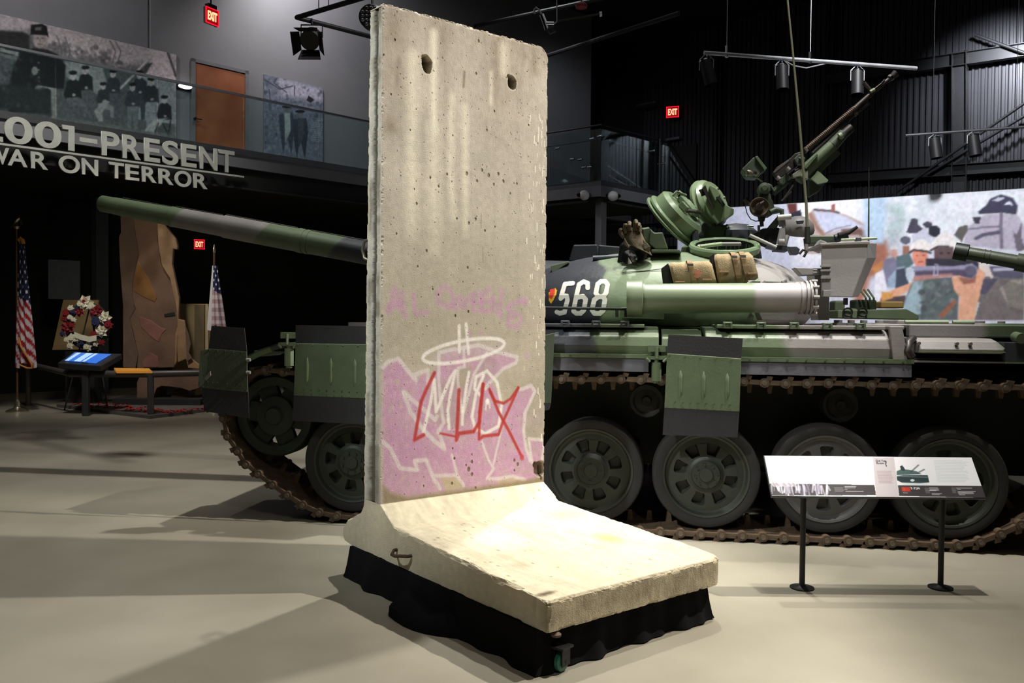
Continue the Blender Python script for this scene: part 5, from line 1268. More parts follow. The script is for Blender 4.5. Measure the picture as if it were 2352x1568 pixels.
for k in range(10):
    a = 2*math.pi*k/10; mb.cyl(tB+Vector((-.02, .118*math.cos(a), .118*math.sin(a))), tB+Vector((.02, .118*math.cos(a), .118*math.sin(a))), .012, n=8)
mb.build('clamp_flange', M_gy, snork)
for px_ in (1475, 1836):
    c = T(px_, 685, .16); MB().tube([c, c+Vector((.018, 0, 0))], [.113, .113], 36).build('strap', M_gr if px_ < 1700 else M_gy, snork)
pl('tube_bracket', [(1425, 706), (1527, 706), (1525, 734), (1425, 730)], .35, .3, M_gr); pl('tube_bracket', [(1738, 706), (1832, 708), (1824, 735), (1750, 735)], .35, .25, M_gy)
mb = MB(); mb.cyl(T(1417, 712, .2), T(1417, 728, .2), .012, n=8).cyl(T(1437, 712, .2), T(1437, 728, .2), .012, n=8); mb.build('bracket_pin', M_gr2, tank)
tb('cleaning_rod', [(1240, 706), (1445, 710)], 3.2, .15, M_under)
# rods on top of the tube
tb('rod', [(1718, 646), (1822, 649)], 2.6, .2, M_gr2); tb('rod', [(1780, 652), (1850, 650)], 3.5, .2, M_gy)
for p in ((1722, 649), (1752, 648), (1801, 645), (1822, 652)): tb('rod_clip', [(p[0]-4, p[1]+3), (p[0]+5, p[1]-3)], 4, .19, M_gy)
# stowage box on the turret flank
f_ = [(1886, 561), (1992, 557), (1992, 592), (1958, 683), (1886, 681)]; b_ = [(1893, 563), (2014, 557), (2012, 592), (1972, 682), (1893, 679)]
box = pl('stowage_box', f_, .22, 0, mat('box_grey_paint', L(150, 147, 144), .5, 0, .1, 5., .1), bevel=.008, back=b_, yb=.70)
pl('box_lid', [(1884, 558), (1998, 553), (1998, 560), (1884, 564)], .20, .5, M_gy, box)
tb('hinge_rod', [(1932, 551), (2014, 547)], 3.2, .45, M_lgr, box); pl('hinge', [(1967, 545), (1979, 545), (1979, 556), (1967, 556)], .42, .06, M_bk, box)
for y_ in (609, 619): pl('box_latch', [(1885, y_), (1909, y_-.5), (1909, y_+4), (1885, y_+4)], .2, .02, M_gy, box, .001)
pl('box_latch', [(1891, 666), (1909, 666), (1909, 681), (1891, 681)], .2, .02, M_gy, box, .002); pl('box_latch', [(1886, 634), (1910, 635), (1910, 640), (1886, 640)], .2, .02, M_gy, box, .001)
pl('box_bracket', [(1825, 614), (1890, 616), (1888, 630), (1842, 632)], .3, .15, M_gy); tb('box_bracket_pin', [(1867, 622), (1876, 622)], 5, .26, M_chrome)
pl('box_bracket', [(1870, 625), (1905, 632), (1905, 735), (1880, 735)], .45, .3, M_gy); pl('box_foot', [(1940, 684), (1948, 684), (1948, 700), (1940, 700)], .3, .05, M_bk)
# sight housing, front low boxes
a = [(1466, 523), (1499, 523), (1523, 533), (1536, 572), (1478, 574)]
sight = pl('sight_housing', [(1477, 526), (1492, 523), (1497, 571), (1479, 573)], .85, 0, M_gr, back=[(1471, 524), (1490, 521), (1500, 571), (1476, 573)], yb=1.2)
pl('sight_housing', [(1493, 524), (1503, 534), (1522, 533), (1535, 571), (1506, 573), (1490, 560)], .82, .34, M_gr, bevel=.01)
pl('roof_shelf', [(1496, 573), (1560, 573), (1566, 579), (1496, 580)], .75, .5, M_gr)
pl('front_housing', [(1317, 562), (1372, 561), (1374, 594), (1306, 600)], 1.5, .4, M_bk, bevel=.01); pl('front_housing', [(1374, 562), (1424, 566), (1420, 586), (1374, 588)], 1.3, .3, M_bk, bevel=.01)
tb('rod', [(1362, 593), (1425, 590)], 6, .95, mat('blue_grey_paint', L(74, 80, 90), .5)); pl('wedge', [(1265, 610), (1306, 600), (1306, 603), (1268, 628)], 1.0, .3, M_lgr, bevel=.003)
# open hatch 1 (thick lid seen from its edge) : long axis from (1502,446) to (1605,556)
def hatch(lo, hi, yc, r_m, tilt, prof_layers, axis_px):
    pass
c0 = T(1552, 500, 1.35); ax1 = Vector((.66, -.27, .62)).normalized()
h1 = discat('hatch_lid', c0-ax1*.02, ax1, [(0, -.06), (.25, -.055), (.285, -.045), (.29, -.03), (.265, -.022), (.265, -.012), (.275, -.008), (.275, .008), (.24, .02), (.235, .10), (.20, .13), (0, .13)], mat('hatch_green_gloss', L(112, 130, 100), .25, 0, .1, 5.))
q1 = ax1.to_track_quat('Z', 'Y').to_matrix()
def on1(x, y, z=.1): return c0+ax1*.02 + q1 @ Vector((x, y, z))
MB().tube([on1(-.12, .12), on1(-.12, .12, .15), on1(.10, .12, .15), on1(.10, .12)], .012, 8).build('hatch_handle', M_lgr, h1)
MB().tube([on1(-.1, -.05, .10), on1(-.06, -.1, .15), on1(.06, -.1, .15), on1(.12, -.02, .10)], .016, 8).build('hatch_handle', M_gunm, h1)
mb = MB(); mb.box(on1(.02, 0, .12), (.14, .2, .05), q1).box(on1(-.15, -.03, .12), (.05, .08, .05), q1).box(on1(.16, .05, .115), (.06, .1, .04), q1); mb.build('hatch_fitting', MATS['hatch_green_gloss'], h1, .006)
MB().box(on1(.05, -.16, .11), (.03, .05, .04), q1).cyl(on1(0, .15, .1), on1(0, .15, .16), .018, n=10).build('hatch_latch', M_chrome, h1)
pl('hatch_hinge', [(1590, 535), (1604, 528), (1606, 560), (1590, 562)], 1.2, .2, M_bk); pl('hatch_arm', [(1536, 507), (1610, 560), (1608, 572), (1530, 520)], 1.75, .03, M_under)
# open hatch 2: cupola hatch further right, with inner machinery
c2 = T(1629, 468, 1.9); ax2 = Vector((.74, -.56, .36)).normalized(); q2 = ax2.to_track_quat('Z', 'Y').to_matrix()
h2 = discat('hatch_lid', c2, ax2, [(0, -.05), (.20, -.05), (.235, -.035), (.24, -.01), (.215, 0), (.215, .02), (.225, .03), (.20, .05), (.19, .07), (0, .07)], mat('hatch_light_green', L(122, 138, 106), .3, 0, .1, 5.))
hm = MATS['hatch_light_green']
pl('hatch_inner_plate', [(1628, 432), (1650, 438), (1668, 470), (1686, 480), (1685, 492), (1648, 514), (1625, 488), (1620, 470)], 1.62, .10, hm, h2, .006)
pl('hatch_inner_rib', [(1613, 432), (1620, 424), (1640, 476), (1636, 480)], 1.60, .03, M_gunm, h2, .002)
pl('hatch_inner_plate', [(1631, 424), (1648, 434), (1656, 446), (1643, 462), (1628, 430)], 1.58, .08, hm, h2, .006)
pl('hatch_slot', [(1645, 452), (1652, 450), (1666, 470), (1661, 474)], 1.57, .05, M_under, h2, .001)
pl('hatch_latch', [(1605, 436), (1616, 432), (1620, 447), (1612, 450), (1609, 441)], 1.62, .04, M_under, h2, .002)
tb('hatch_bolt', [(1662, 455), (1666, 452)], 3, 1.56, M_lgr, h2); tb('hatch_bolt', [(1644, 437), (1650, 432)], 4, 1.6, M_lgr, h2)
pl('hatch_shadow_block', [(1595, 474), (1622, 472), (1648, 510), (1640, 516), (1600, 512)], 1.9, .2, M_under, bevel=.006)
pl('hatch_seal', [(1641, 510), (1675, 492), (1678, 496), (1645, 518)], 1.7, .15, M_rub, bevel=.003)
# hatch opening: tilted ring on the near slope
rc = T(1664, 563, 1.05); rn = Vector((0, -.30, 1)).normalized(); q3 = rn.to_track_quat('Z', 'Y').to_matrix()
ringm = discat('hatch_ring', rc, rn, [(.275, -.05), (.285, -.005), (.275, .012), (.262, .014), (.255, .004), (.245, .012), (.238, .006), (.232, -.02), (.228, -.12)], mat('ring_green_gloss', L(122, 142, 110), .25, 0, .1, 5.), n=64)
discat('hatch_well', rc, rn, [(0, -.10), (.228, -.115), (.232, -.02), (.232, .002)], M_under, ringm)
mb = MB(); mb.tube([rc+q3 @ Vector((-.2, -.05, .0)), rc+q3 @ Vector((-.02, .06, .0))], .016, 8).tube([rc+q3 @ Vector((-.215, -.09, .0)), rc+q3 @ Vector((-.2, -.02, .0))], .014, 8); mb.build('well_bar', mat('pale_green_paint', L(170, 184, 150), .3), ringm)
MB().box(rc+q3 @ Vector((.06, .1, -.01)), (.16, .06, .02), q3).build('well_fitting', M_gy, ringm)
discat('cupola_base', T(1655, 562, 1.75), Vector((0, -.1, 1)), [(.36, -.12), (.34, -.02), (.30, .01), (.24, .02), (0, .02)], M_gr)
pl('cupola_shield', [(1598, 520), (1618, 512), (1690, 518), (1712, 545), (1600, 545)], 1.8, .3, M_gr, bevel=.02); pl('cupola_block', [(1604, 518), (1625, 513), (1618, 542), (1604, 542)], 1.7, .1, M_bk, bevel=.008)
discat('cupola_dome', T(1690, 545, 1.95), Vector((0, 0, 1)), [(.2, -.05), (.19, .05), (.12, .11), (0, .13)], M_bk, n=24); tb('dome_knob', [(1668, 521), (1672, 517)], 4, 1.8, M_chrome)
# roof rail down to the right
tb('roof_rail', [(1722, 540), (1783, 568)], [4, 4], .95, mat('pale_grey_paint', L(160, 160, 152), .4)); pl('roof_clamp', [(1762, 562), (1780, 568), (1778, 574), (1760, 570)], .93, .06, M_bk, bevel=.002)
# ---- machine gun mount and gun
MY = 1.45
mount = pl('gun_mount', [(1740, 455), (1748, 446), (1766, 448), (1776, 462), (1779, 475), (1795, 478), (1800, 484), (1780, 488), (1768, 496), (1746, 497), (1735, 480)], MY, .14, M_gr2, bevel=.01)
P_ = T(1743.5, 476, MY); s_ = mpp(P_)
mb = MB(); mb.lathe([(0, -.06), (.03, -.06), (.035, -.03), (.058, -.03), (.075, -.05), (.082, -.03), (.082, .0), (0, .0)], 32, o=P_, axis='y'); mb.build('hand_wheel', mat('brown_handwheel', L(88, 74, 58), .5, .2, .3, 20.), mount)
MB().tube([P_+Vector((-.04, -.05, -.03)), P_+Vector((.0, -.08, .02)), P_+Vector((.03, -.05, .04))], .012, 8).build('wheel_handle', M_gunm, mount)
P_ = T(1755, 433, MY); MB().lathe([(0, -.05), (.022, -.05), (.03, -.03), (.048, -.025), (.05, .1), (0, .1)], 28, o=P_, axis='y').build('pivot', M_gr2, mount)
pl('mount_neck', [(1744, 440), (1768, 436), (1772, 460), (1742, 460)], MY+.02, .09, mat('mount_grey_green', L(100, 104, 88), .5, 0, .15, 8.), mount, .008)
tb('mount_lever', [(1762, 424), (1770, 428), (1778, 440), (1790, 426)], 4.5, MY+.02, M_gr2, mount); tb('mount_strut', [(1776, 446), (1792, 432), (1808, 418)], 5.5, MY+.04, M_gr2, mount)
tb('mount_wire', [(1711, 470), (1716, 490), (1724, 503), (1736, 508), (1746, 506)], 1.1, MY-.02, M_gunm, mount, n=6); tb('mount_stub', [(1712, 456), (1720, 470)], 6, MY+.05, M_gunm, mount)
tb('mount_stem', [(1748, 498), (1750, 520)], 4.5, MY+.02, M_gunm, mount); pl('mount_bracket', [(1742, 496), (1760, 494), (1756, 508), (1744, 507)], MY+.02, .06, M_gunm, mount, .003)
pl('mount_leg', [(1790, 492), (1800, 494), (1784, 524), (1762, 524)], MY+.05, .05, M_gr2, mount, .003)
tb('mount_arm', [(1770, 487), (1782, 480), (1796, 484), (1796, 500)], [6, 6, 6, 5], MY, M_gr2, mount)
# cradle/gun
mgun = pl('gun_receiver', [(1776, 396), (1784, 384), (1816, 362), (1826, 352), (1846, 346), (1850, 362), (1836, 378), (1806, 402), (1786, 410)], MY+.02, .09, M_gunm, bevel=.006)
tb('gun_jacket', [(1852, 343), (1966, 247)], [6.0, 6.0], MY+.04, M_brn, mgun, 14)
mb = MB(); a = T(1856, 340, MY+.04); b = T(1962, 250, MY+.04)
for k in range(34): p = a.lerp(b, k/33); q = a.lerp(b, (k+.45)/33); mb.tube([p, q], .0265, 12)
mb.build('jacket_fins', M_brn, mgun, kind='stuff')
tb('gun_tube', [(1966, 247), (2004, 212), (2042, 182)], [6.5, 5.5, 5.0], MY+.04, M_gunm, mgun, 14); tb('flash_hider', [(2040, 184), (2058, 168)], [5, 9], MY+.04, M_gunm, mgun, 14); tb('flash_ring', [(2044, 180), (2048, 176)], 8, MY+.04, M_chrome, mgun, 14)
tb('front_sight', [(1984, 190), (1999, 206), (2004, 211)], [5, 3.5, 3], MY+.02, M_gunm, mgun, 8); tb('sight_base', [(1999, 211), (2009, 205)], 4, MY+.0, M_lgr, mgun, 8); tb('gas_rod', [(2006, 206), (2024, 192), (2032, 182)], 1.5, MY+.02, M_gunm, mgun, 6)
tb('lower_tube', [(1866, 352), (1962, 262), (1996, 236)], [6, 4.5, 4], MY+.05, M_gunm, mgun, 12); tb('tube_tip', [(1962, 264), (1968, 258)], 5.5, MY+.05, M_pin, mgun, 10)
pl('rear_ring', [(1846, 340), (1850, 337), (1858, 345), (1853, 349)], MY, .08, M_pin, mgun, .002)
crad = tb('gun_cradle', [(1832, 414), (1852, 390), (1918, 328)], [13, 15, 13], MY+.02, M_gr, None, 20)
tb('cradle_cap', [(1912, 334), (1938, 306)], [14, 12], MY+.02, M_gr2, crad, 18); tb('cradle_tip', [(1936, 310), (1956, 292)], [11, 10], MY+.02, M_gunm, crad, 16); tb('cradle_ring', [(1928, 314), (1934, 310)], 8, MY-.05, M_lgr, crad, 12)
pl('cradle_rail', [(1846, 382), (1876, 352), (1880, 356), (1852, 388)], MY-.06, .04, M_gr, crad, .003); pl('cradle_side', [(1850, 402), (1920, 340), (1932, 352), (1866, 414)], MY+.02, .06, M_gr2, crad, .006)
pl('cradle_plate', [(1820, 400), (1838, 388), (1856, 392), (1856, 412), (1838, 404), (1822, 408)], MY-.05, .06, mat('cradle_pale', L(132, 136, 118), .4), crad, .004)
pl('shell_chute', [(1862, 410), (1872, 400), (1878, 392), (1884, 396), (1903, 414), (1900, 418), (1878, 423)], MY-.02, .02, M_lgr, crad, .002)
pl('cartridge_bag', [(1858, 404), (1880, 424), (1898, 418), (1880, 440), (1858, 452)], MY+.1, .08, M_gr2, crad, .01)
pl('trigger_frame', [(1786, 418), (1806, 398), (1816, 406), (1800, 424), (1790, 420)], MY-.03, .05, M_gr2, crad, .003); tb('trigger_knob', [(1784, 406), (1790, 412)], 5, MY-.05, M_gy, crad); tb('trigger_knob', [(1807, 385), (1813, 391)], 5, MY-.05, M_gy, crad)
for nm_, a, b in (('gun_side_rod', (1778, 397), (1812, 370)), ('gun_side_rod', (1826, 392), (1848, 382)), ('gun_lower_rod', (1828, 418), (1800, 458)), ('gun_lower_rod', (1818, 440), (1796, 462))): tb(nm_, [a, b], 3.0, MY-.02, M_gunm, crad, 8)
tb('cradle_link', [(1770, 442), (1826, 406)], 6, MY+.05, M_under, crad)
pl('gun_block', [(1824, 364), (1836, 352), (1850, 362), (1846, 378), (1830, 376)], MY-.04, .06, M_gr2, crad, .006); tb('gun_bolt', [(1838, 366), (1840, 364)], 6, MY-.06, M_gr2, crad)
# sight box
sb = pl('gunner_sight', [(1704, 388), (1732, 360), (1758, 388), (1738, 408), (1716, 406)], MY-.03, .16, M_gr2, bevel=.006)
pl('sight_cover', [(1734, 360), (1740, 358), (1762, 386), (1757, 392)], MY-.05, .16, M_gr, sb, .003)
tb('sight_knob', [(1716, 392), (1722, 396), (1730, 400)], [3, 6, 3], MY-.07, M_pin, sb, 10); tb('sight_knob', [(1732, 398), (1734, 394)], 6, MY-.06, M_gunm, sb, 12); tb('sight_knob', [(1711, 402), (1714, 406)], 5, MY-.06, M_gr2, sb, 10)
tb('sight_arm', [(1734, 404), (1752, 418)], 2.2, MY, M_lgr, sb, 8)
# pedestal, grey dome, cylinders
discat('grey_dome', T(1834, 520, 1.5), Vector((.1, -.1, 1)), [(0, -.09), (.09, -.085), (.13, -.05), (.135, -.02), (.12, .03), (.085, .065), (.04, .085), (0, .09)], M_gy, n=32)
pl('dome_clip', [(1829, 507), (1847, 506), (1845, 513), (1832, 514)], 1.33, .03, M_bk, bevel=.001)
tb('white_cylinder', [(1786, 500), (1817, 497)], 6.5, 1.35, mat('pale_cylinder', L(190, 188, 178), .35)); tb('cylinder_post', [(1796, 500), (1797, 520)], [8, 8], 1.4, M_gy)
tb('pedestal', [(1797, 524), (1794, 560)], [6, 11], 1.3, M_gy, n=16); tb('pedestal_ball', [(1788, 556), (1801, 556)], 7.5, 1.22, M_gy); tb('pedestal_pin', [(1810, 540), (1800, 562)], [4, 8], 1.34, M_gy)
pl('mount_base', [(1725, 541), (1752, 524), (1790, 522), (1798, 545), (1778, 566), (1745, 552)], 1.5, .3, M_under, bevel=.01); pl('pedestal_base', [(1784, 562), (1808, 562), (1812, 576), (1780, 574)], 1.25, .2, M_bk, bevel=.006)
tb('grip', [(1743, 517), (1743, 532)], 3.2, 1.3, M_under); tb('valve', [(1723, 528), (1724, 545)], [5, 6], 1.2, M_under); tb('valve_wheel', [(1716, 521), (1731, 520)], 3.5, 1.2, M_chrome)
pl('roof_block', [(1860, 540), (1920, 541), (1922, 556), (1862, 560)], 1.3, .3, M_gr2, bevel=.006); tb('roof_rod', [(1860, 543), (1916, 543)], 1.6, 1.25, M_lgr); tb('roof_lever', [(1926, 541), (1950, 534), (1969, 521)], [7, 5, 3.5], 1.2, M_under); tb('roof_lever_joint', [(1918, 548), (1946, 540)], [10, 10], 1.25, M_bk)
pl('roof_bracket', [(1868, 572), (1884, 550), (1900, 556), (1886, 580)], .9, .1, M_gy, bevel=.005); tb('roof_pin', [(1852, 560), (1852, 580)], 4.5, 1.0, M_gy)
pl('grab_handle', [(1810, 566), (1830, 566), (1838, 572), (1834, 584), (1818, 584)], .9, .1, M_bk, bevel=.004); tb('tow_eye', [(1836, 583), (1844, 574), (1854, 576), (1846, 590)], 3, .82, M_under)
# aerials
ab = T(1854, 558, 1.0); s_ = mpp(ab); at_ = T(1803, -60, 1.05)
MB().cyl(ab, T(1854, 521, 1.0), .020, n=12).build('aerial_base', M_under, tank)
MB().tube([T(1854, 522, 1.0), T(1852, 470, 1.0), T(1836, 280, 1.02), T(1821, 120, 1.04), at_], [.012, .011, .010, .008, .007], 8).build('whip_aerial', mat('olive_aerial', L(112, 112, 88), .5), tank)
MB().tube([T(1995, 556, .6), T(1996, 385, .6)], [.006, .003], 6).build('short_aerial', M_gunm, tank)
# searchlight with glove and pouch cable
pl('searchlight', [(1420, 586), (1424, 560), (1440, 548), (1480, 556), (1494, 572), (1480, 606), (1462, 620), (1414, 621)], .78, .25, mat('black_searchlight', L(22, 23, 25), .35, 0, .2, 8.), bevel=.02)
discat('searchlight_lens', T(1446, 592, .74), Vector((-.3, -1, .3)), [(0, -.02), (.05, -.018), (.065, -.005), (.06, .02), (0, .03)], M_chrome, n=28)
tb('cable', [(1440, 583), (1452, 602), (1476, 616), (1518, 618)], 1.6, .70, M_gunm, n=6); tb('cable', [(1430, 625), (1480, 622), (1520, 617)], 1.0, .62, M_gunm, n=6)
# ---- glove draped over the searchlight (a thing of its own)
M_glove = mat('olive_brown_glove', L(98, 88, 72), .85, 0, .25, 14., .4, 90., spec=.2)
glv = thing('glove', 'dark olive glove hung fingers-up over the black searchlight', 'glove'); glv.matrix_world = TK.mat()
def soft(nm, rings, m, par, cap=True): return MB().loft(rings, cap=cap).build(nm, m, par, subsurf=1)
def ring_at(c, w_, d_, n=16, tilt=0., up=Vector((1, 0, 0))):
    out = []
    for k in range(n):
        a = 2*math.pi*k/n; out.append(c + Vector((w_*math.cos(a)*math.cos(tilt), d_*math.sin(a), w_*math.cos(a)*math.sin(tilt))))
    return out
prof = [(1452, 524, 13, 10, 0), (1453, 532, 19, 14, 0), (1455, 545, 24, 17, .1), (1462, 560, 27, 20, .25), (1470, 574, 31, 24, .45)]
rings = []
for a, b, w_, d_, tl in prof:
    c = T(a, b, .70); s_ = mpp(c); rings.append(ring_at(c, w_*s_, d_*s_, 20, -tl))
body = MB().loft(rings, cap=False); body.build('palm', M_glove, glv)
for pts, r_ in ((((1446, 530), (1444, 516), (1447, 508), (1446, 518)), 6.0), (((1459, 530), (1459, 512), (1461, 504), (1462, 514)), 6.2), (((1469, 532), (1470, 518), (1468, 511), (1467, 520)), 5.5), (((1438, 536), (1434, 524), (1436, 514), (1440, 518)), 5.5), (((1434, 545), (1425, 536), (1423, 528), (1427, 526)), 5.2)):
    P_ = [T(a, b, .66-(.03 if i == 3 else 0)) for i, (a, b) in enumerate(pts)]; s_ = mpp(P_[0])
    MB().tube([P_[0], P_[1], P_[2], P_[3]], [r_*s_, r_*s_, r_*.95*s_, r_*.6*s_], 10).build('finger', M_glove, glv, subsurf=1)
MB().prism([T(1434, 545, .6), T(1446, 566, .58), T(1444, 571, .58), T(1432, 560, .6)], (0, .02, 0)).build('cuff_flap', M_glove, glv, .006); MB().prism([T(1476, 548, .62), T(1494, 566, .64), T(1492, 582, .66), T(1480, 572, .62)], (0, .02, 0)).build('cuff_flap', M_glove, glv, .006)
# ---- canvas bags on the tube
M_canv = mat('tan_canvas', L(150, 134, 104), .9, 0, .2, 10., .5, 120., spec=.15, col2=L(132, 116, 88)); M_strap = mat('tan_strap', L(128, 104, 70), .85, 0, .15, 20.)
def bag(label, quad, y, d, straps, loops_, flap, bulge=.02):
    t = thing('canvas_bag', label, 'bag', group='canvas bags strapped to the turret side'); t.matrix_world = TK.mat()
    A, B_, C_, D_ = [T(a, b, y) for a, b in quad]      # tl tr br bl
    nu, nv = 16, 9; front = []; 
    r = random.Random(len(label))
    rings = []
    for i in range(nu+1):
        u = i/nu; top = A.lerp(B_, u); bot = D_.lerp(C_, u); ring = []
        for k in range(24):
            a = 2*math.pi*k/24; ca, sa = math.cos(a), math.sin(a); e = .55
            yy = math.copysign(abs(ca)**e, ca)*d/2; zz = math.copysign(abs(sa)**e, sa)
            pinch = 1-.10*(1 if i in (0, nu) else 0); w_ = 1+.035*math.sin(u*11+k*.8)+.03*math.sin(u*23+k*1.7)
            c = top.lerp(bot, .5); h_ = (top-bot).length/2*pinch*w_
            ring.append(c+Vector((0, -yy*pinch*w_*-1, 0))+Vector((0, 0, 1))*zz*h_ + Vector(((top.x-bot.x)*zz*.5, d/2, 0)))
        rings.append(ring)
    MB().loft(rings).build('pouch', M_canv, t)
    for u in straps:
        top = A.lerp(B_, u); bot = D_.lerp(C_, u+.03); c = top.lerp(bot, .5); pts = []
        for k in range(24):
            a = 2*math.pi*k/24; ca, sa = math.cos(a), math.sin(a); e = .55
            pts.append(c+Vector(((top.x-bot.x)*.5*math.copysign(abs(sa)**e, sa), d/2+math.copysign(abs(ca)**e, ca)*(d/2+.010), math.copysign(abs(sa)**e, sa)*((top-bot).length/2+.010))))
        mb = MB(); w_ = .018
        vs = [p+Vector((sx, 0, 0)) for sx in (-w_, w_) for p in pts]; mb.add(vs, [(k, (k+1) % 24, 24+(k+1) % 24, 24+k) for k in range(24)]); s_ = mb.build('strap', M_strap, t)
        p = top.lerp(bot, .15)+Vector((0, -.012, 0)); MB().bx(p.x-.022, p.x+.022, p.y-.008, p.y, p.z-.01, p.z+.012).build('buckle', M_pin, t, .002)
    for px_, py_ in loops_:
        p = T(px_, py_, y-.012); MB().bx(p.x-.035, p.x+.035, p.y-.006, p.y+.01, p.z-.007, p.z+.005).build('webbing_loop', M_strap, t, .002)
    if flap:
        P_ = [T(a, b, y+.03) for a, b in flap]; MB().prism(P_, (0, .12, 0)).build('open_end', mat('black_lining', L(20, 19, 18), .9), t, .004)
    return t
b1 = bag('tan canvas bag with one strap, lying on the snorkel tube near its middle', [(1536, 603), (1634, 598), (1648, 655), (1548, 657)], .30, .24, [.48], [(1562, 647), (1624, 642)], [(1519, 616), (1535, 604), (1546, 656), (1524, 655)])
p = T(1601, 629, .29); MB().lathe([(0, 0), (.03, .001)], 20, o=p, axis='y').build('red_mark', mat('faded_red_print', L(160, 100, 78), .9), b1)
bag('tan canvas bag with two straps, right and higher one on the turret flank', [(1640, 583), (1728, 578), (1744, 640), (1650, 654)], .40, .28, [.5, .72], [(1663, 624), (1728, 628)], [(1631, 588), (1640, 581), (1650, 655), (1640, 640)])
# ================================================================== OTHER TANK (only barrel and deck parts in view)
M_olive = mat('olive_paint', L(72, 78, 56), .4, 0, .15, 6., .1)
tk2 = thing('armored_vehicle', 'second green armored vehicle behind at right, its thick barrel pointing in from the right edge', 'tank')
m0 = atY(2196, 577, 11.2); m1 = atY(2360, 606, 10.8); dr_ = (m1-m0).normalized(); tend = m0+dr_*3.1
bar = MB().tube([m0+dr_*.12, m0+dr_*.75], [.085, .09], 28).tube([m0+dr_*.70, tend], [.115, .125], 28).build('gun_barrel', M_olive, tk2)
MB().tube([m0-dr_*.02, m0+dr_*.14], [.115, .115], 28, cap=False).tube([m0-dr_*.02, m0+dr_*.14], [.075, .07], 28, cap=False).tube([m0-dr_*.02, m0-dr_*.019], [.115, .075], 28, cap=False).build('muzzle', mat('dark_olive_paint', L(36, 40, 28), .45), bar)
MB().tube([m0+dr_*.32, m0+dr_*.335], [.094, .094], 28).tube([m0+dr_*.38, m0+dr_*.395], [.094, .094], 28).build('barrel_band', M_olive, bar)
tc = Vector((tend.x+.9, tend.y-.1, 0))
MB().lathe([(1.35, 1.55), (1.5, 1.65), (1.45, 1.85), (1.1, 2.15), (.6, 2.28), (0, 2.3)], 40, o=(tc.x, tc.y+.1, 0)).build('turret', M_olive, tk2)
h0 = atY(1905, 745, 10.6)
MB().prism([(h0.x-.1, 9.7, 1.05), (h0.x+.05, 9.7, 1.42), (h0.x+1.4, 9.7, 1.52), (tc.x+3, 9.7, 1.52), (tc.x+3, 9.7, .45), (h0.x+.6, 9.7, .45)], (0, 2.6, 0)).build('hull', M_olive, tk2, .02)
MB().bx(h0.x+.6, tc.x+2.8, 9.1, 9.7, .05, 1.0).bx(h0.x+.6, tc.x+2.8, 12.3, 12.9, .05, 1.0).build('track', M_trk, tk2, .2)
MB().bx(h0.x, tc.x+2.9, 9.05, 9.7, 1.38, 1.44).build('fender', MATS['green_paint'], tk2, .01)
for a, b, c, d, m, nm in ((1915, 690, 1938, 716, M_lgr, 'bollard'), (1962, 688, 2010, 716, M_gr2, 'headlamp_guard'), (1935, 708, 1970, 722, M_lgr, 'box')):
    p = atY(a, b, 9.9); q = atY(c, d, 9.9); MB().bx(p.x, q.x, 9.85, 10.05, q.z, p.z).build(nm, m, tk2, .02)
for i in range(3): p = atY(1975+i*9, 664, 9.8); q = atY(1990+i*9, 704, 9.8); MB().tube([p, p.lerp(q, .5)+Vector((.01, -.05, 0)), q], .012, 8).build('guard_bar', M_lgr, tk2)
p = atY(2020, 692, 10.1); q = atY(2072, 706, 10.1); MB().bx(p.x, q.x, 10.05, 10.3, q.z-.01, p.z).build('stowage_case', mat('yellow_case', L(206, 172, 104), .6), tk2, .015)
p = atY(1925, 712, 9.3); q = atY(2090, 728, 9.3); MB().prism([(p.x, 9.3, q.z-.02), (p.x, 9.3, p.z), (p.x+.75, 9.3, p.z+.02), (q.x+.1, 9.3, q.z+.02), (q.x+.1, 9.3, q.z-.03)], (0, .4, 0)).build('glacis_plate', M_lgr, tk2, .01)
for px_ in (1947, 1981): c = atY(px_, 717, 9.28); MB().tube([c+Vector((.05*math.cos(a), 0, .045*math.sin(a))) for a in [2*math.pi*k/14 for k in range(14)]], .01, 6, closed=True).build('tow_hook', M_gunm, tk2)

# ================================================================== INFORMATION PANEL ON TWO POSTS
info = thing('information_panel', 'slanted white information panel on two thin black posts in front of the tank wheels', 'sign')
PT, PB = 4.905, 4.75
cB = [atY(1773, 1139, PB), atY(2263, 1144, PB)]; zt_, zb_ = .752, .565
XL, XR = cB[0].x, cB[1].x; zt_ = atY(1753, 1047, PT).z; zb_ = cB[0].z
Aq = np.array([XL, PB, zb_]); Bq = np.array([XR, PB, zb_]); Dq = np.array([XL, PT, zt_]); Hs = float(np.linalg.norm(Dq-Aq)); Ws = XR-XL
pn_ = np.cross(Bq-Aq, Dq-Aq); pn_ /= np.linalg.norm(pn_)
ezv = (Dq-Aq)/Hs
def iconv(a, b): P_ = onplane(a, b, Aq, pn_); return float(P_[0]-XL), float((P_-Aq) @ ezv)
cv = Canvas(0, Ws, 0, Hs, .0024, (246, 246, 250), iconv)
I = lambda *pts: [(x/4.2+1740, y/4.2+1020) for x, y in pts]
def ipoly(x0, y0, x1, y1, c, al=1., s_=.001): 
    sl = .235
    cv.poly(I((x0, y0), (x1, y0), (x1+sl*(y1-y0)*(1 if 0 else 1)*.6, y1), (x0+sl*(y1-y0)*.6, y1)), c, al, s_)
DK = (66, 62, 64)
cv.poly(I((120, 380), (1125, 394), (1141, 492), (60, 500)), DK); cv.poly(I((1352, 398), (2160, 404), (2230, 520), (1364, 500)), DK)
cv.poly(I((1108, 100), (1310, 100), (1362, 510), (1143, 510)), (214, 206, 210)); cv.poly(I((1090, 90), (1300, 100), (1310, 130), (1126, 130)), (244, 244, 250))
r = random.Random(5)
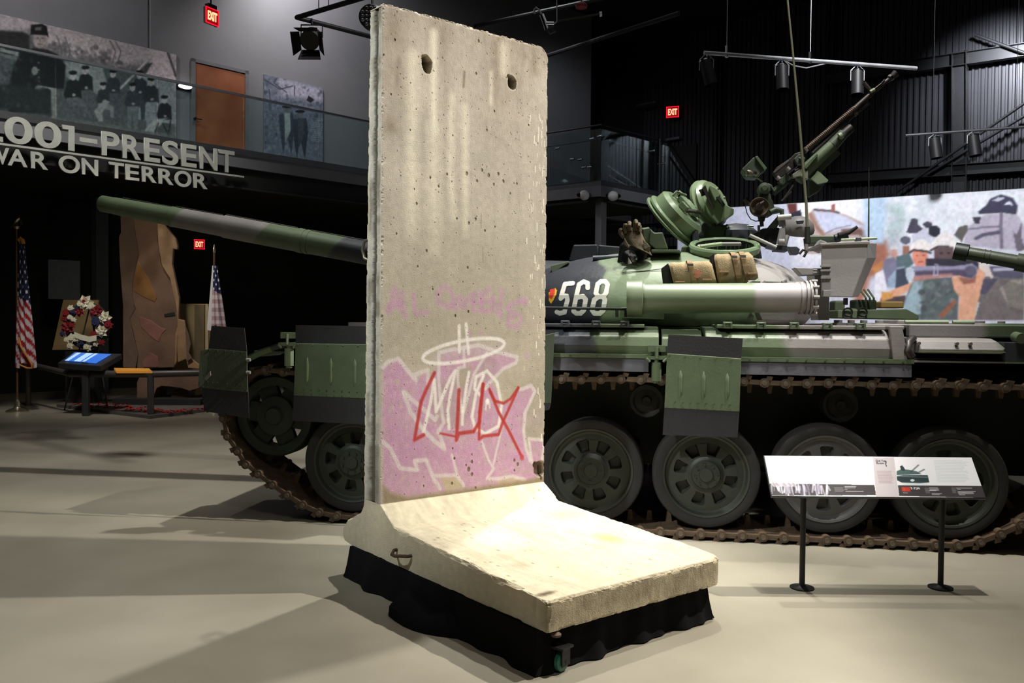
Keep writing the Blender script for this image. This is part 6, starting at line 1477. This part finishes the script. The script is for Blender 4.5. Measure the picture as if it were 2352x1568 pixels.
for k in range(70):
    x = r.uniform(130, 690); cv.stroke(I((x, r.uniform(378, 410)), (x+r.uniform(-14, 30), r.uniform(440, 494))), r.uniform(.004, .012), r.choice([(150, 146, 166), (208, 204, 220), (236, 234, 244), (104, 100, 116)]), .7, .002)
cv.poly(I((120, 370), (380, 380), (370, 410), (150, 410)), (220, 214, 220), .8, .004)
for x in (150, 180, 250, 300, 340): cv.stroke(I((x, 378), (x+18, 400)), .012, (150, 140, 150), .7)
for k in range(16): cv.ell(*I((r.uniform(240, 350), r.uniform(220, 350)))[0], r.uniform(1, 3), r.uniform(1, 4), (214, 176, 190), 0, .4, .003)
cv.stroke(I((330, 150), (345, 230), (345, 300)), .006, (200, 170, 180), .5); cv.stroke(I((560, 188), (690, 190)), .003, (200, 200, 206), .7)
# small tank picture
TD = (44, 62, 64)
cv.poly(I((1340, 310), (1400, 300), (1640, 300), (1655, 370), (1560, 378), (1390, 372), (1345, 350)), TD, 1, .001); cv.poly(I((1340, 262), (1390, 240), (1470, 250), (1530, 262), (1580, 290), (1340, 300)), (84, 110, 108), 1, .002)
cv.poly(I((1370, 215), (1395, 205), (1420, 240), (1415, 265), (1380, 250)), TD); cv.stroke(I((1475, 270), (1552, 202)), .004, TD); cv.stroke(I((1540, 280), (1606, 245)), .004, TD)
cv.ell(*I((1492, 350))[0], 5, 2.5, (225, 235, 236)); cv.stroke(I((1345, 308), (1640, 320)), .004, (170, 196, 196), .8); cv.ell(*I((1520, 385))[0], 30, 3, (190, 214, 216), 0, .5, .006)
for (xa, xb, y0, n, dy, c, al) in ((1150, 1295, 262, 9, 14, (150, 110, 112), .55), (1700, 2030, 160, 15, 14.5, (190, 210, 214), .6), (840, 950, 410, 1, 12, (230, 230, 232), .9), (840, 945, 422, 1, 12, (200, 200, 202), .8), (840, 866, 436, 1, 12, (200, 200, 202), .8), (850, 1020, 455, 1, 12, (220, 220, 222), .9), (740, 830, 420, 4, 12, (150, 148, 152), .8)):
    for k in range(n):
        e_ = (xb-xa)*r.uniform(.8, 1.0); cv.stroke(I((xa+k*2.5, y0+k*dy), (xa+k*2.5+e_, y0+k*dy+1)), .0035, c, al, .0012)
for (xa, xb, y0, n) in ((1655, 1750, 422, 3), (1655, 1730, 448, 1), (1680, 1780, 476, 2), (1610, 1650, 426, 5), (1915, 2110, 424, 1), (1925, 1960, 436, 1), (1930, 2120, 456, 3), (1945, 2000, 488, 1), (1870, 1910, 424, 5)):
    for k in range(n): cv.stroke(I((xa+k*3, y0+k*11), (xa+k*3+(xb-xa)*r.uniform(.7, 1), y0+k*11+1)), .0035, (225, 225, 228) if xa not in (1610, 1870) else (140, 140, 144), .85, .0012)
cv.poly(I((1385, 415), (1468, 415), (1476, 456), (1394, 456)), (205, 60, 50)); cv.stroke(I((1410, 428), (1414, 444)), .004, (230, 160, 60), .6); cv.stroke(I((1406, 470), (1444, 471)), .004, (200, 200, 204), .8)
X, Z = np.meshgrid(cv.x, cv.z); off = pn_*.003 if pn_[2] > 0 else -pn_*.003
GX = XL+X; GY_ = PB+ezv[1]*Z+off[1]; GZ = zb_+ezv[2]*Z+off[2]
grid_mesh('panel_print', GX, GY_, GZ, cv.a, mat('glossy_panel_print', None, .35, 0, .0, 3., attr=True), info)
nn_ = Vector(off).normalized()
def ip(x, z, up): return Vector((XL+x, PB, zb_))+Vector(ezv)*z+nn_*up
MB().prism([ip(-.004, -.004, 0), ip(Ws+.004, -.004, 0), ip(Ws+.004, Hs+.004, 0), ip(-.004, Hs+.004, 0)], -nn_*.014).build('panel', mat('dark_panel_edge', L(46, 44, 48), .5), info)
def itext(nm, txt, x0, z0, h_, m, off_=.0):
    me_ = text_mesh(txt, 1., 0., off_); co_ = np.empty(len(me_.vertices)*3); me_.vertices.foreach_get('co', co_); co_ = co_.reshape(-1, 3); sc = h_/.72
    Pn = np.array([list(ip(x0+v[0]*sc, z0+v[1]*sc, .0045)) for v in co_]); me_.vertices.foreach_set('co', Pn.ravel()); me_.update(); me_.materials.append(m)
    o_ = bpy.data.objects.new(nm, me_); COL.objects.link(o_); o_.parent = info; return o_
Mtx = mat('print_dark_ink', L(60, 50, 52), .5); Mtw = mat('print_white_ink', L(232, 232, 236), .5)
def at_i(x, y): return iconv(*I((x, y))[0])
a = at_i(1140, 170); itext('heading', 'Did You', a[0], a[1], .013, Mtx, .012); a = at_i(1146, 192); itext('heading', 'Know', a[0], a[1], .013, Mtx, .012); a = at_i(1228, 214); itext('heading', '?', a[0], a[1], .036, Mtx, .01)
a = at_i(1474, 438); itext('designation', 'T-72M', a[0], a[1], .014, Mtw, .015)
for px_ in (1842, 2160):
    b = Vector(onfloor(px_, 1350, 0)); mb = MB()
    zt2_ = .73; mb.cyl((b.x, b.y, 0.008), (b.x, b.y, zt2_-.05), .016, n=18).build('post', M_black, info)
    MB().lathe([(0, 0), (.068, 0), (.068, .007), (.03, .012), (.018, .02), (0, .02)], 36, o=(b.x, b.y, 0)).build('base_plate', M_black, info)
    MB().prism([(b.x-.02, b.y-.1, .575), (b.x+.02, b.y-.1, .575), (b.x+.02, b.y+.02, .68), (b.x-.02, b.y+.02, .68)], (0, 0, -.03)).build('panel_bracket', M_black, info)

# ================================================================== MEMORIAL CORNER
def flag_thing(label, base, topz, px_c, y_top, y_bot, w_top, w_bot, paint, depthY, fringe=False, finial='eagle'):
    t = thing('flag', label, 'flag', base, 0, 'stars and stripes flags')
    M_pole = mat('flag_pole_wood', L(92, 64, 36), .5); M_brass = mat('brass_chrome', L(206, 198, 170), .25, .9, .1, 20.)
    MB().cyl((0, 0, .1), (0, 0, topz-.1), .016, n=12).build('pole', M_pole, t)
    MB().lathe([(0, 0), (.16, .0), (.17, .02), (.13, .045), (.06, .07), (.04, .11), (.045, .14), (.025, .2), (0, .2)], 28).build('base', M_brass, t)
    if finial == 'eagle':
        z = topz-.1; f = MB().lathe([(0, 0), (.03, .0), (.05, .04), (.03, .08), (0, .09)], 16, o=(0, 0, z)).build('finial', M_brass, t)
        MB().loft([[Vector((x, w_*math.sin(a)*.5, z+.09+zc+h_*math.cos(a))) for a in [2*math.pi*k/10 for k in range(10)]] for x, zc, h_, w_ in ((-.03, .01, .02, .03), (0, .05, .05, .06), (.03, .08, .04, .05), (.055, .09, .02, .02))]).prism([(-.10, 0, z+.02), (-.02, 0, z+.14), (.02, .0, z+.16), (.0, 0, z+.09)], (0, .012, 0)).prism([(.10, 0, z+.06), (.02, 0, z+.12), (.0, .0, z+.16), (.07, 0, z+.16)], (0, .012, 0)).build('eagle', M_brass, f)
    else: MB().lathe([(0, 0), (.02, .0), (.022, .05), (.01, .12), (0, .15)], 14, o=(0, 0, topz-.12)).build('finial', M_brass, t)
    # cloth: lofted folds, colour by (x,z)
    NZ, NK = 90, 72; PX, PY, PZ = [np.zeros((NZ, NK+1)) for _ in range(3)]; C_ = np.zeros((NZ, NK+1, 3))
    for i in range(NZ):
        f = i/(NZ-1); py_ = y_bot+(y_top-y_bot)*f; c = atY(px_c(py_), py_, depthY)-Vector(base); w_ = (w_bot+(w_top-w_bot)*f)/2*depthY/FPX
        for k in range(NK+1):
            a = 2*math.pi*k/NK; rr = w_*(.78+.16*math.cos(7*a+f*2)+.08*math.cos(12*a+1))
            PX[i, k] = c.x+rr*math.cos(a)*1.1; PY[i, k] = rr*math.sin(a)*.8; PZ[i, k] = c.z - (.05*math.cos(3*a+1) if i == 0 else 0)
            C_[i, k] = np.array(paint((rr*math.cos(a)*1.1)/w_, py_, a))/255.
    grid_mesh('cloth', PX, PY, PZ, C_, mat('flag_cloth', None, .8, 0, .12, 12., attr=True, spec=.2), t, smooth=True)
    if fringe:
        P_ = [atY(a, b, depthY-.13)-Vector(base) for a, b in fringe]; MB().tube(P_, .014, 8).build('fringe', mat('gold_fringe', L(196, 132, 48), .7), t)
        P_ = [atY(a, b, depthY)-Vector(base)+Vector((0, -.03, 0)) for a, b in ((45, 553), (50, 548), (55, 553), (56, 560))]; MB().tube(P_, .03, 8).build('tassel', MATS['gold_fringe'], t)
    return t
NAVY, REDF, WHF = (34, 38, 66), (150, 26, 38), (196, 186, 188)
def paint1(x, y, a):
    if y < 552: return (150, 100, 40)
    bound = 688 + x*10
    if y < bound:
        gx = x*2.2+.5; gy = (y-555)/11.5; fx = gx-round(gx); fy = gy-round(gy)
        if x < -.55: return WHF if int(y/11) % 2 and y > 625 else NAVY
        if (round(gy)+round(gx)) % 2 == 0 and fx*fx+fy*fy*1.2 < .085 and x > -.3: return (225, 225, 230)
        return NAVY
    s_ = (y-bound)*1.0 - x*22; k = int(math.floor(s_/13.5)); return WHF if k % 2 == 0 else REDF
fb = onfloor(40, 946, 0)
flag_thing('gold-fringed stars and stripes flag on a standing pole at the left edge', (fb[0], fb[1], 0), 3.03, lambda y: 49+(y-545)*.042, 548, 838, 12, 44, paint1, fb[1], [(43, 775), (48, 796), (58, 812), (67, 826), (74, 838), (73, 845), (62, 845), (46, 838)])
def paint2(x, y, a):
    if x < -.35 and y < 760 and x < -.35-(y-600)*.001: return (206, 204, 206)
    if y < 668 + x*8:
        gx = x*2.0+.3; gy = (y-603)/10.; fx = gx-round(gx); fy = gy-round(gy)
        if (round(gy)+round(gx)) % 2 == 0 and fx*fx+fy*fy < .09: return (220, 220, 226)
        return (40, 44, 76)
    k = int((y-668)/9.5); return (206, 190, 192) if k % 2 else (176, 146, 150)
fb2 = onfloor(492, 945, 0)
flag_thing('pale stars and stripes flag with spear tip behind the front of the tank', (fb2[0], fb2[1], 0), 2.72, lambda y: 493+(y-600)*.035, 610, 752, 12, 40, paint2, fb2[1], None, 'spear')
# steel relic
M_relic = mat('rusted_steel_plate', L(126, 98, 78), .75, .1, .35, 2.2, .5, 22., col2=L(98, 74, 62)); M_relp = mat('relic_orange_patch', L(132, 92, 48), .75, .1, .3, 4., .3); M_relk = mat('relic_pink_lit_patch', L(136, 92, 82), .75, .1, .3, 4., .3)  # the pinkish colour stands for lit steel
relic = thing('steel_relic', 'tall torn and twisted piece of rusty steel column standing in the memorial corner', 'relic')
RY = 14.6
R4 = lambda *pts: [(x/3.136+250, y/3.136+480) for x, y in pts]
def rp(nm, pts, y0, th, m, par=relic, bend=0.):
    P_ = [atY(a, b, y0+bend*((a-330)/60.)) for a, b in R4(*pts)]; return MB().prism(P_, (0, th, 0)).build(nm, m, par, .012)
rp('left_flange', ((82, 40), (178, 50), (185, 150), (215, 330), (175, 480), (168, 640), (190, 720), (150, 790), (185, 930), (210, 1050), (190, 1150), (100, 1140), (100, 700), (78, 400), (70, 200), (85, 170)), RY+.15, .05, mat('relic_dark_steel', L(104, 84, 70), .8, .1, .3, 2.5, .5, 20.), bend=.05)
rp('web_plate', ((175, 55), (345, 100), (352, 240), (375, 400), (440, 480), (470, 640), (500, 800), (480, 900), (470, 1140), (200, 1150), (210, 1050), (185, 930), (150, 790), (190, 720), (168, 640), (175, 480), (215, 330), (185, 150)), RY, .05, M_relic, bend=-.04)
rp('right_flange', ((345, 95), (400, 110), (440, 160), (480, 210), (495, 270), (490, 292), (462, 285), (455, 400), (480, 520), (505, 640), (500, 800), (498, 900), (488, 1100), (470, 1130), (476, 900), (500, 810), (470, 640), (440, 500), (378, 400), (355, 260)), RY-.18, .08, mat('relic_pale_steel', L(154, 122, 90), .7, .1, .3, 3., .4, 25.), bend=.06)
rp('orange_patch', ((210, 370), (185, 480), (180, 590), (240, 630), (330, 670), (345, 640), (290, 510), (240, 420)), RY-.010, .02, M_relp, bend=-.04)
rp('tear', ((395, 755), (470, 740), (480, 770), (400, 778)), RY-.012, .02, M_under, bend=-.04)
rp('pink_lit_patch', ((215, 770), (300, 800), (370, 850), (415, 865), (380, 900), (360, 960), (300, 920), (230, 850)), RY-.010, .02, M_relk, bend=-.04)  # lit area of the steel, put into the colour as a patch
rp('pink_lit_patch', ((290, 1030), (350, 1060), (360, 1140), (250, 1140), (240, 1100)), RY-.010, .02, M_relk, bend=-.04)  # lower lit area, coloured the same way
rp('torn_strip', ((500, 790), (545, 800), (560, 900), (580, 980), (565, 1050), (600, 1080), (650, 1120), (650, 1150), (570, 1145), (555, 1080), (495, 1105), (490, 1000)), RY-.1, .05, MATS['relic_pale_steel'])
rp('torn_strip', ((548, 830), (575, 900), (590, 975), (575, 1035), (600, 1075), (560, 1100), (556, 1000)), RY-.16, .03, MATS['relic_dark_steel'])
rp('folded_foot', ((215, 1215), (650, 1180), (650, 1290), (580, 1310), (520, 1290), (450, 1280), (380, 1275), (345, 1290), (300, 1400), (200, 1380), (200, 1250)), RY-.05, .3, M_relic)
rp('folded_foot', ((470, 1300), (580, 1300), (570, 1380), (480, 1400), (430, 1380)), RY+.1, .3, MATS['relic_dark_steel']); rp('folded_foot', ((310, 1300), (370, 1290), (360, 1410), (300, 1410)), RY+.1, .3, MATS['relic_dark_steel'])
# low base plinth under relic, low rail in front
pb = atY(455, 925, RY+.3)
MB().bx(atY(270, 900, RY).x, atY(470, 900, RY).x, RY-.2, RY+.6, 0, .16).build('plinth', M_char, relic, .01)
railf = thing('low_barrier', 'low dark pipe barrier with two posts in front of the rusty relic', 'barrier')
ra = atY(160, 858, 13.3); rb_ = atY(455, 856, 13.0)
M_bar = mat('barrier_paint', L(84, 80, 80), .4, .3, .1, 10.)
MB().tube([ra, atY(345, 859, 13.0), rb_+Vector((.6, .4, 0))], .055, 12).build('top_bar', M_bar, railf)
for px_, Y_ in ((346, 13.0),): p = atY(px_, 858, Y_); MB().cyl((p.x, p.y, 0), (p.x, p.y, p.z), .05, n=12).build('post', M_bar, railf)
p = atY(65, 860, 14.6); MB().cyl((p.x, p.y, 0), (p.x, p.y, .72), .045, n=12).build('post', M_bar, railf)
MB().tube([(p.x, p.y, .72), ra], .045, 10).build('side_bar', M_bar, railf)
a_ = [atY(262, 849, 13.2), atY(342, 850, 13.2), atY(350, 857, 12.95), atY(268, 857, 12.95)]
MB().prism(a_, (0, 0, .03)).build('amber_panel', mat('amber_panel', L(200, 140, 60), .5, emit=L(200, 130, 50), estr=.35), railf)
# kiosk with screen
kb = Vector(onfloor(197, 955, 0)); kio = thing('touchscreen_kiosk', 'dark angled kiosk with a lit blue touchscreen below the wreath', 'kiosk')
KY = kb.y
def kp(a, b, y): return atY(a, b, y)
t4 = [kp(140, 822, KY+.05), kp(178, 806, KY+.45), kp(283, 809, KY+.35), kp(232, 842, KY-.1)]
up = [Vector(p) for p in (kp(132, 833, KY-.05), kp(170, 808, KY+.5), kp(280, 812, KY+.4), kp(232, 840, KY-.15))]
MB().prism(up, (0, .02, -.09)).build('housing', mat('kiosk_metal', L(70, 72, 74), .4, .4), kio, .01)
nrm_ = (up[1]-up[0]).cross(up[3]-up[0]); nrm_ = nrm_.normalized(); nrm_ = nrm_ if nrm_.z > 0 else -nrm_
def upp(u, v): return (up[0].lerp(up[3], u)).lerp(up[1].lerp(up[2], u), v)+nrm_*.012
sc_ = [upp(.10, .16), upp(.84, .10), upp(.84, .86), upp(.06, .88)]
MB().prism(sc_, nrm_*.004).build('screen', mat('screen_blue', L(50, 100, 190), .2, emit=L(46, 104, 200), estr=.9), kio)
for u0, u1 in ((.32, .46), (.5, .56), (.12, .2)): MB().prism([upp(u0, .14)+nrm_*.006, upp(u1, .14)+nrm_*.006, upp(u1, .85)+nrm_*.006, upp(u0, .85)+nrm_*.006], nrm_*.002).build('screen_band', mat('screen_pale', L(170, 205, 240), .2, emit=L(170, 205, 240), estr=.8), kio)
cz = sum(up, Vector())/4
MB().bx(kb.x-.045, kb.x+.05, kb.y-.04, kb.y+.04, 0, cz.z-.04).build('pedestal', MATS['kiosk_metal'], kio, .01)
# wreath on easel, boards
WYd = 14.0; wc = atY(201, 748, WYd); pxm = WYd/FPX
wre = thing('flower_wreath', 'round wreath of red, white and blue flowers on a wire easel', 'wreath')
leaf = mat('wreath_leaves', L(40, 56, 40), .8, 0, .3, 20.); fred = mat('red_petals', L(132, 24, 32), .7, 0, .3, 30.); fwh = mat('white_petals', L(222, 216, 190), .7, 0, .1, 30.); fbl = mat('blue_petals', L(44, 48, 84), .7, 0, .3, 30.)
MB().tube([wc+Vector((44*pxm*math.cos(a), 0, 46*pxm*math.sin(a))) for a in [2*math.pi*k/36 for k in range(36)]], .06, 10, closed=True).build('leaf_ring', leaf, wre)
def flower(a_px, b_px, r_px, m):
    c = atY(a_px, b_px, WYd)+Vector((0, -.07, 0)); r_ = r_px*pxm; mb = MB(); rr = random.Random(int(a_px*7+b_px))
    for lay, (nn2, rad_, up2) in enumerate(((7, 1, .0), (5, .55, .03))):
        for k in range(nn2):
            a = 2*math.pi*k/nn2+lay*.4+rr.random()*.3; d = Vector((math.cos(a), 0, math.sin(a))); s2 = Vector((-math.sin(a), 0, math.cos(a))); o_ = Vector((0, -up2, 0))
            mb.add([c+o_, c+o_+d*r_*rad_*.6+s2*r_*.33+Vector((0, -.03, 0)), c+o_+d*r_*rad_+Vector((0, .0, 0)), c+o_+d*r_*rad_*.6-s2*r_*.33+Vector((0, -.03, 0))], [(0, 1, 2, 3)])
    mb.lathe([(r_*.25, .0), (0, -.04)], 8, o=c+Vector((0, -.02, 0)), axis='y'); return mb.build('flower', m, wre)
W6 = lambda x, y: (x/3.267, y/3.267+480)
for x, y, r_, m in ((660, 705, 20, fwh), (700, 730, 12, fwh), (620, 715, 9, fwh), (550, 745, 9, fwh), (735, 765, 18, fred), (612, 765, 15, fred), (515, 780, 11, fred), (545, 812, 8, fwh), (572, 830, 7, fwh), (805, 815, 17, fwh), (830, 865, 12, fred), (735, 850, 12, fbl), (525, 885, 17, fred),
                    (560, 870, 9, fred), (780, 915, 16, fwh), (720, 940, 10, fred), (560, 965, 12, fwh), (520, 980, 8, fwh), (780, 1000, 9, fred), (735, 1012, 7, fwh), (675, 1030, 12, fwh), (600, 975, 9, fwh), (545, 1025, 9, fwh), (490, 935, 8, fbl), (640, 1000, 10, fbl), (610, 1020, 6, fbl), (655, 690, 8, fred), (500, 820, 9, fred), (730, 820, 9, fbl), (600, 740, 8, fbl), (570, 770, 8, fbl)):
    flower(*W6(x, y), r_, m)
P_ = [atY(*W6(x, y), WYd)+Vector((0, -.14, 0)) for x, y in ((590, 940), (640, 960), (700, 975), (755, 965))]
mb = MB(); hh = .045; mb.add([p+Vector((0, 0, hh)) for p in P_]+[p-Vector((0, 0, hh)) for p in P_], [(k, k+1, 5+k, 4+k) for k in range(3)]); mb.build('ribbon', fwh, wre)
ea = thing('wire_easel', 'thin dark wire easel carrying the flower wreath', 'easel')
tp = wc+Vector((0, .1, .36))
for dx, dy in ((-.3, -.15), (.3, -.15), (0, .45)): MB().cyl(tp, (wc.x+dx*1.2, wc.y+.1+dy, 0), .012, n=8).build('leg', M_gunm, ea)
M_board = mat('tan_board', L(158, 134, 92), .8, 0, .1, 4.)
bb_ = [atY(*W6(a, b), 14.6) for a, b in ((475, 680), (738, 682), (700, 1052), (392, 1056))]
o = MB().prism(bb_, (0, .04, 0)).build('leaning_board', M_board); tag(o, 'tan board leaning behind the flower wreath', 'board')
lo = [p for p in bb_]; t = thing('board_stand', 'dark stand holding up the tan board behind the wreath', 'stand')
MB().bx(bb_[3].x+.2, bb_[2].x+.0, 14.62, 14.95, 0, bb_[3].z-.005).build('cabinet', M_char, t, .02)
q = [atY(a, b, 15.4) for a, b in ((395, 697), (482, 698), (482, 807), (395, 806))]
t = thing('tan_crate', 'tall tan panelled crate standing behind the rusty relic', 'crate')
MB().bx(q[0].x, q[1].x, 15.4, 15.9, 0, q[0].z).build('body', M_board, t, .01); MB().bx(q[0].x+.42, q[0].x+.60, 15.37, 15.4, .5, q[0].z-.02).build('dark_panel', mat('dim_tan', L(112, 96, 70), .8), t)
MB().bx(q[1].x-.06, q[1].x-.01, 15.35, 15.4, .4, q[0].z).build('edge_strip', mat('light_tan', L(176, 160, 130), .8), t)
# carpet platform with petals
rg = [Vector(onfloor(a, b, 0)) for a, b in ((130, 935), (345, 962), (520, 940), (470, 905))]
ctr = sum(rg, Vector())/4
rug = MB().prism([Vector((p.x, p.y, .001)) for p in (rg[0], rg[1], rg[2], rg[2]+Vector((.6, 2.2, 0)), rg[0]+Vector((.6, 2.0, 0)))], (0, 0, .05)).build('carpet_platform', mat('grey_carpet', L(96, 90, 86), .9, 0, .2, 6.)); tag(rug, 'low grey carpeted platform under the rusty relic', 'platform')
mb = MB(); r = random.Random(12)
for k in range(240):
    f = r.random(); a = rg[0].lerp(rg[1], f*1.6) if f < .62 else rg[1].lerp(rg[2], (f-.62)*2.4); c = a+Vector((r.uniform(0, .2), r.uniform(.12, .7), .056)); s_ = r.uniform(.02, .055); an = r.uniform(0, 6)
    e1, e2 = Vector((math.cos(an), math.sin(an), 0))*s_, Vector((-math.sin(an), math.cos(an), 0))*s_*.7
    mb.add([c-e1, c-e2+Vector((0, 0, .015)), c+e1, c+e2+Vector((0, 0, .01))], [(0, 1, 2, 3)])
o = mb.build('petals', mat('poppy_red', L(190, 44, 44), .7)); tag(o, 'scattered red petals on the grey carpeted platform', 'petals'); o['kind'] = 'stuff'

# ================================================================== LIGHTING BARS
M_bar1 = mat('pale_bar', L(176, 176, 180), .4, .5, .2, 10.); M_can = mat('black_can', L(30, 30, 32), .5, .2, .1, 8.); M_lampin = mat('lamp_inner', L(200, 210, 235), .15, .9, .0, 5.)
def can(par, P_, aim, L_=.34, R0=.075, nm='spotlight', label=None, hang=.18, yoke=True):
    """theatre can hanging from a bar: P_ = hook point"""
    P_ = Vector(P_); d = Vector(aim).normalized(); c = P_+Vector((0, 0, -hang)); a = c-d*L_*.25; b = c+d*L_*.75
    t = thing('spotlight', label, 'spotlight', group='spotlights on the hanging bars')
    MB().tube([a-d*.0, b], [R0, R0*1.05], 24, cap=False).tube([a, b], [R0*.93, R0*.97], 24, cap=False).build('can', M_can, t)
    MB().tube([a+d*.015, a+d*.02], [R0*.92, R0*.92], 24).build('reflector', M_lampin, t); MB().tube([a-d*.004, a+d*.012], [R0*1.03, R0*1.03], 24, cap=False).build('rim', M_chrome, t)
    s_ = Vector((1, 0, 0)); MB().tube([c+s_*(R0+.012)-Vector((0, 0, .05)), c+s_*(R0+.012)+Vector((0, 0, hang*.5)), P_, c-s_*(R0+.012)+Vector((0, 0, hang*.5)), c-s_*(R0+.012)-Vector((0, 0, .05))], .007, 6).build('yoke', M_bar1, t)
    MB().tube([P_+Vector((0, 0, .03)), P_+Vector((.02, 0, 0)), P_-Vector((0, 0, .05))], .012, 8).build('clamp', M_chrome, t)
    return t
A_ = Vector(atY(1617, 121, 12.0)); B_ = Vector(atY(2105, 157, 12.6))
bar = thing('lighting_bar', 'pale lighting bar hung on cables above the machine gun, carrying three spotlights', 'lighting bar')
MB().cyl(A_, B_, .028, n=12).build('pipe', M_bar1, bar)
for px_ in (1667, 1855): f = (px_-1617)/(2105-1617); p = A_.lerp(B_, f); MB().cyl(p, (p.x, p.y, 9.98), .006, n=6).build('cable', M_bar1, bar); MB().cyl(p+Vector((0, 0, -.04)), p+Vector((0, 0, .12)), .022, n=10).build('cable_clamp', M_chrome, bar)
MB().tube([A_.lerp(B_, .35), A_.lerp(B_, .41)+Vector((0, 0, -.09)), A_.lerp(B_, .47)+Vector((0, 0, -.11)), A_.lerp(B_, .58)+Vector((0, 0, -.01))], .008, 6).build('loose_wire', M_bar1, bar)
for px_, aim, lb in ((1623, (.25, -.1, -1), 'leftmost of the three spotlights on the pale bar above the machine gun'), (1791, (0, -.15, -1), 'middle one of the three spotlights on the pale bar'), (1965, (-.05, -.15, -1), 'rightmost of the three spotlights on the pale bar, near the gun muzzle')):
    can(None, A_.lerp(B_, (px_-1617)/488), aim, .36, .085, label=lb, hang=.19)
A_ = Vector(atY(2080, 311, 14.2)); B_ = Vector(atY(2400, 288, 13.6))
bar = thing('lighting_bar', 'dark lighting bar in front of the corrugated wall at right, carrying two spotlights', 'lighting bar'); MB().cyl(A_, B_, .022, n=12).build('pipe', mat('dark_bar', L(84, 84, 88), .4, .5), bar)
for f in (.2, .8): p = A_.lerp(B_, f); MB().cyl(p, (p.x, p.y, 9.98), .004, n=6).build('cable', M_can, bar)
for px_, lb in ((2150, 'left one of two spotlights on the dark bar by the corrugated wall'), (2240, 'right one of two spotlights on the dark bar by the corrugated wall')):
    can(None, A_.lerp(B_, (px_-2080)/320), (.1, -.1, -1), .34, .09, label=lb, hang=.16)
# bent pipe with stage light, upper left
P1, P2, P3 = atY(682, 40, 9.6), atY(900, -25, 8.6), atY(905, 98, 10.6)
pipe = thing('lighting_pipe', 'black bent lighting pipe at the top left of the concrete wall', 'lighting bar'); MB().tube([P2, P1, P3], .028, 10).build('pipe', M_can, pipe)
for a in ((732, 25), (755, 15)): p = atY(a[0], a[1], 9.5); MB().cyl(p, (p.x, p.y, 9.98), .006, n=6).build('cable', M_can, pipe)
P_ = atY(716, 55, 9.7); st_ = thing('stage_light', 'black stage light with flared barn door hanging from the bent pipe', 'spotlight')
ax_ = (atY(704, 108, 9.3)-atY(722, 82, 9.7)).normalized(); c = atY(716, 86, 9.7)
MB().tube([c-ax_*.16, c-ax_*.05, c+ax_*.14], [.06, .105, .11], 20).build('body', M_can, st_, .004)
e = c+ax_*.14; s_ = Vector((1, 0, 0)); u_ = s_.cross(ax_).normalized(); s_ = ax_.cross(u_)
for v1, v2 in ((s_, u_), (-s_, u_), (u_, s_), (-u_, s_)):
    MB().prism([e+v1*.1-v2*.1, e+v1*.1+v2*.1, e+v1*.17+v2*.13+ax_*.13, e+v1*.17-v2*.13+ax_*.13], v1*.004).build('barn_door', M_can, st_)
MB().tube([c+s_*.12, c+s_*.12+Vector((0, 0, .14)), c-s_*.12+Vector((0, 0, .14)), c-s_*.12], .01, 6).tube([c+Vector((0, 0, .14)), (c.x, c.y, P_.z+.06)], .012, 6).build('yoke', M_can, st_)
# round LED flood, small bright fittings near ceiling
c = atY(852, 36, 8.8); t = thing('led_floodlight', 'round black multi-bulb floodlight peeping out left of the concrete wall top', 'spotlight')
MB().lathe([(0, .0), (.11, .0), (.13, .02), (.12, .12), (.05, .16), (0, .16)], 28, o=c, axis='y').build('body', M_can, t)
for i in range(-2, 3):
    for j in range(-2, 3):
        if i*i+j*j < 6: MB().lathe([(0, -.008), (.014, -.006), (.018, 0)], 8, o=c+Vector((i*.042, -.002, j*.042)), axis='y').build('bulb', M_chrome, t)
MB().cyl(c+Vector((0, .08, .1)), (c.x, c.y+.08, 9.98), .012, n=8).build('hanger', M_can, t)
t = thing('ceiling_fixture', 'chrome adjustable ceiling light with cable loop above the wall top right corner', 'spotlight')
Q = lambda x, y: atY(x/3.267+1200, y/3.267, 10.5)
MB().tube([Q(92, 100), Q(85, 75), Q(100, 55), Q(125, 75), Q(145, 110)], .012, 8).build('cable_loop', M_bar1, t); MB().tube([Q(145, 110), Q(165, 160), Q(185, 225)], .03, 12).build('body', M_chrome, t); MB().cyl(Q(170, 178), Q(235, 180), .03, n=12).build('arm', M_chrome, t); MB().cyl(Q(195, 235), Q(240, 215), .045, n=12).build('head', M_can, t)
MB().cyl(Q(260, 160), Q(258, 50), .006, n=6).cyl(Q(258, 50), Q(258, -120), .006, n=6).cyl(Q(235, 180), Q(260, 160), .008, n=6).build('cable', M_bar1, t)
t = thing('ceiling_fixture', 'small white knob at the end of a dark rod under the ceiling', 'spotlight'); MB().cyl(Q(262, 160), Q(580, 105), .012, n=8).build('rod', M_can, t); MB().cyl(Q(578, 107), Q(596, 105), .03, n=12).build('knob', mat('white_knob', L(240, 240, 240), .3), t)
o = MB().lathe([(0, 0), (.07, .0), (.075, .03), (.04, .06), (0, .06)], 20).cyl((0, 0, .05), (0, 0, 3.), .012, n=6).build('alarm_beacon', mat('dim_red_plastic', L(130, 46, 40), .5)); o.location = Q(442, 58); tag(o, 'small round red alarm beacon near the top centre', 'alarm')
# recessed ceiling pipes
for i, (a, b) in enumerate((((1090, 60), (1640, -60)), ((1250, 130), (1560, 30)))):
    o = MB().cyl(atY(*a, 13), atY(*b, 11), .03, n=8).build('ceiling_pipe', M_can); tag(o, ['long thin black pipe under the dark ceiling above the concrete wall', 'short thin black pipe under the dark ceiling right of the concrete wall'][i], 'pipe')
